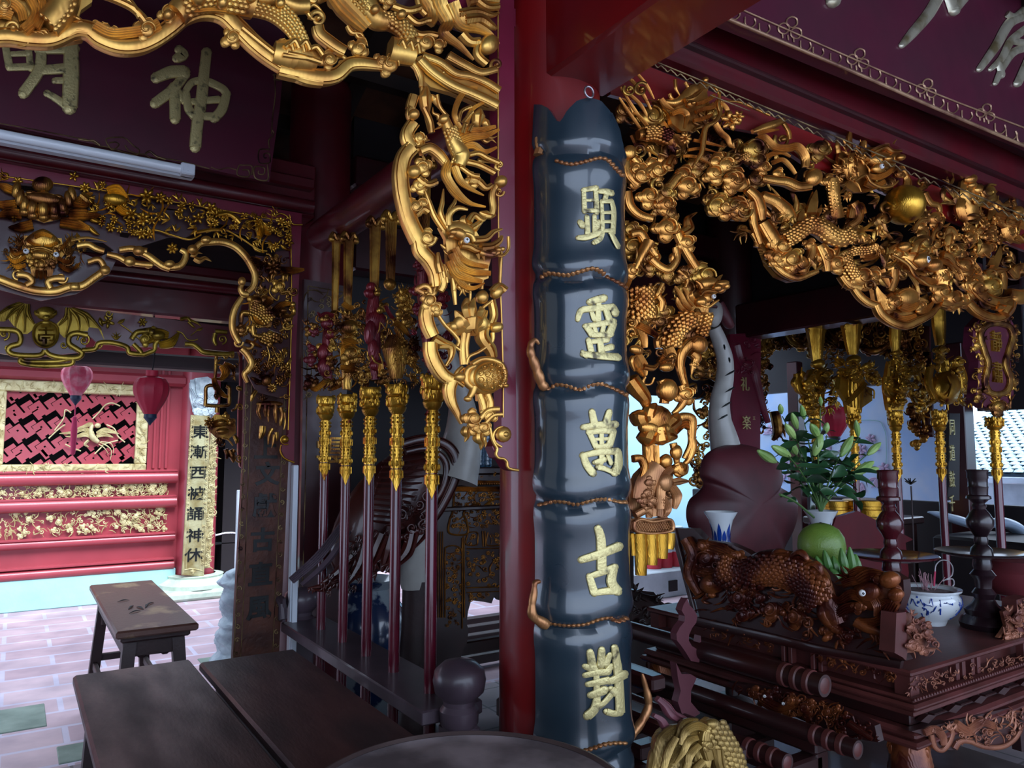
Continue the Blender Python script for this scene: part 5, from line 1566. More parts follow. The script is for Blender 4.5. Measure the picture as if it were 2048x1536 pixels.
for k in range(48):
    a = k*2*pi/48; q.ball((DC[0]+.302*math.cos(a), DC[1]+.302*math.sin(a), .868), .007, 6, 4)
obj('nailed_rim', q, M['drumrim'], t)
q = MB(); q.lathe([(0, .894), (.24, .893), (.262, .889), (.285, .892)], DC, 64); obj('drum_skin', q, M['skin'], t, 'grey drum skin with dark stains')
for k in range(3):
    q = MB(); a = k*2*pi/3+.5; q.box((DC[0]+.2*math.cos(a)-.03, DC[1]+.2*math.sin(a)-.03, 0), (DC[0]+.2*math.cos(a)+.03, DC[1]+.2*math.sin(a)+.03, .16), .006); obj('foot', q, M['darkwood'], t)
# ================================================================ WEAPON RACK between the two columns
M['rackw'] = mat('grey_brown_turned_wood', '50424c', .4, 0, '3c3038', 6, coat=.2)
RK = thing('weapon_rack', 'dark wooden rack shelf holding gilded processional weapons between the two red columns', 'rack', (1.2, 2.85, 0))
q = MB(); q.box((1.09, 2.16, .655), (1.31, 3.64, .70), .005); obj('upper_shelf', q, M['rackw'], RK)
q = MB(); q.box((1.09, 2.16, .16), (1.31, 3.64, .2), .005); obj('lower_shelf', q, M['darkwood'], RK)
for y in (2.12, 3.68):
    q = MB(); q.box((1.15, y-.05, 0), (1.25, y+.05, .66), .012); q.lathe([(.045, .64), (.06, .66), (.062, .70), (.05, .715), (.052, .73), (.078, .755), (.084, .79), (.078, .82), (.05, .845), (0, .855)], (1.2, y, 0), 24); obj('end_post', q, M['rackw'], RK)
q = MB(); q.box((1.085, 3.60, .7), (1.10, 3.68, .82), .01); q.tube([(1.09, 3.6, .72), (1.09, 3.62, .78), (1.09, 3.68, .8)], .018, 8); obj('bracket', q, M['rackw'], RK)
# big round handrail beam over it
q = MB(); q.tube([(1.28, 2.1, 2.62), (1.28, 4.0, 2.62)], .085, 28); struct('beam_round', q, M['maroon'], 'thick round lacquered beam above the processional weapons')

M['purp'] = mat('purple_red_lacquered_shaft', '5c1426', .22, 0, '4c0f20', 4, coat=.6)
def pole(x, y, zb, ztip, zring, ztop, r, face, lab, head, grp, zblade=None, plane='Y'):
    """lacquered shaft with gilt sleeve; head(thing) adds the carved part"""
    t = thing('processional_weapon', lab, 'processional weapon', (x, y, zb), grp)
    q = MB(); q.lathe([(0, zb-.0), (r*1.15, zb), (r*1.1, zb+.03), (r, zb+.06), (r*1.0, ztip+.1), (r*.9, ztip+.12)], (x, y, 0), 24); obj('shaft', q, M['purp'], t)
    q = MB(); z = ztip+.05; n = 6; dz = (zring-z)/n; pr = []
    for k in range(n):
        a = z+k*dz; pr += [(r*1.12, a), (r*1.12, a+dz*.86), (r*1.0, a+dz*.9), (r*1.0, a+dz*.97)]
    g = (ztop-zring); pr += [(r*1.05, zring), (r*1.5, zring+g*.1), (r*1.75, zring+g*.22), (r*1.55, zring+g*.28), (r*1.8, zring+g*.34), (r*1.95, zring+g*.55), (r*1.7, zring+g*.62), (r*1.95, zring+g*.68), (r*2.1, zring+g*.9), (r*1.9, ztop), (r*.4, ztop)]
    q.lathe(pr, (x, y, 0), 20)
    # chased relief: fret bars, lozenges and bosses on each collar
    for k in range(n):
        a = z+k*dz+dz*.43
        for j in range(8):
            th = j*pi/4+k*.4; cx, cy = x+r*1.14*math.cos(th), y+r*1.14*math.sin(th)
            if k % 3 == 0: q.box((cx-.003, cy-.003, a-dz*.34), (cx+.003, cy+.003, a+dz*.34)); q.lathe([(r*1.2, a-.003), (r*1.2, a+.003)], (x, y, 0), 20)
            elif k % 3 == 1: q.ball((cx, cy, a), (.007, .007, dz*.3), 6, 4)
            else: q.ball((cx, cy, a-dz*.2), .005, 6, 4); q.ball((cx, cy, a+dz*.2), .005, 6, 4)
    rg = random.Random(int(y*100))
    for k in range(46):
        th = rg.uniform(0, 2*pi); zz = rg.uniform(zring+g*.34, ztop); rr = r*1.9; q.ball((x+rr*math.cos(th), y+rr*math.sin(th), zz), (.007, .007, rg.uniform(.007, .016)), 7, 4)
    # pointed leaf tip hanging over the lacquer, towards the viewer
    fa = math.atan2(CAM[1]-y, CAM[0]-x); G = []
    for i in range(9):
        u = -1+i*.25; th = fa+u*1.0; lo = ztip+(abs(u)**.8)*(z-ztip)*.95; G.append([(x+rr_*r*math.cos(th), y+rr_*r*math.sin(th), zz) for rr_, zz in ((1.0, lo), (1.13, lo+.004), (1.13, z), (1.0, z))])
    q.grid(np.array(G)); 
    obj('gilt_sleeve', q, M['gold3'], t, ang=30)
    head(t); return t
def blade(t, x, y, z0, z1, w0, w1, mtl=None):
    q = MB(); n = 14
    for s_ in (0,):
        G = []
        for i in range(n+1):
            f = i/n; w_ = w0+(w1-w0)*f; z = z0+(z1-z0)*f
            if f > .9: w_ *= 1.12
            G.append([(x-w_/2, y, z), (x-w_*.42, y-.012, z), (x-w_*.3, y-.006, z), (x+w_*.3, y-.006, z), (x+w_*.42, y-.012, z), (x+w_/2, y, z), (x+w_*.3, y+.008, z), (x-w_*.3, y+.008, z)])
        q.grid(np.array(G), closev=True); q.f.append(tuple(q.n-8+k for k in range(8)))
    q.tube([(x-w1*.7, y-.006, z1-.015), (x-w1*.4, y-.006, z1+.01), (x-w1*.15, y-.006, z1-.004), (x, y-.006, z1-.015), (x+w1*.15, y-.006, z1-.004), (x+w1*.4, y-.006, z1+.01), (x+w1*.7, y-.006, z1-.015)], .011, 8, smooth=3)
    for s_ in (-1, 1): q.ball((x+s_*w1*.62, y-.008, z1-.02), (.016, .012, .016), 8, 6)
    q.ball((x, y, z0), (w0*.8, .02, w0*.7), 10, 6)
    obj('blade', q, mtl or M['goldd'], t)
M['mgold'] = goldmat('maroon_with_gilt_lines', '7a2028', '5c1420', .3, .2, 40, '4a0c1a', .25, (.3, .4))
PY = [3.40, 3.13, 2.87, 2.61, 2.32]
LK = (580, 560, 5.12)
def sheet_at(y, crop, step=2.2): s = Sheet('Y', y, crop, step); s.new(); return s
def poly2(s): return np.array(A(s)).reshape(-1, 2)
def h1(t):
    s = sheet_at(3.37, LK); TR(s, '''
Z 10
r 90/110/90 -20 : 400 380 390 700 400 1100
m 60/60/10 10 : 440 390 360 360 300 370 265 335
B 370 450 70 60 0 .7 6
B 400 560 60 60 0 .8 4
B 330 740 60 90 10 .7 2
B 340 900 70 100 -10 .7 4
C 250 530 50 200 3 0
C 210 820 60 180 3 0
C 220 700 44 160 2 0
''')
    obj('carved_figure', s.mb, M['mgold'], t); s.new(); TR(s, '''
Z 26
C 420 560 50 -30 3
C 410 690 50 20 3
C 390 860 60 -20 3
T 440 470 -60 110 26 4 80
m 60/60/20 4 : 330 1050 240 1120 190 1115
m 50/60/20 8 : 500 1000 480 1080 400 1130
T 400 1040 160 120 30 4 60
C 230 480 40 150 2
''')
    s.fill(np.array(A('350 400 470 400 480 1080 340 1080')).reshape(-1, 2), 16, 70, 'csbt', 2, (.02, .04), .7)
    s.fill(poly2('160 380 520 380 520 1120 180 1100'), 40, 90, 'cstwlm'.replace('m','c'), 12, (-.02, .01), .55)
    obj('gilt_carving', s.mb, M['goldd'], t); c = s.m([(480, 300)])[0]; blade(t, c[0], 3.40, c[2]-.02, c[2]+.36, .03, .042)
def h2(t):
    s = sheet_at(3.10, LK); TR(s, '''
Z 8
r 100/130/90 -20 : 590 420 600 800 590 1120
B 590 490 90 80 0 .8 10
m 90/120/20 8 : 680 800 600 690 540 700 520 800
m 80/80/10 14 : 520 650 600 630 680 660
m 60/60/10 12 : 500 900 590 900 640 850 620 800
C 600 760 90 60 3 20
m 70/60/10 12 : 540 920 640 920 720 970
T 600 950 20 170 30 5 60
T 560 560 -40 140 30 4 90
m 60/60/10 6 : 530 240 600 290 700 260
''')
    s.fill(np.array(A('500 420 720 420 740 1050 510 1050')).reshape(-1, 2), 24, 72, 'ctslw', 4, (.01, .03), .7)
    s.fill(poly2('470 300 760 300 780 1080 480 1080'), 40, 90, 'cstwl', 13, (-.02, .01), .55)
    obj('gilt_carving', s.mb, M['goldd'], t); c = s.m([(615, 170)])[0]; blade(t, c[0], 3.13, c[2]-.08, c[2]+.28, .034, .05)
def h3(t):
    s = sheet_at(2.84, LK); TR(s, '''
Z 10
r 90/150/120/90 -10 .7 : 860 120 850 400 870 700 880 1020
B 790 150 60 44 30 .8 10
B 810 80 50 50 0 .8 10
B 870 420 100 110 0 .5 0
B 800 540 60 130 8 .6 10
B 840 730 60 130 -10 .6 10
B 880 880 90 60 0 .7 10
m 40/40/10 8 : 960 270 1020 380 1100 440
''')
    obj('carved_figure', s.mb, M['mgold'], t); s.new(); TR(s, '''
Z 34
B 885 325 34 36 0 1
B 860 150 34 30 0 1
v 10/26/10 0 : 925 590 940 700 960 800
v 10/20/6 0 : 890 440 880 520 860 560
v 10/20/6 0 : 900 450 950 520 970 535
g 20 0 : 800 780 840 850 910 860 880 760
C 920 960 50 60 3
C 1010 900 44 0 3
m 60/60 0 : 890 870 900 960
T 850 130 -60 70 20 4 90
''')
    s.fill(np.array(A('700 780 800 780 830 1060 740 1050')).reshape(-1, 2), 10, 60, 'cts', 4, (.0, .02), .7)
    s.fill(poly2('700 200 980 200 1000 1080 760 1080'), 40, 90, 'cstwl', 14, (-.03, .0), .55)
    obj('gilt_carving', s.mb, M['goldd'], t); c = s.m([(890, 60)])[0]; blade(t, c[0], 2.87, c[2]-.03, c[2]+.28, .036, .052)
def h4(t):
    s = sheet_at(2.58, LK); TR(s, '''
Z 4
r 150/260/200/120 -10 .5 : 1090 560 1090 700 1100 850 1100 1010
m 60/60/20 14 : 1050 440 1130 500 1220 600
m 40/40/20 10 : 1060 500 1120 590 1180 640
C 1170 430 60 -30 3 10
C 1160 180 70 -60 3 0
C 1200 300 60 0 3 0
T 1140 150 -60 130 26 5 100
T 1220 640 -20 130 26 4 60
T 1230 850 30 120 26 4 60
T 1230 1000 20 120 22 4 60
''')
    s.fill(np.array(A('1010 560 1200 620 1200 880 1000 880')).reshape(-1, 2), 70, 34, 'tlw', 4, (.04, .05), .5)
    s.fill(poly2('980 420 1280 300 1340 1060 1020 1060'), 46, 90, 'cstwl', 15, (-.03, .0), .55)
    s.fill(np.array(A('1060 100 1260 100 1270 540 1080 440')).reshape(-1, 2), 30, 70, 'tlwsc', 6, (.0, .02), .6)
    obj('gilt_carving', s.mb, M['goldd'], t); s.crop(0, 0, 1); c = s.m([(787, 540)])[0]; blade(t, c[0], 2.61, c[2]-.05, c[2]+.22, .034, .05)
def h5(t):
    s = sheet_at(2.29, (560, 400, 3.79)); TR(s, '''
Z 6
r 60/90/70 -10 .7 : 1080 350 1090 700 1140 1250
''')
    s.fill(np.array(A('1020 280 1080 260 1230 500 1280 900 1280 1280 1140 1330 1020 1000 1010 600')).reshape(-1, 2), 60, 66, 'ctslw', 9, (.0, .03), .6)
    obj('carved_dragon', s.mb, M['mgold'], t, 'maroon carved head with gilt lines'); c = s.m([(1120, 300)])[0]; blade(t, c[0], 2.32, c[2]-.05, c[2]+.3, .034, .05, M['goldd'])
for k, (yy, hd, tip, ring, top, lab) in enumerate(zip(PY, (h1, h2, h3, h4, h5), (963, 972, 973, 985, 1000), (840, 838, 832, 828, 820), (793, 790, 775, 770, 752), (
    'gilded processional weapon with a small maroon figure, farthest of the five on the rack',
    'gilded processional weapon with a scrolled lion head, second from the courtyard column',
    'gilded processional weapon with a maroon gourd figure, middle one on the rack',
    'gilded processional weapon with a square woven basket shape, fourth along the rack',
    'gilded processional weapon with a stippled leaf collar, nearest the front red column'))):
    px = (645, 686, 737, 789, 858)[k]; zt = [hit(px+6, v, X=1.2)[2] for v in (tip, ring, top)]
    pole(1.2, yy, .2, zt[0], zt[1], zt[2], .0205, 0, lab, hd, 'processional weapons on the left rack')

# ================================================================ CRANE STATUE behind the rack
M['brownw'] = mat('red_brown_carved_wood', '4a1c16', .34, 0, '34110f', 6, coat=.3, bump=.1, bs=40); M['palegrey'] = mat('pale_grey_paint', 'a8a6a0', .45, 0, '989690', 6, coat=.2)
CR = thing('crane_statue', 'crane statue with red-brown carved wings behind the weapon rack', 'crane statue', (1.75, 3.3, 0))
def ell(mb, c, r, ex, ez, n=28, m=16):
    """ellipsoid with axes: ex long axis direction (unit), ez up-ish"""
    ex = np.array(ex, float); ex /= np.linalg.norm(ex); ez = np.array(ez, float); ez -= ex*(ez@ex); ez /= np.linalg.norm(ez); ey = np.cross(ez, ex)
    th = np.linspace(0, pi, m+1); ph = np.arange(n)*2*pi/n
    P = np.array([[np.array(c)+ex*r[0]*math.cos(t)+ey*r[1]*math.sin(t)*math.cos(p)+ez*r[2]*math.sin(t)*math.sin(p) for p in ph] for t in th]); mb.grid(P, closev=True)
s = sheet_at(3.25, (580, 860, 3.2), 3)
q = MB(); a_ = s.m([(960, 120)])[0]; b_ = s.m([(300, 960)])[0]; cc = s.m([(700, 520)])[0]+np.array([0, .12, 0]); ell(q, cc, (np.linalg.norm(a_-b_)/2*.98, .13, .20), a_-b_, (0, 0, 1)); obj('body', q, M['brownw'], CR)
TR(s, '''
Z 0
m 300/340/260/60 -40 .5 : 820 230 700 420 560 700 400 900
g 60/70/60/30 30 : 700 90 840 60 980 100 1040 200 1020 340 900 560 760 660 620 700
g 40 34 : 720 140 850 120 950 170 980 260 940 400 820 540
''')
for i in range(12):
    s.st([560-8*i, 200+34*i, 700, 190+38*i, 900-22*i, 160+44*i], [12, 22, 10], 'k', 1.2, .06-.002*i)
TR(s, '''
v 90/90/16 50 : 640 620 600 760 560 900
v 90/90/16 54 : 560 660 500 800 440 960
v 80/80/16 50 : 460 700 420 850 330 990
v 80/80/16 44 : 760 640 720 780 600 900
v 70/70/16 34 : 380 800 300 900 180 980
v 70/70/16 30 : 860 560 830 660 740 780
v 60/60/16 30 : 300 960 200 1000 100 1010
''')
s.fill(np.array(A('400 650 640 600 640 820 440 980 160 1040 80 1000 300 860')).reshape(-1, 2), 36, 70, 'llt', 4, (.05, .07), .6, lambda x, y: 110)
s.fill(np.array(A('640 470 860 420 880 640 700 740')).reshape(-1, 2), 14, 70, 'ts', 5, (.05, .07), .7)
obj('wing', s.mb, M['brownw'], CR)
s.new(); TR(s, '''
m 50/60/50 20 : 330 600 180 800 0 960
k 40/40/30 34 : 360 640 220 840 60 985
''')
obj('tail_feathers', s.mb, M['rackw'], CR, 'grey tail feathers')
q = MB(); P = [hit(x, y, Y=3.3) for x, y in ((905, 960), (925, 880), (922, 800), (900, 730), (880, 670))]; q.tube(P, [.13, .1, .062, .055, .05], 18, smooth=6)
obj('neck', q, M['palegrey'], CR, 'pale grey neck')
q = MB(); ell(q, hit(876, 640, Y=3.3), (.09, .05, .06), (-.3, -.3, 1), (1, 0, 0)); q.tube([hit(872, 640, Y=3.26), hit(820, 655, Y=3.2)], [.03, .004], 8); obj('head', q, M['palegrey'], CR)
q = MB(); P = [hit(x, y, Y=3.32) for x, y in ((832, 1070), (830, 1120), (832, 1175))]; q.tube(P, [.10, .085, .07], 14, smooth=4); obj('leg', q, M['palegrey'], CR, 'pale leg')
q = MB(); P = [hit(x, y, Y=3.32) for x, y in ((836, 1160), (832, 1260), (826, 1380))]; q.tube(P, [.075, .07, .085], 14, smooth=4); q.lathe([(0, 0), (.3, 0), (.3, .06), (.22, .12), (.1, .22), (.08, .3), (0, .3)], (P[2][0], P[2][1], 0), 24); obj('stand', q, M['darkwood'], CR)
# porcelain planter behind
M['porc'] = mat('white_blue_porcelain', '8a969e', .2, 0, '1a2c4e', 5.5, 6, coat=.8, ramp=(.52, .56))
c = hit(735, 1200, Y=3.95); q = MB(); q.lathe([(0, .02), (.12, .02), (.13, .04), (.16, .12), (.21, .3), (.23, .5), (.22, .62), (.15, .72), (.13, .76), (.17, .80), (.16, .81), (.12, .77)], (c[0], 3.95, 0), 32); obj('porcelain_vase', q, M['porc'], None, 'large blue and white porcelain vase on the floor behind the weapon rack', 'vase')

# ================================================================ CARVED ALTAR TABLE at the back, water bottles
M['cabw'] = mat('dark_red_brown_cabinet', '2c0f0c', .4, 0, '1f0a09', 6, coat=.2); M['gline'] = goldmat('thin_gilt_lines', 'a8702c', '6a3c18', .35, .1, 60, '2c0f0c', .7)
AT = thing('altar_table', 'dark carved altar table with thin gilt outlines, water bottles standing on it', 'altar table', (2.5, 4.0, 0))
q = MB(); q.box((2.06, 3.9, 1.37), (3.3, 4.4, 1.41), .006); q.box((2.1, 3.93, 1.30), (3.26, 4.37, 1.37), .006); q.box((2.02, 3.86, 1.16), (3.34, 4.44, 1.185), .006); obj('table_top', q, M['cabw'], AT)
s = Sheet('Y', 3.9, (580, 860, 3.2), 2.5); s.new()
s.plate(A('940 380 2200 400 2200 1100 1640 1100 1340 1090 1310 1060 1290 1110 1240 1100 1160 1090 1140 1160 1130 1240 1145 1280 1130 1370 1110 1400 1070 1536 820 1536 830 1440 850 1380 840 1200 850 640 940 640'), t=.04)
obj('front_panel', s.mb, M['cabw'], AT)
s.new(); s.z = .004
TR(s, '''
m 34 0 : 1020 378 1380 378 2000 378
k 12 2 : 1050 400 1040 520 1020 580 1020 660 1130 665 1130 590 1110 530 1150 490 1200 470 1230 490 1290 450 1350 440 1420 460
k 8 2 : 1135 670 1125 730 1190 735 1200 700 1195 655 1135 655
k 8 2 : 1265 655 1260 735 1360 735 1420 735
k 8 2 : 1230 645 1235 745
k 8 2 : 1245 645 1250 745
k 8 2 : 1110 680 1115 1200
k 8 2 : 1100 690 1100 1270
k 8 2 : 1130 760 1400 755
k 6 2 : 960 650 960 1200
k 6 2 : 945 650 945 1200
k 6 2 : 975 650 972 1200
k 8 2 : 990 1200 990 800 1000 750 1050 740 1090 760 1100 800
k 8 2 : 1130 1010 1400 1000
k 6 2 : 1130 1040 1400 1030
m 20 2 : 1040 330 1360 335
k 8 2 : 830 1000 820 1200
k 8 2 : 850 1000 845 1200
''')
for i in range(24): s.bead(1050+i*15, 345, 7, z=.004, n=8, m=2)
for k_, (P_, n_, z_) in enumerate((('1120 400 1400 400 1400 440 1290 440 1200 460 1140 480', 26, 34), ('1130 480 1400 470 1400 620 1140 620', 50, 34), ('1000 760 1090 770 1095 1250 1000 1250', 50, 32), ('1040 410 1100 410 1110 520 1120 640 1040 640', 22, 30), ('1270 665 1400 665 1400 725 1270 725', 10, 30), ('1140 670 1185 670 1185 720 1145 720', 3, 30), ('1130 780 1400 780 1400 990 1130 990', 40, 36), ('1130 1050 1300 1050 1150 1090', 8, 30), ('1050 270 1380 275 1380 300 1050 300', 10, 24))):
    s.fill(np.array(A(P_)).reshape(-1, 2), n_, z_, 'slwtf', 20+k_, (.0, .008), .6)
obj('gilt_carving', s.mb, M['gline'], AT)
for x in (2.1, 3.2): q = MB(); q.box((x, 4.3, 0), (x+.08, 4.38, 1.2), .01); obj('leg', q, M['cabw'], AT)
q = MB(); q.box((2.3, 4.1, .26), (3.3, 4.16, .34), .008); q.tube([(2.45, 3.75, .16), (2.75, 3.35, .05)], .05, 12); obj('stretcher', q, M['cabw'], AT)
q = MB()
for k in range(5): q.box((2.0, 4.62+k*.26, .03), (4.2, 4.70+k*.26, .09), .004)
obj('floor_grating', q, M['darkwood'], None, 'low slatted wooden grating on the bright floor behind the carved altar table', 'grating')
M['bluepet'] = mat('blue_clear_plastic', '5a88a8', .08, 0, spec=.6, trans=.75, coat=.5)
for i, (x, y) in enumerate(((936, 936), (957, 937), (972, 936), (947, 933))):
    c = hit(x, y-1, Y=4.02 if i < 3 else 4.14); h_ = .27; t = thing('water_bottle', 'clear blue plastic water bottle on the carved altar table', 'bottle', (c[0], c[1], 1.41), 'water bottles on the carved altar table')
    q = MB(); pr = [(0, 0), (.032, 0), (.036, .01)]
    for k in range(6): pr += [(.036, .02+k*.026), (.0335, .03+k*.026), (.036, .04+k*.026)]
    pr += [(.036, .19), (.03, .215), (.014, .235), (.013, .25)]; q.lathe(pr, (c[0], c[1], 1.411), 18); obj('bottle_body', q, M['bluepet'], t)
    q = MB(); q.lathe([(.015, .245), (.016, .25), (.016, .268), (0, .27)], (c[0], c[1], 1.411), 14); obj('cap', q, M['navy'], t)
# plaque board on the back column
PB = thing('couplet_board', 'dark maroon couplet board with faint carving on the column behind the first weapon', 'couplet board', (1.4, 3.66, 1))
s = Sheet('Y', 3.66, (0, 0, 1), 2.5); s.new(); s.plate(A('608 558 700 574 690 900 676 1250 596 1250 604 900'), t=.03); obj('board', s.mb, M['dmaroon'], PB)
s.new(); s.z = .002; s.st(A('616 572 690 585'), 2, 'k'); s.st(A('616 572 612 900 604 1200'), 2, 'k'); s.fill(np.array(A('612 575 690 590 688 620 612 610')).reshape(-1, 2), 16, 14, 'sw', 3, (0, .003), .6); s.fill(np.array(A('612 620 628 620 620 800 610 800')).reshape(-1, 2), 16, 12, 'sw', 3, (0, .003), .6); obj('carved_border', s.mb, M['dimgilt'], PB)
q = MB(); put_glyph(q, '雲', 660, 900, 3.655, .15, .004, .01); obj('character', q, M['goldd'], PB)
# ================================================================ ALTAR-SIDE GILDED ARCH (plane y = 1.9, right of the column)
RA = thing('gilded_arch', 'densely carved gilded arch with dragons, a phoenix and an orb hanging over the altar', 'carved arch', (3.2, 1.9, 2.1))
S = Sheet('Y', 1.9, (1240, 130, 6.4), 2.6)
def poly(s): return np.array(A(s)).reshape(-1, 2)
S.new(); S.z = .0
TR(S, '''
m 16/34/40/20 10 : 60 0 200 130 320 280 410 450
m 20/44/46/24 8 : 0 110 140 220 270 380 390 610
m 20/40/46/24 8 : 0 330 120 400 250 530 350 710
m 16/36/30 10 : 140 620 240 680 350 810
m 16/30/20 4 : 10 430 90 480 150 600 160 700
v 40/30/10 6 : 340 1060 370 1180 350 1300
''')
S.crop(1040, 150, 3.84)
TR(S, '''
m 14/24/20 8 : 760 100 860 260 960 400
m 14/24/20 8 : 750 180 850 330 930 440
''')
S.crop(1240, 130, 6.4)
obj('phoenix_plumes', S.mb, M['gold2'], RA)
S.new(); S.z = .02
TR(S, '''
P -30 12 : 180 880 420 850 600 700 700 860 900 900 860 1100 640 1160 500 1120 260 1060
r 120/210/200/120 0 .8 : 180 920 350 900 520 950 660 1060
S 180 60 : 240 910 380 900 540 960
P -10 20 : 420 470 560 500 700 460 820 360 920 280 1020 260 1120 280 1090 360 1130 560 1140 680 1000 830 900 860 760 860 640 760 600 640 520 560
r 30/90/150/160/90/14 8 .8 : 410 480 600 520 740 470 860 360 1010 300 1160 300
v 60/70/20 30 : 700 520 820 480 940 380
B 745 580 54 50 0 1 40
B 745 585 26 26 0 1.2 54
m 50/60/50 26 : 850 660 960 620 1080 590 1130 520
m 50/60/50 28 : 860 560 960 530 1090 450
m 50/60/30 20 : 840 760 950 740 1080 680
m 60/80/30 20 : 560 680 680 640 760 700 720 860
m 60/70/20 14 : 440 480 500 560 600 620
v 40/40/10 10 : 630 230 640 340 690 430
v 40/40/10 10 : 560 410 580 460 640 490
v 40/40/10 10 : 760 260 800 330 810 360
g 30/36/50/56/60/50/30 30 : 1080 340 1140 430 1130 570 1150 690 1080 790 970 860 940 1010 920 1160 860 1270 800 1360
B 985 250 40 40 0 1 20
W 700 1000 80 8 .2 34
m 40/50/8 20 : 840 1010 1000 1040 1240 1095
m 40/40/8 16 : 780 1130 950 1110 1150 1160
m 40/40/20 10 : 730 1200 900 1210 1080 1300
''')
obj('phoenix_head', S.mb, M['gold2'], RA)
S.new(); S.z = .004
TR(S, '''
W 1360 740 130 6 .3 20
W 1420 700 80 6 .1 34
m 70/80/60/14 16 : 1160 760 1230 880 1320 960 1360 1050 1420 1085
m 50/60/40 8 : 1150 520 1280 520 1340 620 1180 720
v 30/40/30 2 : 1250 470 1500 480 1700 560 1900 650
v 60/50/10 4 : 1010 980 1040 900 1090 820
''')
obj('peony', S.mb, M['gold2'], RA)
# clouds along the lower left and the leg
S.new(); S.z = .006
TR(S, '''
C 170 1340 120 200 3 4
C 380 1400 130 160 3 6
C 560 1300 120 240 3 12
v 90/110/40 24 : 540 1320 590 1230 640 1300
C 760 1420 130 30 3 10
C 1180 1250 110 -60 3 8
C 1160 1400 130 60 3 10
C 1370 1480 120 20 3 12
g 90/120/110 2 : 60 1250 90 1420 200 1536
B 110 1120 80 90 0 .6 0
g 90/70 0 : 150 1200 260 1320 300 1400
r 90/100/90/70 12 .8 : 1300 1350 1440 1240 1580 1170 1720 1080
S 96 40 : 1310 1340 1440 1240 1580 1170 1700 1090
''')
S.crop(1040, 150, 3.84)
TR(S, '''
C 900 780 90 200 3 6
C 1020 740 90 160 3 10
C 1250 860 90 20 3 14
g 70/76/60 10 : 1000 980 1080 920 1180 800 1240 760
C 960 940 80 90 3 12
C 1090 1000 70 90 3 14
C 1620 820 100 20 3 8
C 1560 700 90 -20 3 8
C 1640 1010 90 80 3 8
g 60/66/56 2 : 810 900 830 1010 900 1080 1000 1110
g 60/70 2 : 1140 1010 1150 1120 1120 1180
C 1100 1180 90 90 3 12
F 1230 1220 -60 200 80 .6
g 60/70/60 4 : 830 1230 900 1220 950 1290 1020 1380
F 1010 1450 -80 170 60 .6
F 1160 1440 -60 150 50 -.6
g 60/60/40 8 : 980 1420 1050 1480 1120 1500 1180 1420 1170 1330
C 1260 1290 70 60 3 6
g 60/60 0 : 1200 1220 1260 1350 1340 1480
C 840 1500 60 90 3 6
r 90/60/30 12 : 960 1290 900 1400 860 1500
''')
obj('cloud_scrolls', S.mb, M['gold2'], RA)
# first dragon: limbs, straps, scaled body
S.new(); S.z = .01; S.crop(1500, 200, 6.4)
TR(S, '''
m 60/90/100/110/110/80 10 : 40 520 130 500 260 620 420 640 550 620 650 740 660 880
m 60/60/40 6 : 250 820 370 780 470 860 540 960
m 70/60/30 4 : 150 760 260 700 380 690 480 740
g 90/120/130/110 8 : 100 1020 250 1050 410 1070 560 1130 720 1120
B 760 1010 100 120 20 .7 10
O 720 960 60 90 1.2 30 1
r 60/100/110/80 2 .8 : 0 420 140 370 260 330 400 270
m 50/50/20 10 : 60 460 170 420 320 400
g 50/40 6 : 390 320 450 420 470 520
C 120 880 90 90 3 10
C 300 960 80 30 3 10
g 90/110/60 4 : 10 1250 80 1330 120 1450 90 1560
g 120/150/150/90 6 : 100 1240 280 1320 400 1420 480 1536
v 100/60/10 10 : 700 1480 720 1330 750 1190
v 60/60/10 4 : 540 1536 560 1350 540 1220
r 120/130/120/150 14 .8 : 1000 1030 1010 1200 1030 1350 1060 1536
S 130 50 : 1005 1080 1015 1250 1050 1480
C 980 1060 90 180 3 10
T 1000 1400 170 110 40 4 90
O 1180 1440 60 0 1.2 30 -1
g 100/120/100 8 : 1240 1536 1270 1420 1340 1380 1380 1480
''')
S.crop(1400, 380, 6.4)
TR(S, '''
r 120/190/230/240/230/160 16 .7 : 1000 650 1150 570 1310 470 1480 500 1620 600 1760 640 1860 560
S 220 62 : 1010 650 1150 570 1310 460 1480 500 1620 600 1760 630 1850 570
k 130/110/10 26 : 1335 330 1365 180 1395 30
k 90/70/10 20 : 1210 430 1225 340 1250 270
k 90/70/10 20 : 1410 330 1450 290 1480 250
T 1640 300 180 110 50 5 80
g 110/120/90 10 : 1900 180 1960 290 1950 400 1850 480
g 100/130/130/80 8 : 560 10 670 120 720 270 740 400
g 90/90/80/60 6 : 610 170 630 330 650 470 730 700
g 110/150/180/120 4 : 740 110 900 160 1030 270 1130 390
C 1010 340 90 30 3 10
v 60/60/20 8 : 760 250 830 330 950 400
C 880 440 80 60 3 6
''')
obj('dragon_body', S.mb, M['gold2'], RA)
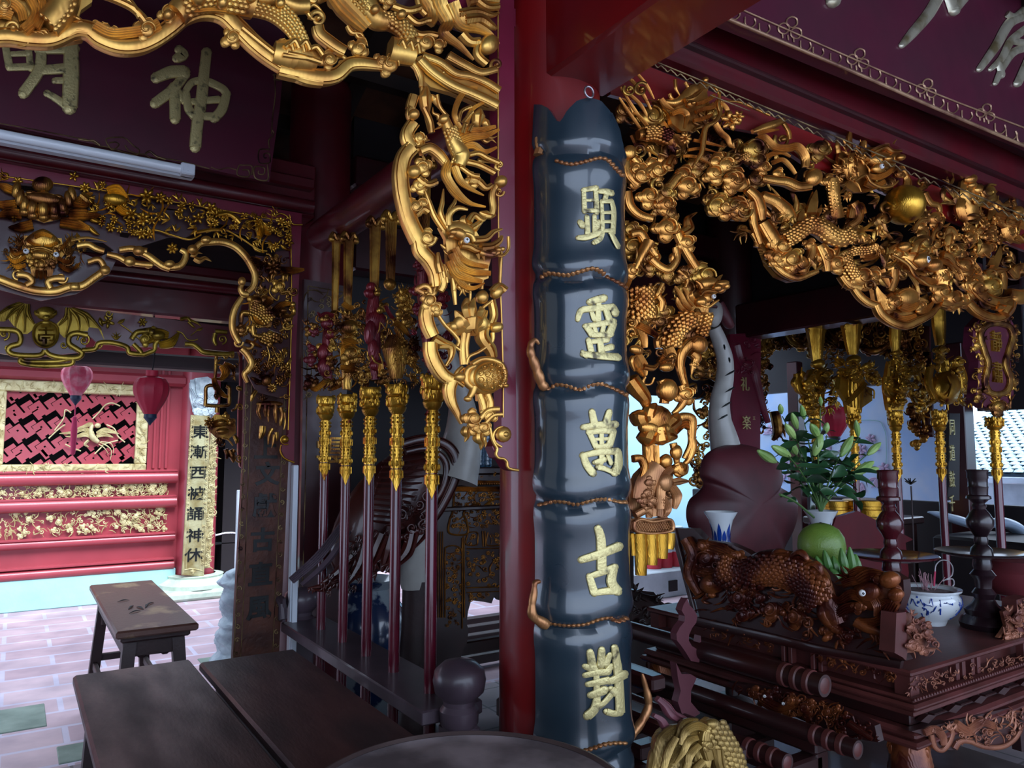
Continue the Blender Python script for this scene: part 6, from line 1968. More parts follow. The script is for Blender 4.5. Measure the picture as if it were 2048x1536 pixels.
# hanging cloud loop at the middle
S.new(); S.z = .01
TR(S, '''
P -8 20 : 700 420 800 400 880 560 1040 700 1180 860 1320 1000 1440 1050 1300 1160 1150 1180 980 1110 860 960 800 780 720 620
g 150/180/170/150 8 : 740 430 830 580 920 720 1050 860
C 960 740 130 200 3 20
C 1060 900 150 160 3 22
C 1190 960 130 140 3 22
C 900 880 110 200 3 18
g 80/90/90/60 10 : 850 800 890 950 1020 1080 1180 1140 1320 1100 1450 1050
g 120/110/90 2 : 1280 1000 1360 900 1400 760 1360 690
C 1360 720 80 -60 3 6
C 270 230 150 160 3 4
C 460 260 130 60 3 10
v 100/60/16 0 : 240 330 200 220 160 90
C 1560 860 130 90 3 8
C 1680 950 120 60 3 12
g 100/130/120/90 8 : 1470 720 1520 820 1560 930 1580 1050
v 90/80/30 12 : 1520 760 1560 860 1560 960
v 120/110/30 4 : 1640 900 1690 800 1740 720
g 60 0 : 690 740 700 660 640 560
''')
obj('cloud_loop', S.mb, M['gold2'], RA)
# second dragon: head, mane
S.new(); S.z = .012; S.crop(1500, 200, 6.4)
TR(S, '''
P -16 16 : 1160 640 1300 700 1450 600 1640 600 1820 640 1880 780 1860 900 1740 1000 1680 1120 1500 1180 1340 1180 1200 1080 1120 900
B 1600 780 150 110 0 .7 10
B 1560 900 80 70 0 .6 20
B 1750 770 90 70 -10 .8 24
B 1770 790 50 40 0 1 50
B 1630 800 56 40 0 1 44
v 70/80/30 30 : 1460 700 1600 640 1700 690 1830 690
g 60/60/16 20 : 1340 720 1350 600 1380 570 1400 640
g 60/60/20 10 : 1220 640 1210 500 1240 360
v 60/50/10 10 : 1080 700 1060 600 1060 530
k 60/50/6 20 : 1620 700 1680 600 1690 560
k 70/50/6 20 : 1730 600 1770 540 1805 480
m 70/80/60 22 : 1420 1000 1540 1020 1650 980 1760 900
m 80/80/60 14 : 1420 1080 1540 1120 1660 1060
g 30/34/34/20 44 : 1190 1090 1330 1010 1400 1100 1520 1160 1660 1150 1750 1080
m 70/80/30 10 : 1240 700 1230 850 1280 1000
m 70/80/30 6 : 1180 760 1180 900 1230 1050
m 60/70/30 16 : 1290 720 1380 770 1470 800
T 1150 900 180 150 60 5 70
T 1240 1200 120 130 50 4 70
C 1860 950 80 -60 3 8
''')
S.fill(poly('1100 600 1350 600 1420 900 1300 1150 1120 1080'), 24, 100, 'ttwl', 3, (.01, .04), .6, lambda x, y: 250)
dh2 = obj('dragon_head', S.mb, M['gold2'], RA); S.eye(1552, 893, 34, 1, .05, dh2)
# orb
S.new(); S.crop(0, 0, 1); q = MB(); oc = hit(1808, 410, Y=1.86); q.ball(oc, .093, 32, 20); obj('orb', q, M['gold3'], RA, 'smooth gilded orb')
S.crop(1760, 300, 7.11); S.z = .004
TR(S, '''
g 60/60/50 10 : 440 1160 480 1070 550 1010 640 1000
g 70/90/50 6 : 600 620 680 760 790 800 830 900
v 120/90/20 0 : 360 560 380 440 300 230
v 60/60/14 0 : 520 600 600 520 640 440
C 760 980 120 90 3 6
g 90/80/60 8 : 820 1060 740 1180 680 1310
v 100/90/16 14 : 370 1500 440 1380 550 1290
g 80/110/90/30 8 : 880 1290 930 1150 1000 1180 1090 1290
B 240 1410 70 60 0 1 20
g 90/110/100 4 : 620 1150 620 1300 660 1480
C 560 1100 90 30 3 4
''')
obj('curled_tendrils', S.mb, M['gold2'], RA)
S.new()
TR(S, '''
r 160/210/190/140 0 .6 : 1230 440 1230 620 1290 800 1300 1000
B 1225 430 80 80 0 .9 16
B 1240 520 60 50 0 1 20
B 1350 590 90 70 20 .8 20
m 90/110/70 14 : 1300 640 1450 660 1560 600 1600 560
v 20/30/8 8 : 1170 330 1180 260 1160 220
v 20/30/8 8 : 1210 320 1220 240 1235 170
v 20/20/8 10 : 1500 660 1580 580 1600 570
m 110/130/60 6 : 1140 700 1110 820 1140 950 1200 1020
m 140/160/120/40 10 : 1350 720 1480 760 1560 850 1500 1000
m 140/160/120/60 4 : 1600 920 1760 960 1880 1060 1980 1000
B 1940 880 70 80 0 .8 4
O 1880 720 60 90 1.3 30 1
g 70/80/50 2 : 1500 760 1620 740 1700 800 1820 780
m 110/130/90 4 : 1560 1000 1700 1040 1800 1150 1880 1250
m 90/110/60 12 : 1720 1120 1760 1230 1840 1320
C 1240 1250 120 90 3 10
C 1400 1170 130 -60 3 8
B 1420 1420 120 110 0 .7 6
m 100/110/60 4 : 1900 1250 2000 1280 2060 1200
m 90 4 : 1960 1050 2040 1100 2100 1080
C 1230 1130 80 180 3 14
m 100/110/50 0 : 1340 1040 1440 1060 1560 1100
''')
S.fill(poly('1120 640 1400 640 1700 760 2080 900 2080 1350 1700 1330 1500 1536 1200 1480 1200 1100 1100 1000'), 46, 130, 'mwtlc'.replace('m', 'w'), 8, (.0, .04), .62)
S.fill(poly('820 1300 1200 1250 1180 1536 760 1536'), 10, 120, 'ctl', 9, (.0, .03), .6)
obj('warrior_group', S.mb, M['gold2'], RA)
# lower right: big-eyed lion fish, mask bowl and cloud festoon
S.new(); S.crop(1680, 440, 5.565); S.z = .004
TR(S, '''
g 70/84/84 6 : 130 770 200 860 290 930 385 960
g 80/94/96/96/90/70/30 8 : 370 950 430 1060 560 1150 700 1180 850 1120 970 1060 1080 960
P -6 20 : 370 740 420 820 560 830 600 790 780 790 900 860 1000 900 900 1100 700 1170 560 1120 420 1020
B 700 870 130 110 0 .5 14
m 120/140/80 20 : 600 860 700 830 800 860
m 90/100/60 26 : 610 960 700 990 800 950
m 80/110/60/10 10 : 480 1000 440 900 400 820 370 740
m 80/100/60 10 : 560 840 500 920 480 1010
m 80/90/40/8 10 : 860 1020 920 1000 990 940 1025 870
m 70/90/60 6 : 560 1060 680 1110 820 1070
C 560 920 80 120 3 20
C 830 970 70 -20 3 16
v 60/70/20 4 : 940 1060 1020 1020 1080 950
T 780 800 -60 90 30 4 90
g 90/90/70 10 : 560 560 560 680 520 800
m 60/60/40 16 : 420 560 460 660 500 760
m 60/60/40 12 : 500 480 530 570 490 700
C 200 640 130 60 3 12
C 330 640 110 20 3 10
g 90/110 2 : 0 620 80 720 200 760
S 150 46 : 0 420 30 520 110 640
r 130/150 2 .6 : 0 420 40 530 120 660
m 100/110/70 8 : 230 420 330 400 420 330
S 100 40 : 0 400 120 350 250 340 350 310
r 90/100/80 2 .7 : 0 400 120 360 260 340 360 300
''')
S.fill(poly('60 60 420 60 560 300 420 400 240 330 60 380'), 18, 110, 'wtlc', 4, (.0, .03), .6)
obj('mask_bowl', S.mb, M['gold2'], RA)
S.new(); S.z = .012
TR(S, '''
P -20 20 : 560 260 760 240 960 280 1080 380 1100 520 1040 600 900 640 760 560 640 480 540 380
B 820 440 190 120 20 .6 0
B 820 465 90 90 0 .8 26
B 950 520 80 80 0 1 24
O 950 520 80 0 1.2 24 1
v 80/90/60/10 30 : 730 390 750 310 800 260 870 228
v 60/60/10 26 : 850 400 880 370 905 355
v 70/60/10 20 : 760 560 700 500 650 440
g 30/34/34/30/16 50 : 430 420 540 480 620 540 680 640 780 710 860 760 980 770
m 70/80/60 10 : 620 300 540 340 530 440
B 630 320 60 60 0 1 20
C 580 390 70 160 3 14
m 90/100/60 0 : 850 660 950 690 1070 690
m 60/90/90/40 6 : 1080 460 1180 480 1260 560 1300 680
m 60/90/90/40 4 : 1260 440 1380 460 1480 560 1550 660
g 80/90/50 8 : 1090 400 1160 420 1230 500
v 80/100/20 2 : 1200 380 1180 260 1160 150
v 70/80/10 12 : 1140 300 1160 200 1200 160
C 1340 520 110 60 3 8
C 1120 640 90 90 3 0
m 110/130/90 0 : 1100 560 1120 700 1130 830
C 1090 800 110 120 3 8
C 1210 880 110 90 3 10
C 1320 900 80 60 3 8
g 110/120/90 0 : 1080 920 1180 940 1300 930 1400 900
C 1460 760 120 200 3 14
g 130/140/130/100 6 : 1400 700 1480 820 1590 900 1720 930 1840 900
g 90/96/96/90/60 2 : 1390 930 1480 1020 1600 1080 1740 1090 1850 1010 1900 900
v 120/140/40 20 : 1740 1060 1790 980 1840 900
v 110/110/30 18 : 1660 960 1740 980 1830 1010
g 110/130 0 : 1840 820 1960 840 2070 820
B 1980 870 110 80 0 .5 6
g 70/60 0 : 1780 780 1790 640 1760 560
v 90/90/20 4 : 1560 620 1680 570 1830 560
k 90/80/8 6 : 1660 560 1720 420 1750 290
k 80/60/8 4 : 1640 520 1660 450 1670 400
g 80/80 0 : 1840 560 1920 640 1930 540 2060 520
''')
S.fill(poly('1000 60 1800 100 1880 440 1600 560 1300 420 1050 340'), 22, 120, 'wtlcs', 6, (.0, .04), .6)
S.fill(poly('1240 500 1500 560 1560 700 1400 720 1180 640'), 10, 110, 'wt', 7, (.02, .04), .6)
bh = obj('lion_fish_head', S.mb, M['gold2'], RA); S.eye(828, 468, 46, 1, .055, bh)
# qilin on the leg
S.new(); S.crop(1240, 540, 6.4); S.z = .014
TR(S, '''
P -14 16 : 870 170 1050 120 1200 100 1270 160 1295 220 1200 340 1150 420 1130 560 960 560 880 500 820 420 880 300
B 1050 190 150 80 -10 .7 10
B 1200 200 90 46 -10 .9 26
B 1115 260 60 50 0 1 36
B 1200 280 60 40 -30 1 24
B 1270 230 40 40 0 1 20
k 60/40/6 16 : 1170 160 1200 110 1235 80
v 60/60/20 20 : 960 260 930 200 880 160
B 1040 375 76 66 0 .7 18
B 930 430 70 70 0 1 24
O 1160 350 50 90 1.2 26 1
v 50/60/30 34 : 900 330 960 290 1080 300 1120 320
g 30/40/20 34 : 900 470 1000 500 1090 440 1140 410
g 40/50 10 : 770 240 800 140 740 70 680 20
m 60/70/60/20 6 : 860 520 780 440 720 320 650 220
m 60/70/60/20 12 : 880 470 830 400 800 320 740 240
m 60/60/20 16 : 880 420 830 350 840 290
m 60/70/60/16 0 : 900 560 780 520 710 420 690 360
m 60/60/16 6 : 900 580 800 590 690 550
T 980 560 140 150 44 5 80
''')
qh = obj('unicorn_head', S.mb, M['gold2'], RA); S.eye(1052, 372, 30, 1, .055, qh)
S.new(); S.z = .004
TR(S, '''
r 150/170/140 6 .8 : 1080 560 1050 700 990 850
S 150 60 : 1070 600 1040 720 1000 830
g 180/130/110/70/60 6 : 960 920 850 960 760 1080 740 1230 770 1380 830 1536
B 960 960 110 120 -20 .6 14
m 70/60/30 24 : 880 900 940 980 1020 1020
g 120/110/60/12 2 : 900 1060 960 1130 920 1230 900 1340
C 930 1210 50 90 3 6
r 300/320/280/200 -10 .45 : 230 260 230 430 260 620 300 780
S 290 76 : 230 260 230 430 250 620
r 240/300/260/200 -14 .45 : 860 660 740 720 620 840 600 1000
S 240 70 : 860 650 740 720 640 820 610 980
O 640 680 90 180 1 44 1
O 590 780 90 180 1 44 1
O 560 900 90 180 1 44 1
O 130 560 80 180 1 44 1
O 130 680 80 180 1 44 1
O 140 820 80 180 1 44 1
g 60/80/70/50 10 : 480 540 500 420 450 320 510 180
m 90/110/60 12 : 200 720 320 780 440 860
m 120/100/60 8 : 220 740 270 880 290 1000
B 175 1030 90 60 20 .8 10
m 150/180/60 2 : 180 1090 250 1230 300 1360
v 80/80/20 12 : 260 1240 380 1260 450 1200
v 80/80/20 8 : 150 1120 120 1180 160 1300
m 120/160/90 0 : 500 1130 600 1200 660 1250
B 560 1250 90 60 0 .8 10
T 600 1180 -60 120 44 4 120
g 40/40/30 6 : 280 1536 270 1430 300 1370
g 30/30 6 : 290 1470 370 1460 410 1380
m 130/140/100 2 : 600 1000 640 1120 600 1200
v 60/40/10 4 : 780 1250 820 1400 860 1500
m 50/60/20 4 : 60 250 100 150 160 20
''')
S.fill(poly('60 240 340 240 380 700 120 700'), 10, 110, 'lwt', 3, (.03, .05), .7)
obj('unicorn_body', S.mb, M['gold2'], RA)
# lotus and lower leg
S.new(); S.crop(1000, 500, 3.84); S.z = .01
TR(S, '''
v 120/120/30 0 : 985 990 1050 1080 1100 1150 1110 1230
B 1160 1300 130 110 0 .5 10
v 90/110/12 16 : 1100 1290 1120 1230 1160 1180
v 120/140/14 14 : 1060 1330 1040 1280 1080 1240
v 130/150/14 10 : 1150 1400 1250 1420 1330 1440
v 130/150/14 12 : 1130 1400 1100 1460 1090 1510
v 120/140/14 14 : 1180 1360 1200 1460 1210 1500
B 1110 1370 80 60 20 .8 14
B 1200 1380 80 60 -20 .8 16
v 110/120/12 12 : 1230 1370 1300 1310 1330 1250
g 60/60 2 : 1220 1000 1250 1080 1240 1180
B 1260 1080 70 90 0 .7 8
g 70/60/50/30 2 : 1370 1040 1400 1130 1370 1200 1310 1260
C 1400 1110 70 60 3 6
g 60/70/70/50/40/30 4 : 1290 1370 1360 1290 1440 1300 1450 1420 1440 1500 1390 1600
m 80/90 4 : 1300 1400 1380 1330 1450 1350
m 50/40 0 : 1180 1500 1190 1640
''')
S.crop(1000, 850, 3.84)
TR(S, '''
m 90/80 -6 : 1140 140 1140 300
g 46/50/30 2 : 1310 140 1330 220 1340 300
g 40/50/40/30 4 : 1440 60 1460 160 1430 260 1380 310
g 60/60/40 4 : 1000 260 1060 260 1090 330 1070 400
B 1330 210 40 60 0 .8 6
B 1250 280 44 60 0 .8 6
v 80/110/60 0 : 1340 300 1370 350 1400 300
C 1340 340 50 0 3 8
''')
obj('lotus', S.mb, M['gold2'], RA)
S.new()
TR(S, '''
P -16 20 : 1000 520 1060 380 1140 300 1240 290 1340 330 1340 480 1330 640 1280 720 1200 690 1180 640 1060 680 1000 640
r 150/190/200 0 .5 : 1080 580 1120 450 1220 340
m 60/70/50 20 : 1180 640 1190 480 1220 380 1270 330
v 50/60/10 20 : 1270 440 1330 430 1405 430
m 60/70/30 16 : 1270 460 1320 540 1300 640
m 60/60/20 20 : 1200 560 1240 640 1220 700
C 1100 440 44 0 3 20
C 1090 520 44 60 3 20
C 1060 580 40 120 2 20
C 1130 580 40 60 2 20
B 1220 440 50 70 0 .8 20
O 1280 520 46 0 1.2 18 1
g 60 0 : 1020 690 1110 650 1160 690
g 40 6 : 1080 640 1150 620 1160 700
m 40 2 : 1120 650 1125 710
''')
obj('carved_pouch', S.mb, M['copper'], RA, 'worn brown carved pouch')
S.new()
TR(S, '''
P -6 26 : 985 730 1050 705 1150 720 1280 705 1310 740 1315 800 1260 830 1150 842 1040 830 985 800
r 26 6 : 1010 740 1060 722 1150 740 1270 724 1300 750 1300 800 1240 822 1140 830 1040 818 1005 790 1010 740
''')
for i in range(15):
    for j in range(5):
        S.bead(1030+i*18.5+(j % 2)*9, 752+j*15, 8, 7, h=1.2, z=.008, n=6, m=3)
obj('woven_basket', S.mb, M['copper'], RA, 'copper-brown woven basket')
S.new()
TR(S, '''
r 90/84/76 4 .7 : 1050 830 1062 1000 1064 1150
r 80/76/70 8 .7 : 1135 835 1142 960 1142 1070
r 80/76/66 12 .7 : 1215 832 1216 930 1215 1020
r 66/60/50 8 .7 : 1282 825 1284 900 1276 950
r 40/30 0 .7 : 1000 830 1010 1000
''')
obj('hanging_tassel', S.mb, M['gold3'], RA, 'bright gold hanging tassels')
S.new(); S.crop(0, 0, 1); S.z = -.04
S.plate(A('1236 92 1500 200 2070 446 2070 500 1900 430 1760 370 1640 330 1540 260 1440 240 1330 205 1236 180'), t=.02); obj('border_board', S.mb, M['red'], RA, 'plain red top board of the arch')
S.new(); S.crop(1240, 130, 3.2); S.z = -.045
S.fill(poly('10 120 300 200 700 330 1200 500 1700 640 2560 900 2560 1500 2300 1560 1900 1560 1500 1400 1300 1320 1000 1330 840 1120 600 960 420 780 260 860 60 900'), 170, 110, 'cctwlswl', 31, (-.02, .03), .5)
S.fill(poly('20 900 300 820 330 1300 560 1320 560 1700 300 1900 20 1900'), 40, 100, 'cctwls', 32, (-.02, .02), .55)
obj('rear_foliage', S.mb, M['goldd'], RA)
# thin gilt beading below the tie beam
S.new(); S.crop(0, 0, 1); S.c = 1.84; S.z = 0
for k in range(40):
    f_ = k/39; x = 1290+f_*760; y = 118+f_*322
    S.st([x, y+2, x+6, y+9, x+12, y+5, x+19, y+11], 2.2, 'r')
S.st([1284, 112, 1660, 268, 2060, 436], 2.6, 'r')
S.st([1420, 190, 1500, 222], 2, 'r')
obj('gilt_beading', S.mb, M['dimgilt'], RA)

# ================================================================ SIGNBOARD over the altar
SB = thing('signboard', 'dark purple signboard with silver-gold characters above the altar-side arch', 'signboard', (3.2, 1.7, 3.1))
S = Sheet('Y', 1.7, (1400, 0, 3.16), 2.5); S.new()
S.plate(A('-60 -500 2700 -500 2700 1200 2048 905 1000 480 10 60 -60 20'), t=.05); obj('board', S.mb, M['plum'], SB)
S.new(); S.z = .004
TR(S, '''
r 20 0 : 0 52 500 262 1000 472 1500 692 2060 930
r 10 0 : 90 -10 500 170 1000 390 1500 600 2060 815
''')
for cx, cy, s_ in ((565, 190, 1), (995, 385, .92), (1425, 570, .85), (1800, 722, .78), (2150, 870, .7)):
    for dx, dy in ((-40, -8), (38, 22), (12, -48)):
        hx = []
        for k in range(7): hx += [cx+dx*s_+36*s_*math.cos(k*pi/3+.4), cy+dy*s_+34*s_*math.sin(k*pi/3+.4)]
        S.st(hx, 9, 'k')
    for dx in (-50, -15, 20): S.st([cx+dx*s_, cy+40*s_+dx*.35*s_, cx+dx*s_+4, cy+72*s_+dx*.35*s_], 9, 'k')
for x, y in ((110, 20), (210, 70), (310, 120), (400, 160), (660, 270), (740, 310), (850, 350), (1100, 450), (1200, 500), (1290, 540), (1500, 630), (1590, 660), (1680, 710), (1890, 790), (1960, 830), (2030, 850)):
    S.st([x-30, y-10, x-26, y+40, x+6, y+56, x+36, y+30, x+30, y], 8, 'k')
obj('gilt_border', S.mb, goldmat('pinkish_worn_gilding', 'c09a78', '8a6450', .4, .1, 60, '5a3030', .5), SB)
S.new(); S.z = .003
for i, s_ in enumerate([q for q in '''66,76,40:1525 -60 1440 90 1340 210 1270 290;60,70:1560 -40 1600 70;70:1700 -60 1600 60;100,90:840 -40 835 10;56,66,40:2060 100 1950 150 1860 300 1760 440;50,50,30:2060 180 1960 260 1900 370 1830 440;44,44,36:1930 90 1980 110 2040 60;50,50,30:2080 300 1980 330 1910 420 1860 530;50,50:2090 330 2040 440 2000 530;44:1960 260 2060 280;40,40:1880 400 1900 480'''.split(';')]):
    w_, p_ = s_.split(':'); w_ = A(w_); p_ = A(p_); S.st(p_, w_ if len(w_) > 1 else w_[0], 'r', .7, .003+i*.0003, back=.1)
    S.bead(p_[-2], p_[-1], w_[-1]*.5, h=.8, z=.003, n=9, m=3)
    if i == 3: obj('raised_character', S.mb, M['golds'], SB, 'silver-gold brushed strokes of a character cut by the top'); S.new()
obj('raised_character', S.mb, M['golds'], SB, 'silver-gold brushed character, partly out of view')
# ================================================================ ALTAR (right)
M['altar'] = mat('dark_red_brown_lacquered_altar', '32100f', .38, 0, '240a0b', 5, 6, coat=.25, rough2=.55); M['altarl'] = mat('dusty_red_brown_wood', '5c2c2a', .45, 0, '48201c', 8, 8, bump=.08, bs=60)
M['relief'] = goldmat('dark_bronze_gilt_relief', '8a4c26', '4c1c12', .28, .15, 60, '3a1210', .35, (.34, .46)); M['relief2'] = goldmat('dusty_copper_relief', '9a6248', '64342a', .4, .1, 60, '4a2220', .3)
AL = thing('altar', 'tiered dark red carved altar table holding vases, fruit and candlesticks', 'altar', (2.9, 1.85, 0))
ax0, ax1, ay0, ay1 = 2.335, 3.75, 1.315, 2.45
def ring(z0, z1, o, m=None, bev=.006):
    q = MB(); q.box((ax0-o, ay0-o, z0), (ax1+o, ay1+o, z1), bev); return q
q = ring(.812, .832, .012, bev=.006); obj('altar_top', q, M['altarl'], AL, 'flat dusty top board')
q = MB()
for (x0, x1) in ((ax0, ax0+.05), (ax1-.05, ax1)):
    for (y0, y1) in ((ay0, ay0+.05), (ay1-.05, ay1)): q.box((x0, y0, .75), (x1, y1, .812))
for x in (2.62, 2.66, 2.72, 2.76, 3.1, 3.14, 3.2, 3.24): q.box((x, ay0+.002, .752), (x+.02, ay0+.03, .812), .003)
for y in (1.62, 1.65, 1.74, 1.77): q.box((ax0+.002, y, .752), (ax0+.03, y+.016, .812), .003)
q.box((ax0+.04, ay0+.06, .75), (ax1-.04, ay1-.06, .812)); obj('frieze_posts', q, M['altarl'], AL)
q = ring(.738, .752, .02); q.box((ax0-.03, ay0-.03, .716), (ax1+.03, ay1+.03, .737), .008); q.box((ax0-.018, ay0-.018, .698), (ax1+.018, ay1+.018, .716), .004)
for i in range(90): q.ball((ax0-.02+i*.0162, ay0-.022, .752), .006, 5, 3)
obj('upper_moulding', q, M['altarl'], AL)
q = ring(.655, .700, -.012)
for i in range(9):
    for dy in (0,):
        cx = 2.36+i*.165; q.prism([(cx, ay0+.004, .678), (cx+.045, ay0+.004, .69), (cx+.09, ay0+.004, .678), (cx+.045, ay0+.004, .664)], (0, -.018, 0)); q.box((cx+.09, ay0-.01, .674), (cx+.165, ay0+.02, .682), .003)
obj('waist', q, M['altar'], AL)
q = ring(.628, .656, .024, bev=.01); q.box((ax0-.036, ay0-.036, .607), (ax1+.036, ay1+.036, .628), .008); obj('lower_moulding', q, M['altarl'], AL)
for (x, y) in ((ax0+.03, ay0+.03), (ax1-.03, ay0+.03), (ax0+.03, ay1-.03), (ax1-.03, ay1-.03)):
    q = MB(); q.tube([(x, y, .61), (x-.01, y-.01, .52), (x-.012, y-.012, .46), (x+.006, y+.006, .3), (x, y, .18), (x-.01, y-.01, .12)], [.055, .065, .06, .045, .05, .06], 14, smooth=4)
    rg = random.Random(4)
    for k in range(60):
        a = rg.uniform(0, 2*pi); z = rg.uniform(.3, .6); q.ball((x+.055*math.cos(a), y+.055*math.sin(a), z), (.012, .012, .018), 7, 4)
    obj('leg', q, M['relief'], AL)
q = MB(); q.box((ax0-.06, ay0-.06, .0), (ax1+.06, ay1+.06, .12), .015); obj('base_plinth', q, M['altar'], AL)
# pierced front frieze and apron
S = Sheet('Y', ay0-.004, (1740, 1200, 2.834), 1.6); S.new()
S.fill(poly('230 455 505 395 505 465 230 535'), 30, 34, 'swl', 2, (-.006, .006), .55); obj('pierced_frieze', S.mb, M['relief2'], AL); S.new(); S.fill(poly('650 360 1100 250 1100 335 650 440'), 60, 34, 'swl', 3, (-.006, .006), .55); obj('pierced_frieze', S.mb, M['relief2'], AL); S.new(); S.fill(poly('545 380 600 366 600 440 545 455'), 5, 30, 'sl', 3, (-.004, .006), .55)
obj('pierced_frieze', S.mb, M['relief2'], AL)
S = Sheet('Y', ay0-.03, (1740, 1200, 2.834), 1.6); S.new()
S.plate(A('235 745 330 720 600 655 1000 560 1000 900 860 860 850 740 800 810 700 830 600 820 520 810 470 850 400 850 350 780 300 770 290 760'), t=.03)
obj('apron', S.mb, M['altar'], AL)
S.new(); S.z = .003
TR(S, '''
g 26/26/20 0 : 340 760 360 830 400 850 440 810 460 750 440 700
g 30/30/20 0 : 470 840 500 800 560 800 640 830 740 830 810 790 850 730
m 40/50/30 2 : 300 750 360 730 400 770 410 820
m 60/60/30 4 : 470 700 540 740 620 690 700 720
''')
S.fill(poly('300 735 600 665 900 590 860 720 780 800 640 810 480 800 420 780'), 60, 50, 'wtlws', 5, (0, .012), .5)
obj('apron_carving', S.mb, M['relief2'], AL)
# left side: pierced side frieze and mouldings carry the same bands; carved dragon side panel
S = Sheet('X', ax0-.004, (1340, 1030, 2.54), 1.6); S.new()
S.fill(poly('190 545 520 640 520 700 190 600'), 30, 44, 'swl', 2, (-.004, .006), .55); obj('side_frieze', S.mb, M['relief'], AL); S.new(); S.fill(poly('740 700 1160 800 1160 850 740 750'), 30, 44, 'swl', 3, (-.004, .006), .55); obj('side_frieze', S.mb, M['relief'], AL)
DP = thing('dragon_screen', 'slanting dark red side panel carved as a crouching dragon with a white glass eye', 'carved panel', (2.35, 1.8, .83))
S = Sheet('X', ax0+.0, (1340, 1030, 2.54), 1.5); S.new()
S.plate(A('8 75 30 65 120 70 180 130 300 145 380 180 470 240 560 190 640 190 720 240 780 290 850 360 900 350 1000 290 1120 290 1185 330 1190 400 1150 520 1100 560 1140 640 1200 740 1150 745 700 640 150 520 130 440 60 260'), t=.04)
obj('panel_board', S.mb, M['altar'], DP)
S.new(); S.z = .004
S.st(A('20 72 60 220 130 500'), [26, 24, 20], 'b', 1); S.st(A('140 540 500 620 800 690 1180 760'), [50, 50, 44], 'b', .5); obj('edge_rail', S.mb, M['altar'], DP)
S.new(); S.z = .006
TR(S, '''
r 80/150/190/190/150/110/90 0 .8 : 260 260 380 300 500 270 620 280 740 340 800 440 860 560
S 170 36 : 300 270 400 300 500 270 620 280 740 340 800 440
v 50/60/16 16 : 470 250 480 210 510 195
v 50/60/16 16 : 540 230 570 195 620 190
v 50/60/16 16 : 620 240 680 200 720 230
v 50/60/16 16 : 700 270 760 260 790 300
v 50/60/16 16 : 760 340 800 330 830 360
B 1060 400 130 90 0 .35 0
m 40/50/14 16 : 930 300 980 280 1050 275
m 40/50/14 20 : 900 350 960 330 1010 340
m 36/40/14 20 : 1080 470 1110 440 1150 430
C 1080 320 30 200 3 24
C 980 460 34 100 3 20
T 1100 520 120 60 18 5 90
B 1140 325 50 46 0 1 20
B 1040 385 60 50 0 .6 30
B 1170 400 40 34 0 1 20
m 60/70/40 20 : 980 330 1040 300 1120 310
m 50/60/40/10 14 : 1000 420 940 400 880 430 840 400
m 50/60/40/10 14 : 1000 460 920 470 860 500 820 460
m 60/60/40 14 : 1160 440 1120 500 1060 540 960 540
m 40/40/16 24 : 1060 420 1080 460 1070 510
T 960 340 200 130 30 5 60
T 900 520 190 120 30 5 80
r 60/70/50/40 10 : 800 430 800 500 840 560 880 590
S 50 24 : 800 440 810 520 860 570
r 60/60/40/16 6 : 960 540 1020 570 1090 600 1150 670
T 1040 590 60 80 20 4 70
T 860 590 40 70 20 4 70
g 50/60/40 4 : 90 120 130 200 110 300 160 400
C 200 220 60 0 3 4
C 310 240 60 40 3 10
B 225 350 60 50 0 .7 8
m 60/60/30 4 : 150 150 260 170 360 220
m 60/60/30 4 : 120 260 200 290 280 280
T 380 380 60 90 26 5 100
C 360 420 50 90 3 4
C 520 480 50 90 3 4
C 640 520 50 90 3 4
''')
S.fill(poly('80 110 400 200 480 300 760 400 840 580 1120 600 1140 700 700 610 150 490'), 110, 62, 'wtlcswb', 9, (0, .02), .5)
dd = obj('dragon_relief', S.mb, M['relief'], DP); S.eye(1045, 384, 17, 1, .075, dd); S.eye(228, 357, 6, 1, .03, dd)
# leafy corner brackets on the altar top
def corner(crop, board, area_, pts, lab, Y):
    t = thing('corner_bracket', lab, 'bracket', (hit(crop[0]+pts[0]/crop[2], crop[1]+pts[1]/crop[2], Y=Y)[0], Y, .833))
    s = Sheet('Y', Y, crop, 1.6); s.new(); s.plate(A(board), t=.05); obj('upright_board', s.mb, M['altarl'], t); s.new(); s.z = -.01; s.plate(area_, t=.012); s.z = 0; s.fill(np.array(area_).reshape(-1, 2), 30, 44, 'wtlcs', 6, (0, .014), .5); obj('leaf_carving', s.mb, M['relief2'], t)
corner((1740, 1200, 2.834), '150 75 205 68 212 300 205 345 185 325 140 300', A('205 80 250 75 265 140 330 100 340 200 350 270 390 280 380 295 215 305'), (200, 330), 'copper-brown leafy corner bracket on the altar top beside the incense bowl', ay0+.01)
corner((1740, 1200, 2.834), '830 0 900 -20 900 190 835 210', A('770 70 880 0 880 200 745 218 790 150'), (800, 215), 'copper-brown leafy corner bracket at the far end of the altar front', ay0+.02)

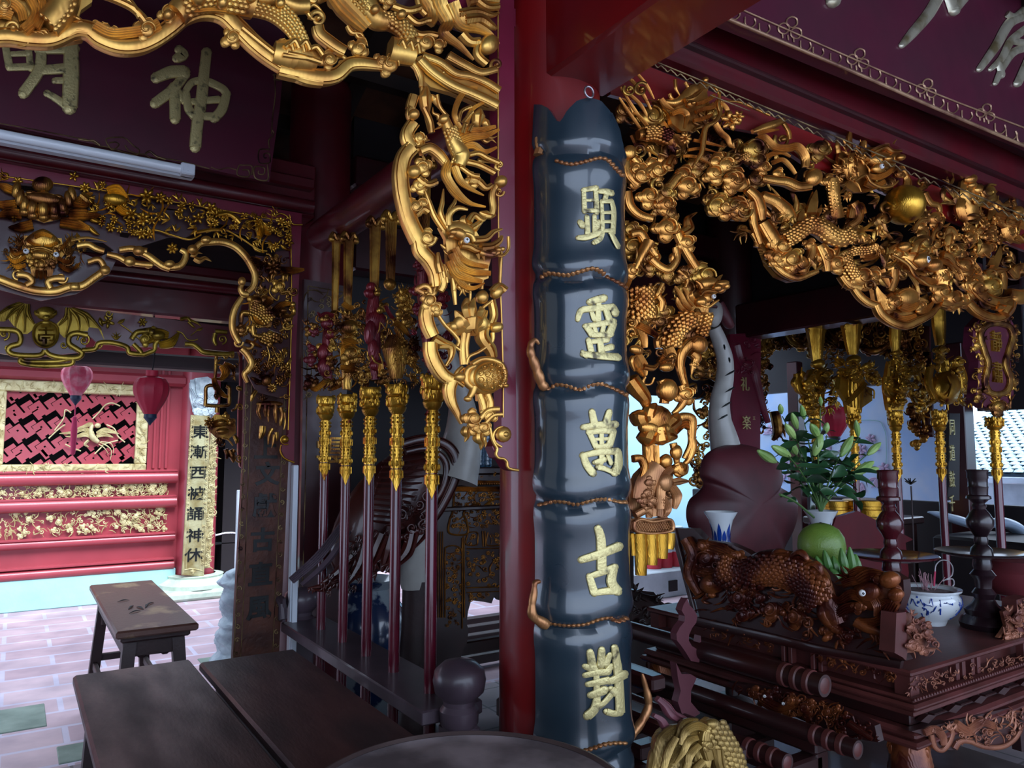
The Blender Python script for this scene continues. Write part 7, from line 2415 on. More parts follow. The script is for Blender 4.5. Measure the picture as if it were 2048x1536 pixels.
# ---------------- things on the altar
M['porcw'] = mat('white_porcelain', 'd0d6da', .12, 0, coat=.8); M['cobalt'] = mat('cobalt_blue_glaze', '16409a', .15, 0, '0e2c74', 20, coat=.8)
def vase(c, lab):
    t = thing('porcelain_vase', lab, 'vase', c, None); c = np.array(c, float)
    pr = [(0, 0), (.05, 0), (.055, .015), (.06, .05), (.085, .1), (.10, .16), (.092, .21), (.06, .25), (.042, .27), (.036, .30), (.038, .34), (.05, .385), (.068, .415), (.07, .42), (.062, .418), (.034, .35), (.03, .3)]
    q = MB(); q.lathe(pr, c, 36); obj('vase_body', q, M['porcw'], t)
    q = MB(); q.lathe([(.048, .262), (.0435, .270), (.0375, .283), (.038, .284)], c, 28); q.lathe([(.093, .2), (.1025, .16), (.09, .11)], c, 32)
    for k in range(12):
        a = k*2*pi/12; hh = .085 if k % 2 else .055; G = []
        for j in range(7):
            f = j/6; z = .29+hh*f; r = np.interp(z, [p[1] for p in pr[:13]], [p[0] for p in pr[:13]])+.0012; w_ = .25*math.sin(pi*min(1, .18+f*.82))
            G.append([(c[0]+r*math.cos(a+u*w_), c[1]+r*math.sin(a+u*w_), c[2]+z) for u in (-1, -.5, 0, .5, 1)])
        q.grid(np.array(G))
    obj('blue_pattern', q, M['cobalt'], t, 'blue petal pattern'); return t
vase((2.5, 2.19, .832), 'empty blue and white flared porcelain vase before the crane statue'); vase((2.9, 1.99, .832), 'blue and white flared porcelain vase holding the lilies')
# lilies
M['leaf'] = mat('dark_green_lily_leaf', '1c3c24', .35, 0, '2c5430', 10, coat=.3); M['bud'] = mat('pale_green_lily_bud', '9cb86a', .4, 0, '6c9448', 14, coat=.2, stretch=(1, 1, .3)); M['stem'] = mat('green_stem', '4a6a34', .5)
LY = thing('lily_bouquet', 'bunch of green-budded lilies standing in the blue and white vase', 'flowers', (2.9, 1.99, 1.1))
vx = np.array([2.9, 1.99, 1.24]); rg = random.Random(11)
def PT(x, y, dd): return hit(1400+x/3.16, 750+y/3.16, Y=1.99+dd)
tips = [(590, 360, -.05), (660, 300, .06), (560, 420, .03), (740, 400, -.08), (800, 380, .05), (890, 500, -.1), (1060, 500, .02), (1000, 400, .08), (560, 510, -.12), (480, 540, .05), (970, 620, -.06), (1060, 600, .1), (520, 260, .1), (760, 210, .04), (700, 450, .1)]
q = MB()
for x, y, d_ in tips:
    e = PT(x, y, d_); m_ = (vx+e)/2+np.array([0, 0, .03]); q.tube([vx-np.array([0, 0, .2]), vx, m_, e], [.004, .004, .0035, .002], 6, smooth=4)
q.tube([PT(720, 900, -.02), PT(600, 800, -.06), PT(505, 755, -.1)], .005, 6, smooth=4); obj('stems', q, M['stem'], LY)
def leafblade(mb, a, b, w, bend):
    a = np.array(a); b = np.array(b); d = b-a; L = np.linalg.norm(d); s_ = np.cross(d/L, rg.choice([(0, 0, 1), (.4, -.6, .3), (-.5, -.4, .5)])); s_ /= np.linalg.norm(s_)+1e-9; n_ = np.cross(s_, d/L); G = []
    for i in range(8):
        f = i/7; c = a+d*f+n_*bend*L*math.sin(pi*f)*.5-np.array([0, 0, 1])*L*.25*f*f; ww = w*math.sin(pi*min(1, .08+f*.92))**.8
        G.append([c-s_*ww+n_*ww*.35, c, c+s_*ww+n_*ww*.35])
    mb.grid(np.array(G))
q = MB()
for x, y, d_ in tips:
    e = PT(x, y, d_)
    for k in range(6):
        f = rg.uniform(.25, .98); a = vx+(e-vx)*f+np.array([0, 0, .03*math.sin(pi*f)]); th = rg.uniform(0, 2*pi); L = rg.uniform(.07, .14)
        leafblade(q, a, a+np.array([math.cos(th)*L, math.sin(th)*L, rg.uniform(-.02, .07)]), rg.uniform(.012, .022), rg.uniform(-.3, .4))
for k in range(26):
    x = rg.uniform(520, 980); y = rg.uniform(520, 820); a = PT(x, y, rg.uniform(-.1, .1)); th = rg.uniform(0, 2*pi); L = rg.uniform(.08, .15)
    leafblade(q, a, a+np.array([math.cos(th)*L, math.sin(th)*L*.6, rg.uniform(-.06, .05)]), rg.uniform(.016, .026), rg.uniform(-.3, .4))
obj('leaves', q, M['leaf'], LY, 'dark green leaves', kind='stuff', ang=None)
for (x0, y0, x1, y1, w_) in ((580, 240, 615, 340, 44), (640, 190, 660, 280, 38), (540, 310, 600, 400, 48), (700, 310, 750, 390, 54), (770, 375, 720, 510, 62), (805, 300, 790, 370, 44), (965, 385, 888, 515, 60), (1142, 428, 1058, 505, 50), (455, 450, 570, 512, 54), (365, 478, 480, 550, 60), (1097, 548, 970, 632, 64), (1130, 590, 1050, 606, 44), (985, 285, 1000, 390, 42), (505, 185, 515, 245, 34), (760, 135, 765, 195, 26), (560, 420, 610, 500, 56)):
    dd = rg.uniform(-.1, .06); a = PT(x0, y0, dd); b = PT(x1, y1, dd+.02); q = MB(); r_ = w_/3.16/2*3.2/1500
    L = 12; P = [b+(a-b)*i/L for i in range(L+1)]; R_ = [r_*max(.08, math.sin(pi*(.06+.9*(i/L)))**.75) for i in range(L+1)]
    q.tube(P, R_, 9); 
    for k in range(3):
        pass
    obj('bud', q, M['bud'], LY)
# pomelo, dish, bananas
M['pomelo'] = mat('yellow_green_pomelo_skin', '728c34', .42, 0, '5c7a2e', 9, 6, bump=.25, bs=160, coat=.15); M['banana'] = mat('green_banana_skin', '3f6a2c', .42, 0, '4f7c34', 8, coat=.15); M['tipc'] = mat('brown_tip', '2c2a1c', .7)
FD = thing('fruit_dish', 'dark pedestal dish carrying a pomelo and green bananas', 'dish', (2.6, 1.76, .832)); q = MB(); q.lathe([(0, 0), (.07, 0), (.07, .012), (.03, .03), (.022, .08), (.03, .13), (.13, .17), (.16, .2), (.155, .205), (.12, .18), (0, .165)], (2.6, 1.76, .832), 32); obj('dish_body', q, M['altar'], FD)
q = MB(); pc = hit(1643, 1093, d=2.86); P = []
q.lathe([(0, -.084), (.03, -.083), (.06, -.066), (.081, -.035), (.088, 0), (.083, .036), (.064, .066), (.036, .083), (.014, .0885), (.008, .086), (0, .084)], pc, 36); po = obj('pomelo', q, M['pomelo'], None, 'large yellow-green pomelo on the pedestal dish behind the bananas', 'fruit')
q = MB(); q.lathe([(0, .092), (.006, .09), (.008, .085)], pc, 8); obj('stem', q, M['tipc'], po)
bt = thing('banana_bunch', 'bunch of small green bananas leaning against the pomelo', 'fruit', hit(1675, 1165, d=2.7))
bb = hit(1678, 1165, d=2.72)
for i, (x, y) in enumerate(((1632, 1112), (1648, 1100), (1666, 1112), (1682, 1096), (1699, 1094), (1711, 1108), (1642, 1132), (1660, 1136), (1684, 1130), (1702, 1136))):
    e = hit(x, y, d=2.70-.05*(i > 5)); q = MB(); sgn = (x-1675)/40; o_ = bb+RT*sgn*.028-np.array([0, 0, .0]); m_ = (e+o_)/2+RT*sgn*.016-fh*.018*(1+(i > 5)); q.tube([o_, (o_+m_)/2+RT*sgn*.008, m_, (m_+e)/2, e], [.009, .016, .0185, .015, .003], 8, smooth=5); obj('banana', q, M['banana'], bt)
q = MB(); q.ball(bb-np.array([0, 0, .01]), .022, 10, 6); obj('bunch_stem', q, M['banana'], bt)
# incense bowl
IB = thing('incense_bowl', 'round blue and white porcelain incense bowl full of ash and sticks', 'incense burner', (3.03, 1.62, .832)); ic = np.array([3.03, 1.62, .832])
q = MB(); q.lathe([(0, 0), (.06, 0), (.065, .012), (.07, .022), (.1, .045), (.118, .08), (.116, .105), (.105, .12), (.12, .13), (.122, .137), (.104, .134), (.098, .12)], ic, 44); obj('bowl', q, M['porcw'], IB)
q = MB(); rg = random.Random(3)
for k in range(70):
    a0 = rg.uniform(0, 2*pi); z0 = rg.uniform(.04, .1); pts = []
    da = rg.uniform(-.3, .3)
    for j in range(5):
        z = z0+j*rg.uniform(-.004, .009); a = a0+da*j/4; r = np.interp(z, [.022, .045, .08, .105, .12], [.07, .1, .118, .116, .105])+.0008; pts.append(ic+np.array([r*math.cos(a), r*math.sin(a), z]))
    q.tube(pts, [.001, .0035, .0028, .0035, .001], 5, smooth=3, flat=.5)
obj('blue_painting', q, M['cobalt'], IB, 'blue painted clouds and dragon')
M['ash'] = mat('grey_ash', '6a5a5c', .95, bump=.6, bs=200); q = MB(); q.lathe([(0, .132), (.05, .13), (.1, .122)], ic, 24); obj('ash', q, M['ash'], IB)
M['incense'] = mat('pink_incense_sticks', 'b0848c', .7); M['redstick'] = mat('red_incense_stub', 'c03058', .6); M['ashc'] = mat('white_ash_curl', 'c8c0c4', .8)
for k in range(22):
    a = rg.uniform(0, 2*pi); r = rg.uniform(0, .03); b = ic+np.array([-.01+r*math.cos(a), r*math.sin(a), .128]); e = b+np.array([rg.uniform(-.04, .04), rg.uniform(-.03, .03), rg.uniform(.04, .085)]); q = MB(); q.tube([b, e], .0012, 5); obj('incense_stick', q, M['incense'], None, 'thin burnt pink incense stick standing in the ash bowl', 'incense stick', 'burnt incense sticks in the bowl')
b = hit(1868, 1172, Y=1.6); q = MB(); q.tube([b, hit(1870, 1143, Y=1.6)], .0035, 6); st_ = obj('curled_incense_stick', q, M['redstick'], None, 'red incense stub with a long white ash curl in the bowl', 'incense stick')
q = MB(); q.tube([hit(x, y, Y=1.6) for x, y in ((1870, 1143), (1872, 1130), (1882, 1121), (1896, 1122), (1905, 1134), (1904, 1150), (1894, 1158), (1886, 1162), (1890, 1160), (1905, 1158), (1908, 1168), (1904, 1174))], .0024, 6, smooth=4); obj('ash_curl', q, M['ashc'], st_, 'white curled ash')
# tall thin stick with a dry flower head
t = thing('dried_flower_stem', 'tall thin stick with a dark dried flower head behind the incense bowl', 'dried flower', hit(1828, 1170, Y=1.75)); q = MB(); q.tube([hit(1829, 1175, Y=1.75), hit(1826, 1060, Y=1.75), hit(1822, 972, Y=1.75)], .003, 6, smooth=3); obj('stick', q, M['darkwood'], t)
q = MB()
for k in range(9):
    a = k*2*pi/9; c = hit(1821, 968, Y=1.75); q.tube([c, c+np.array([.03*math.cos(a), .02*math.sin(a), .012+.012*(k % 2)])], [.004, .002], 5)
obj('flower_head', q, M['black'], t)
# candlesticks
M['turned'] = mat('dark_red_turned_wood', '4a141c', .25, 0, '3a0f16', 6, coat=.6); M['turnedd'] = mat('blackened_turned_wood', '24141a', .3, 0, '1a0e13', 6, coat=.4)
def candlestick(c, m, lab):
    t = thing('candlestick', lab, 'candlestick', c); c = np.array(c, float)
    q = MB(); q.lathe([(0, 0), (.085, 0), (.09, .02), (.08, .04), (.065, .05), (.07, .07), (.045, .09), (.034, .11), (.042, .13), (.028, .15), (.03, .18), (.045, .2), (.03, .22), (.034, .235), (.03, .26)], c, 30); obj('base', q, m, t)
    q = MB(); q.lathe([(0, .258), (.1, .268), (.16, .282), (.163, .287), (.158, .290), (.1, .279), (0, .274)], c, 40); obj('drip_pan', q, m, t)
    q = MB(); q.lathe([(.04, .276), (.036, .30), (.022, .315), (.025, .33), (.022, .345), (.03, .36), (.046, .385), (.048, .41), (.034, .435), (.022, .45), (.026, .462), (.02, .472), (.034, .486), (.044, .49), (.042, .5), (.032, .505), (.034, .53), (.036, .535), (.034, .54), (.034, .565), (.037, .57), (.036, .59), (.04, .6), (.034, .602), (0, .59)], c, 28); obj('candle_cup', q, m, t)
candlestick(tuple(hit(1775, 953, d=2.84)[:2])+(.832,), M['turned'], 'dark red turned wooden candlestick with a wide drip pan behind the incense bowl')
candlestick(tuple(hit(1955, 958, d=2.92)[:2])+(.832,), M['turnedd'], 'blackened turned wooden candlestick near the far end of the altar')
M['cushion'] = mat('deep_red_cloth', '5c0e18', .8, 0, '4a0a14', 12)
q = MB(); c = hit(2030, 1150, d=3.05); q.lathe([(0, -.07), (.10, -.07), (.13, -.03), (.135, .02), (.1, .06), (0, .075)], c, 32); o = obj('red_cushion', q, M['cushion'], None, 'deep red round cloth bundle on a dark stand at the far end of the altar', 'bundle')
q = MB(); q.lathe([(0, 0), (.09, 0), (.08, .03), (.03, .06), (.03, c[2]-.832-.09), (.1, c[2]-.832-.07), (0, c[2]-.832-.07)], (c[0], c[1], .832), 24); obj('dish_stand', q, M['turnedd'], None, 'dark pedestal stand under the red cloth bundle', 'stand')
# dark lobed back screen of the altar
q = MB(); 
bs_ = Sheet('Y', 2.47, (1400, 750, 3.16), 3); bs_.new(); bs_.plate(A('860 900 1000 860 1200 960 1350 1040 1300 1060 1320 1250 1300 1480 800 1480 760 1200'), t=.03); obj('backboard', bs_.mb, M['maroon'], None, 'plain dark red scalloped backboard behind the altar candlestick', 'backboard'); q = MB()

# ================================================================ CRANE STATUE (right)
C2 = thing('crane_statue', 'crane statue with a long pale grey neck and lobed dark red wings behind the altar', 'crane statue', (3.25, 2.85, 0)); M['dusty'] = mat('dusty_dark_red_paint', '58222a', .5, 0, '42181e', 5, 8)
YC = 2.8
q = MB(); P = [hit(x, y, Y=YC+.06) for x, y in ((1462, 960), (1450, 890), (1440, 840), (1440, 800), (1449, 760), (1450, 720), (1440, 685), (1428, 655))]; q.tube(P, [.09, .082, .062, .054, .050, .046, .042, .036], 22, smooth=6); obj('neck', q, M['palegrey'], C2, 'pale grey curved neck')
q = MB()
for (x, y, dx) in ((1446, 690, 9), (1456, 716, 9), (1466, 742, -14), (1466, 775, -14), (1458, 805, -12), (1452, 830, -14)):
    a = hit(x+2, y, Y=YC-.03); b = hit(x+dx*.9-4, y+10, Y=YC-.055); q.tube([a, (a+b)/2, b], [.005, .006, .001], 6)
obj('neck_markings', q, M['black'], C2, 'small dark notches on the neck')
q = MB(); ell(q, hit(1430, 628, Y=YC), (.075, .04, .045), (.2, 0, 1), (1, 0, 0)); obj('head', q, M['palegrey'], C2)
q = MB(); q.tube([hit(x, y, Y=YC) for x, y in ((1440, 605), (1448, 630), (1458, 648), (1466, 650))], [.02, .035, .03, .012], 12, smooth=4); q.tube([hit(1420, 612, Y=YC-.03), hit(1434, 614, Y=YC-.045)], .008, 6); obj('crest', q, M['dusty'], C2)
s = Sheet('Y', YC, (0, 0, 1), 2); s.new()
s.inflate(A('1402 930 1412 908 1440 893 1480 888 1518 898 1548 920 1556 950 1551 970 1572 985 1588 1010 1582 1055 1560 1100 1540 1150 1400 1150 1385 1080 1373 1035 1378 1002 1398 982 1408 966 1400 950'), .14)
obj('wing_body', s.mb, M['dusty'], C2, ang=None)
q = MB(); q.tube([(3.25, YC, .85), (3.25, YC, .2)], .035, 12); q.lathe([(0, 0), (.3, 0), (.28, .08), (.14, .16), (.06, .22), (0, .22)], (3.25, YC, 0), 28); obj('stand', q, M['darkwood'], C2)
# maroon couplet board behind the crane
CB = thing('couplet_board', 'maroon couplet board with small gold characters behind the crane statue', 'couplet board', (4.55, 3.66, 1.2))
s = Sheet('Y', 3.68, (1400, 450, 3.16), 2.5); s.new(); s.plate(A('190 690 385 680 380 1500 215 1500'), t=.03); obj('board', s.mb, M['frame'], CB)
s.new(); s.z = .002; TR(s, '''
m 40/50/30 0 : 230 760 260 860 330 900 360 1000 400 1160 430 1250
C 300 880 40 60 3 0
k 5 0 : 210 700 375 692
''')
s.fill(poly('210 700 370 700 370 950 220 950'), 18, 44, 'wls', 3, (0, .006), .6); obj('carving', s.mb, M['frame'], CB)
for a_ in (('礼', 1490, 768, 3.672, .11, .004, .0, .9), ('楽', 1493, 845, 3.672, .11, .004, .0, .9), ('王', 1508, 836, 3.672, .03, .002, 0)): q = MB(); put_glyph(q, *a_); obj('character', q, M['goldl'], CB)

# ================================================================ RIGHT WEAPON RACK
XR = 4.6
rk = thing('weapon_rack', 'low dark rack holding the gilded weapons beyond the altar', 'rack', (XR, 2.6, 0)); q = MB(); q.box((XR-.1, 1.85, .6), (XR+.1, 3.35, .645), .005); obj('upper_shelf', q, M['darkwood'], rk)
for y in (1.87, 3.3): q = MB(); q.box((XR-.05, y, 0), (XR+.05, y+.06, .6), .01); obj('end_post', q, M['rackw'], rk)
def mkhead(kind, px, y):
    def f(t):
        s = Sheet('Y', y-.02, (1400, 450, 3.16), 2.0); s.new(); s.z = 0
        if kind == 'A': TR(s, '''
v 50/80/110 0 .6 : 745 880 742 760 740 650
O 712 660 30 0 1.1 16 1
O 772 660 30 180 1.1 16 -1
B 745 880 36 36 0 .8 4
m 90/130/80 0 .8 : 740 920 720 1060 745 1180
g 40/50/20 10 : 610 940 620 1040 690 1080 640 1130
g 40/50/20 8 : 640 930 600 1000 640 1060
C 700 1130 60 120 3 10
T 760 930 -90 80 24 6 140
g 30/30/20 6 : 800 960 850 1000 820 1080
'''); s.fill(poly('610 930 850 930 820 1180 660 1180'), 34, 50, 'ctwsl', 2, (.03, .07), .6)
        elif kind == 'B': TR(s, '''
v 50/80/110 0 .6 : 970 820 968 740 965 630
O 935 640 30 0 1.1 16 1
O 1000 640 30 180 1.1 16 -1
B 972 855 36 36 0 .8 4
P 10 30 : 880 960 960 930 1010 1000 1080 1040 1080 1110 1010 1160 940 1150 870 1040
m 30/30 30 : 900 1130 960 1070 1020 1000
m 80/110/80 -6 : 970 900 975 1050 980 1190
k 10 44 : 1020 1030 1060 1050 1060 1100
k 10 44 : 1010 1060 1050 1080
T 900 880 200 90 24 4 80
T 1050 920 -30 90 24 4 80
'''); s.fill(poly('860 880 1080 880 1100 1000 860 960'), 22, 46, 'ctws', 3, (.02, .05), .6)
        elif kind == 'C': TR(s, '''
v 40/60/60 0 .6 : 1240 800 1240 720 1240 640
C 1240 810 30 90 3 4
m 80/120/90 0 .6 : 1235 860 1235 1020 1238 1170
B 1235 1040 40 40 0 .8 40
g 40/50/30 20 : 1160 960 1170 1050 1220 1100 1170 1140
g 30/40/20 20 : 1320 900 1360 980 1310 1040 1340 1120
T 1240 900 -90 90 24 6 120
B 1215 1110 26 40 0 .8 40
'''); s.fill(poly('1150 860 1350 860 1380 1000 1350 1160 1160 1160'), 44, 46, 'ctwsl', 4, (.04, .09), .6)
        elif kind == 'D': TR(s, '''
v 50/70/80 0 .6 : 1525 760 1518 640 1510 500
C 1525 790 40 90 3 4
B 1545 1030 72 110 0 .7 14
m 60/60 10 : 1525 860 1530 930
k 8 60 : 1500 960 1520 1020 1500 1090
k 8 60 : 1580 950 1590 1030 1570 1100
T 1520 870 -90 70 26 5 140
C 1600 930 50 -60 3 10
g 36/40/20 4 : 1450 900 1440 1000 1480 1100 1430 1130
g 36/40/20 4 : 1630 880 1660 980 1620 1080 1670 1140
'''); s.fill(poly('1440 860 1640 860 1660 1140 1450 1140'), 36, 46, 'ctwsl', 5, (.0, .05), .6)
        obj('gilt_carving', s.mb, M['gold3'], t)
    return f
for k, (kind, px, rg_, tp, lab) in enumerate((('A', 1635, 850, 815, 'gilded processional weapon with curling leaves, farthest of the right rack'), ('B', 1712, 850, 825, 'gilded processional weapon shaped as a book and scroll on the right rack'), ('C', 1796, 855, 825, 'gilded processional weapon with a round coin boss on the right rack'), ('D', 1884, 855, 825, 'gilded processional weapon with an egg-shaped gourd next to the oval plaque'))):
    y = hit(px, 960, X=XR)[1]; z = [hit(px, v, X=XR)[2] for v in (966, rg_+8, tp-4)]; pole(XR, y, .2, z[0], z[1], z[2], .022, 0, lab, mkhead(kind, px, y), 'processional weapons on the right rack')
def plaquehead(t):
    s = Sheet('Y', 1.975, (1400, 450, 3.16), 2.0); s.new(); s.z = 0
    ol = A('1720 760 1730 640 1790 570 1870 555 1950 570 1990 640 1990 760 1960 850 1975 980 1985 1090 1940 1150 1870 1180 1800 1150 1745 1090 1755 980 1760 860'); s.plate(ol, t=.05); obj('plaque_board', s.mb, M['plum'], t)
    s.new(); s.z = .004
    TR(s, '''
g 36 0 : 1870 622 1800 640 1765 700 1790 800 1815 880 1795 980 1815 1050 1870 1070 1930 1050 1955 980 1925 880 1945 800 1970 700 1940 640 1870 622
T 1870 1130 -90 60 20 5 120
C 1870 1150 50 90 3 14
''')
    s.fill(poly('1720 640 1790 600 1770 700 1790 860 1780 1000 1830 1110 1910 1110 1960 1000 1960 860 1980 700 1950 610 1870 600 1870 560 1950 560 2010 640 2010 780 1990 900 2005 1060 1950 1150 1870 1190 1790 1150 1730 1060 1750 900'), 80, 44, 'wtlcs', 5, (-.01, .012), .5)
    s.fill(poly('1800 565 1870 550 1940 565 1930 600 1810 600'), 8, 40, 'wl', 5, (0, .012), .5)
    obj('gilt_frame', s.mb, M['goldd'], t); 
    for a_ in (('靜', 1400+1872/3.16, 450+735/3.16, 1.968, .125, .006, .0), ('肅', 1400+1880/3.16, 450+930/3.16, 1.968, .125, .006, .0)): q = MB(); put_glyph(q, *a_); obj('character', q, M['gold3'], t)
y = hit(1995, 960, X=XR)[1]; z = [hit(1996, v, X=XR)[2] for v in (970, 860, 835)]; pole(XR, y, .2, z[0], z[1], z[2], .023, 0, 'processional plaque with two gold characters in an oval gilded frame', plaquehead, None)

# ================================================================ SIDE ARCH of the far aisle (plane x = 5.05)
SA = thing('gilded_arch', 'far gilded arch seen behind the right-hand weapon rack', 'carved arch', (5.05, 3.2, 2.0))
s = Sheet('X', 5.05, (1400, 450, 3.16), 3); s.new(); s.z = 0
s.fill(poly('330 600 500 560 800 520 1050 570 1420 640 1420 760 1300 860 1150 800 1000 790 800 860 620 770 400 800 340 760'), 150, 62, 'wtlcsf', 2, (0, .04), .5)
s.fill(poly('350 780 470 780 460 900 430 1100 440 1260 380 1340 360 1100'), 34, 54, 'wtlc', 3, (0, .03), .5); s.fill(poly('1290 800 1420 800 1440 1050 1440 1380 1370 1400 1330 1150'), 36, 56, 'wtlc', 4, (0, .03), .5)
TR(s, '''
g 40/50/40 20 : 400 760 460 660 540 650 600 740 680 760 760 700
m 90/110/60 20 : 830 660 860 700 900 740
g 40/50/30 20 : 1040 780 1120 800 1200 760
v 60/60/20 20 : 480 1180 500 1300 470 1360
T 1380 1150 90 160 30 5 40
T 500 1250 90 120 30 4 50
''')
obj('gilt_carving', s.mb, M['goldd'], SA)
s.new(); s.z = -.02; s.plate(A('330 590 500 550 800 510 1050 560 1440 640 1440 820 1300 860 1000 790 600 770 400 800 330 790'), t=.02); s.plate(A('1340 800 1450 800 1460 1340 1400 1340'), t=.02); obj('ground_board', s.mb, M['dmaroon'], SA)
s.new(); q = MB()
FG = thing('carved_screen', 'dark gilded foliage carving beside the lotus end of the altar-side arch', 'carved panel', (3.4, 3.7, 1.2)); s = Sheet('Y', 3.6, (1240, 540, 6.4), 3); s.new(); s.fill(poly('880 760 1200 760 1240 1100 1260 1536 1180 1800 1000 2700 860 2700 960 1900 960 1500 860 1100'), 60, 150, 'wtlcs', 3, (0, .05), .55); obj('gilt_foliage', s.mb, M['goldd'], FG)

# ================================================================ OUTDOORS RIGHT: barrels, mural wall, tiled roof
M['redp'] = mat('red_painted_metal', 'c83040', .5); M['whitep'] = mat('white_painted_metal', 'd8dee4', .5)
for k, px in enumerate((1318, 1340, 1363)):
    c = hit(px, 1158, Y=5.9); t = thing('barrel', ('red barrel half hidden behind the basket carving', 'red and white barrel standing between two others on the plinth', 'red and white barrel nearest the altar on the plinth')[k], 'barrel', (c[0], 5.95, .27)); z = .27
    q = MB(); q.lathe([(0, z), (.085, z), (.088, z+.01), (.085, z+.03), (.088, z+.09), (.085, z+.1), (.085, z+.16)], (c[0], 5.98, 0), 24); obj('red_base', q, M['redp'], t)
    q = MB(); q.lathe([(.085, z+.16), (.088, z+.17), (.085, z+.18), (.085, z+.30), (.088, z+.31), (.085, z+.32), (.085, z+.42), (.08, z+.425), (0, z+.43)], (c[0], 5.98, 0), 24); obj('white_top', q, M['redp'] if k == 0 else M['whitep'], t)
# walls closing the right background
M['mural'] = mat('faded_pale_blue_mural', '8fa4c8', .75, 0, 'a9b0c4', 2.2, 6, ramp=(.4, .62))
q = MB(); q.box((8.4, 4.2, .9), (8.5, 8.4, 3.0)); struct('wall_mural', q, M['mural'], 'pale blue wall with a faded floral mural')
M['mgreen'] = mat('faded_green_paint', '7f9c9c', .8); M['mpink'] = mat('faded_pink_paint', 'a890a8', .8)
mu = Sheet('X', 8.385, (1500, 760, 3.737), 3); mu.new(); mu.z = .002
mu.st(A('130 380 160 340 400 330 900 300 1000 360 1020 520 1010 800'), 6, 'b', .3)
mo = obj('mural', mu.mb, M['mgreen'], None, 'faint green border line with faded pinkish flowers painted on the pale blue wall', 'mural')
mu.new()
for x, y, r in ((150, 370, 40), (620, 360, 50), (830, 520, 44), (1000, 660, 46), (330, 520, 40), (900, 440, 40)): mu.flower(x, y, r, 6, .3)
mu.fill(poly('140 400 900 380 980 800 700 860 200 800'), 16, 90, 'l', 4, (0, .003), .9)
obj('painted_flowers', mu.mb, M['mpink'], mo, 'faded pinkish flowers')
q = MB(); q.box((6.6, 2.1, 0), (6.68, 6.2, 1.08), .01); struct('wall_low', q, M['dark'], 'low dark partition added to close the far aisle against daylight')  # added partition, makes the aisle darker and less open
q = MB(); q.box((6.6, -1, 2.12), (6.7, 6.3, 3.2)); q.box((6.61, -1, 1.84), (6.68, 3.05, 2.2)); struct('wall_upper', q, M['dark'], 'dark upper partition added over the far aisle opening against daylight')  # added above the opening to keep the upper aisle dark
q = MB(); q.box((1.55, 4.02, 1.92), (4.6, 4.06, 3.6)); q.box((4.72, 2.1, 2.55), (4.76, 3.8, 3.5)); struct('wall_infill', q, M['dark'], 'near-black sheet added for the darkness between the upper beams')  # dark backing added to hide bright sky between the beams
q = MB(); q.box((6.4, 3.05, 0), (6.55, 3.2, 2.4), .01); q.box((6.4, 4.6, 0), (6.5, 4.72, 2.4), .01); struct('pillar_outer', q, M['dmaroon'], 'dark post of the far aisle opening')
gb = thing('couplet_board', 'narrow dark grey couplet board with gold characters by the tiled roof', 'couplet board', (6.0, 2.8, 1)); s = Sheet('Y', 2.9, (1500, 760, 3.737), 3); s.new(); s.plate(A('1490 250 1570 250 1565 900 1480 900'), t=.04); obj('board', s.mb, M['dark'], gb)
for ch, y in (('同', 350), ('道', 545), ('鼓', 740), ('千', 920)): q = MB(); put_glyph(q, ch, 1500+1510/3.737, 760+y/3.737, 2.89, .13, .004, 0, .6); obj('character', q, M['goldl'], gb)
# tiled roof of a low building
M['rooft'] = mat('pale_blue_roof_tiles', 'a8c4d0', .6, 0, '7e9cac', 30, 6); M['roofd'] = mat('dark_tile_gap', '34444e', .7)  # pale blue-grey tile colour with a random darker mottle
X0, X1, Z0, Z1 = 9.6, 11.8, 1.25, 2.35; Ya, Yb = .5, 5.05; RB = thing('tiled_roof_building', 'low building with a pale blue scalloped tile roof beyond the plaque', 'building', (10, 3, 0))
q = MB(); q.prism([(X0, Ya, Z0), (X0, Yb, Z0), (X1, Yb, Z1), (X1, Ya, Z1)], (0, 0, -.06)); obj('roof_underlay', q, M['roofd'], RB)
q = MB(); nr, nc = 26, 40
for i in range(nr):
    f = (i+.0)/nr; x = X0+(X1-X0)*f; z = Z0+(Z1-Z0)*f
    for j in range(nc):
        y = Ya+(Yb-Ya)*(j+(.5 if i % 2 else 0))/nc; w_ = (Yb-Ya)/nc*.46
        G = []
        for a in np.linspace(0, pi, 6): G.append([(x+.0-.05*math.sin(a), y+w_*math.cos(a), z+.045-.02), (x+.10, y+w_*math.cos(a), z+.055+.03)])
        q.grid(np.array(G))
obj('roof_tiles', q, M['rooft'], RB, kind='stuff')
q = MB(); q.box((10.0, Ya, 0), (10.1, Yb, 1.22)); obj('building_wall', q, M['white'], RB)
q = MB()
for y in (1.6, 2.7, 3.8): q.box((9.95, y, 0), (10.0, y+.16, 1.2))
obj('wall_post', q, M['dark'], RB)
q = MB(); q.box((9.55, Ya, 1.14), (9.7, Yb, 1.22), .01); obj('eave_board', q, M['white'], RB)
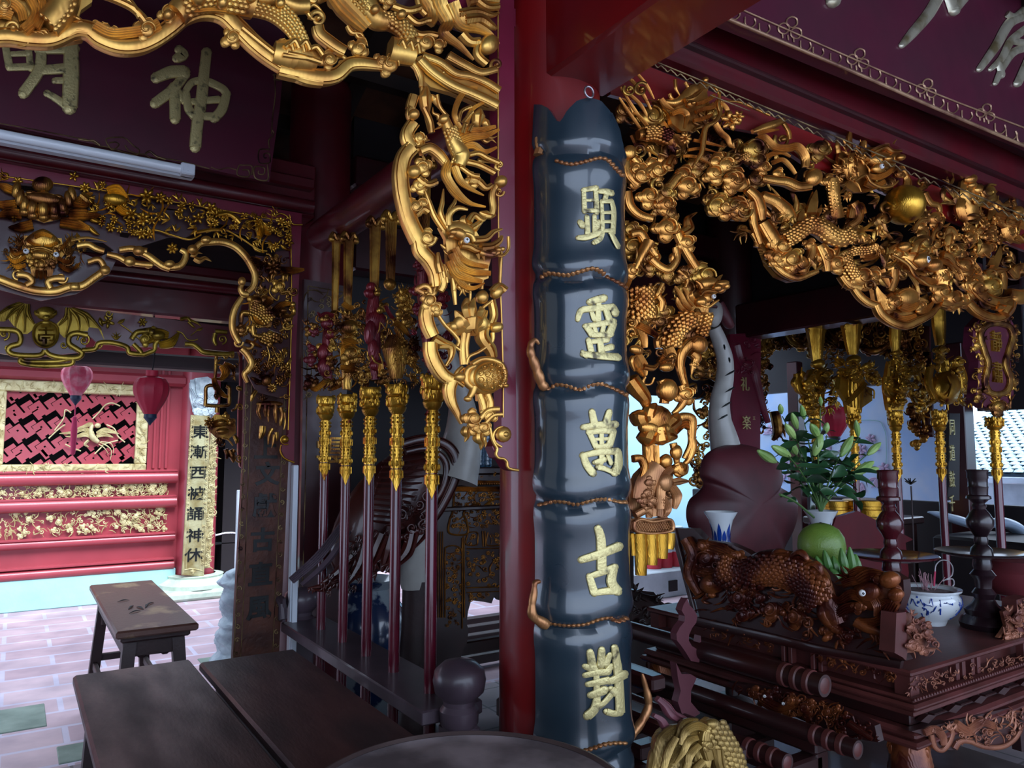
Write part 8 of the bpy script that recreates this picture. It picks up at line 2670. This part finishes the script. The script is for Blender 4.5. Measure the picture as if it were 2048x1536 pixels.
# gold boxes, pale covers and red lantern seen between the poles
c = hit(1668, 835, d=6.3); lantern((c[0], c[1], c[2]+.1), .13, .26, M['silk'], 'red lantern partly hidden behind the lily buds and weapons', False, 1.62)
for k, (px, py, w_) in enumerate(((1735, 1018, 46), (1672, 1020, 26))):
    c = hit(px, py+12, d=6.1); r_ = w_*6.1/1500; t = thing('offering_box', ('shiny round gold offering box beyond the lilies', 'smaller shiny gold offering box half hidden by the lilies')[k], 'box', c)
    q = MB(); q.lathe([(0, 0), (r_, 0), (r_, .05), (r_*.9, .055), (r_*.9, .075), (r_, .08), (r_, .12), (r_*.96, .125), (0, .128)], c, 24); obj('box_body', q, M['gold3'], t)
    if k == 0:
        q = MB(); q.box((c[0]-.5, c[1]-.3, c[2]-.06), (c[0]+.3, c[1]+.25, c[2]-.002), .01)
        for dx in (-.45, .25): q.box((c[0]+dx-.02, c[1]-.25, 0), (c[0]+dx+.02, c[1]+.2, c[2]-.06))
        obj('side_table', q, M['altar'], None, 'dark red side table under the gold offering boxes', 'table')
M['palep'] = mat('pale_blue_grey_plastic', 'a8bcd4', .35, coat=.3)
def shell(pts, lab, dd, w_):
    q = MB(); P = np.array([hit(x, y, d=dd) for x, y in pts]); q.tube(P, w_, 16, smooth=6, flat=.5); return obj('motorbike_cover', q, M['palep'], None, lab, 'cover')
shell([(1856, 1024), (1880, 1030), (1915, 1040), (1950, 1052)], 'pale blue-grey pointed cover behind the weapon with the gourd', 5.6, [.01, .05, .07, .06]); shell([(1975, 1050), (2005, 1045), (2035, 1058), (2044, 1080)], 'pale rounded cover behind the blackened candlestick', 5.6, [.05, .08, .08, .05])
q = MB(); q.box((5.62, 2.1, 0), (6.3, 2.95, .9), .02); obj('dark_chest', q, M['dark'], None, 'dark chest standing beyond the right-hand weapon rack', 'chest')

# ================================================================ PALANQUIN in front of the altar
PQ = thing('palanquin', 'dark red lacquered palanquin with carrying poles and a low carved dragon board beside the altar', 'palanquin', (2.1, 1.8, 0))
def cpole(px, py, X, y1, r, lab=None):
    e = hit(px, py, X=X); q = MB(); q.tube([(X, e[1], e[2]), (X, y1, e[2])], r, 20); obj('carrying_pole', q, M['altar'], PQ)
    q = MB()
    for k in range(3): q.lathe([(r*1.0, -.012), (r*1.12, -.008), (r*1.12, .008), (r*1.0, .012)], (0, 0, 0), 24, Matrix.Translation((X, e[1]+.05+k*.045, e[2]))@Matrix.Rotation(pi/2, 4, 'X'))
    q.lathe([(0, 0), (r*.6, 0), (r*.85, -.004)], (0, 0, 0), 20, Matrix.Translation((X, e[1]-.002, e[2]))@Matrix.Rotation(pi/2, 4, 'X')); obj('pole_rings', q, M['altarl'], PQ)
cpole(1650, 1372, 2.08, 3.0, .033); cpole(1716, 1500, 2.12, 2.9, .027); cpole(1575, 1526, 1.98, 2.9, .027)
q = MB(); q.box((1.72, 1.5, .60), (1.80, 2.7, .66), .01); q.box((2.12, 1.5, .56), (2.20, 2.7, .62), .01); q.box((1.68, 1.46, .2), (2.24, 2.75, .28), .015); q.box((1.72, 1.8, .74), (1.78, 2.7, .79), .01); q.box((1.7, 1.45, .42), (1.76, 2.7, .5), .01)
for k in range(7): q.box((1.74, 1.52+k*.18, .5), (2.18, 1.58+k*.18, .55), .008)
q.box((2.14, 1.5, .44), (2.18, 2.7, .5), .008); obj('frame', q, M['altar'], PQ)
for (x, y) in ((1.74, 1.55), (2.18, 1.55), (1.74, 2.65), (2.18, 2.65)): q = MB(); q.box((x-.03, y-.03, 0), (x+.03, y+.03, .6), .008); obj('leg', q, M['altar'], PQ)
s = Sheet('X', 2.2, (1300, 1050, 2.738), 1.5); s.new(); s.plate(A('420 860 560 880 760 930 940 960 1100 1030 1230 1100 1250 1190 1180 1180 1000 1130 860 1080 640 980 480 920'), t=.03); obj('dragon_board', s.mb, M['altar'], PQ)
s.new(); s.z = .002; s.fill(poly('440 870 760 930 940 960 1100 1030 1230 1100 1240 1180 1000 1120 780 1040 600 960'), 70, 50, 'wtlcs', 3, (0, .014), .5)
TR(s, '''
m 60/60/30 10 : 640 960 720 1000 800 980
C 780 960 40 0 3 10
C 860 1000 40 60 3 10
g 40/40/20 10 : 1100 1080 1160 1120 1230 1170
''')
dr_ = obj('dragon_relief', s.mb, M['relief'], PQ); s.eye(648, 932, 9, 1, .02, dr_); s.eye(750, 972, 9, 1, .02, dr_)
s = Sheet('Y', 1.92, (1240, 1180, 2.675), 1.6); s.new(); M['mauve'] = mat('plain_mauve_brown_lacquer', '6a3c44', .45, 0, '5c3038', 4)
s.plate(A('360 45 372 80 395 105 414 140 408 175 385 205 370 240 368 270 385 300 410 315 425 295 432 245 436 300 424 388 380 380 350 330 325 295 305 270 302 235 320 200 345 170 348 140 330 110 340 80'), t=.03); s.plate(A('300 390 330 450 380 450 410 470 380 540 380 600 430 660 380 690 330 660 310 600 325 540 310 470'), t=.03)
obj('cloud_bracket', s.mb, M['mauve'], PQ, 'mauve cloud-shaped bracket')
# dark carved tree-like stand behind the board, blue crate
q = MB(); c = hit(1300, 1250, Y=3.2); s = Sheet('Y', 3.2, (1240, 1180, 2.675), 2); s.new(); s.plate(A('70 0 180 10 220 60 290 110 300 180 300 260 120 270 60 260'), t=.08); s.fill(poly('70 0 180 10 220 60 290 110 300 180 290 260 120 260 60 250'), 30, 60, 'wlt', 2, (0, .03), .6)
t = obj('rockery_carving', s.mb, M['cabw'], None, 'dark wooden carving shaped like rocks behind the couplet board', 'carving'); q = MB(); q.box((c[0]-.16, 3.2, 0), (c[0]+.16, 3.34, .5)); obj('stand', q, M['cabw'], t)
M['bluep'] = mat('bright_blue_plastic', '2a5a9c', .4, coat=.3)
a = hit(1278, 1472, Y=2.3); q = MB(); q.box((2.12, 2.8, .02), (2.5, 3.05, .44), .015); q.box((2.1, 2.78, .38), (2.52, 3.07, .44), .012); obj('plastic_crate', q, M['bluep'], None, 'bright blue plastic crate on the floor behind the palanquin', 'crate')
# gilded dragon-head finial
GD = thing('dragon_finial', 'olive-gold scaly dragon head finial with mauve horns in front of the palanquin', 'dragon finial', (1.25, 1.2, .6))
M['goldg'] = goldmat('olive_dusty_gilding', 'a08448', '66502a', .40, .15, 50, '40280f', .6)
s = Sheet('Y', 1.2, (1240, 1180, 2.675), 1.6); s.new(); s.z = .0
TR(s, '''
B 420 900 130 150 0 .4 -50
r 60/90/130/160/180 10 .8 : 430 690 480 760 530 830 560 920 590 1060
S 150 44 14 : 450 710 490 780 530 850 560 940 590 1060
m 40/50/40/16 34 : 400 720 350 700 290 730 260 800
m 30/40/30/10 36 : 350 760 300 780 270 840 225 900
m 30/40/30/10 36 : 360 800 310 850 290 910 245 980
m 30/40/30/10 34 : 240 760 200 830 170 930 145 1020
m 30/40/30/10 36 : 380 880 340 930 330 990 300 1060
C 400 800 30 120 3 40
C 390 950 30 200 3 40
B 440 695 34 30 0 1 30
g 40/50/60/50 30 : 440 700 405 740 400 800 420 880
m 60/70/60/30 20 : 380 700 320 710 290 770 240 820
m 60/70/60/30 16 : 390 740 330 760 300 830 240 880
m 60/70/60/30 12 : 380 790 320 820 290 890 230 950
m 60/70/60/30 8 : 280 740 220 790 190 870 160 980
m 60/70/60/30 12 : 370 850 300 880 260 960 240 1060
m 60/70/60/30 4 : 240 820 190 880 170 980 150 1080
m 80/90/60 18 : 420 850 400 950 420 1060
m 80/90/60 18 : 340 900 320 980 320 1060
v 50/50 34 : 460 820 470 900 500 980
''')
obj('dragon_head', s.mb, M['goldg'], GD); s.new()
TR(s, '''
b 30/44/56/50 -10 : 215 585 255 620 290 670 350 700
b 24/36/44/40 -10 : 195 675 235 700 260 740 290 770
k 8 6 : 215 575 260 612 300 665 360 690
''')
obj('horn', s.mb, M['mauve'], GD, 'mauve horns')
q = MB(); c = hit(1400, 1536, Y=1.28); q.tube([c+np.array([0, .04, .05]), c+np.array([0, .1, -.1]), (c[0]+.12, c[1]+.12, .5), (1.69, 1.44, .47)], [.06, .07, .05, .04], 14, smooth=4); q.box((c[0]-.03, c[1]+.02, 0), (c[0]+.05, c[1]+.1, .62), .01); obj('shaft', q, M['altar'], GD)
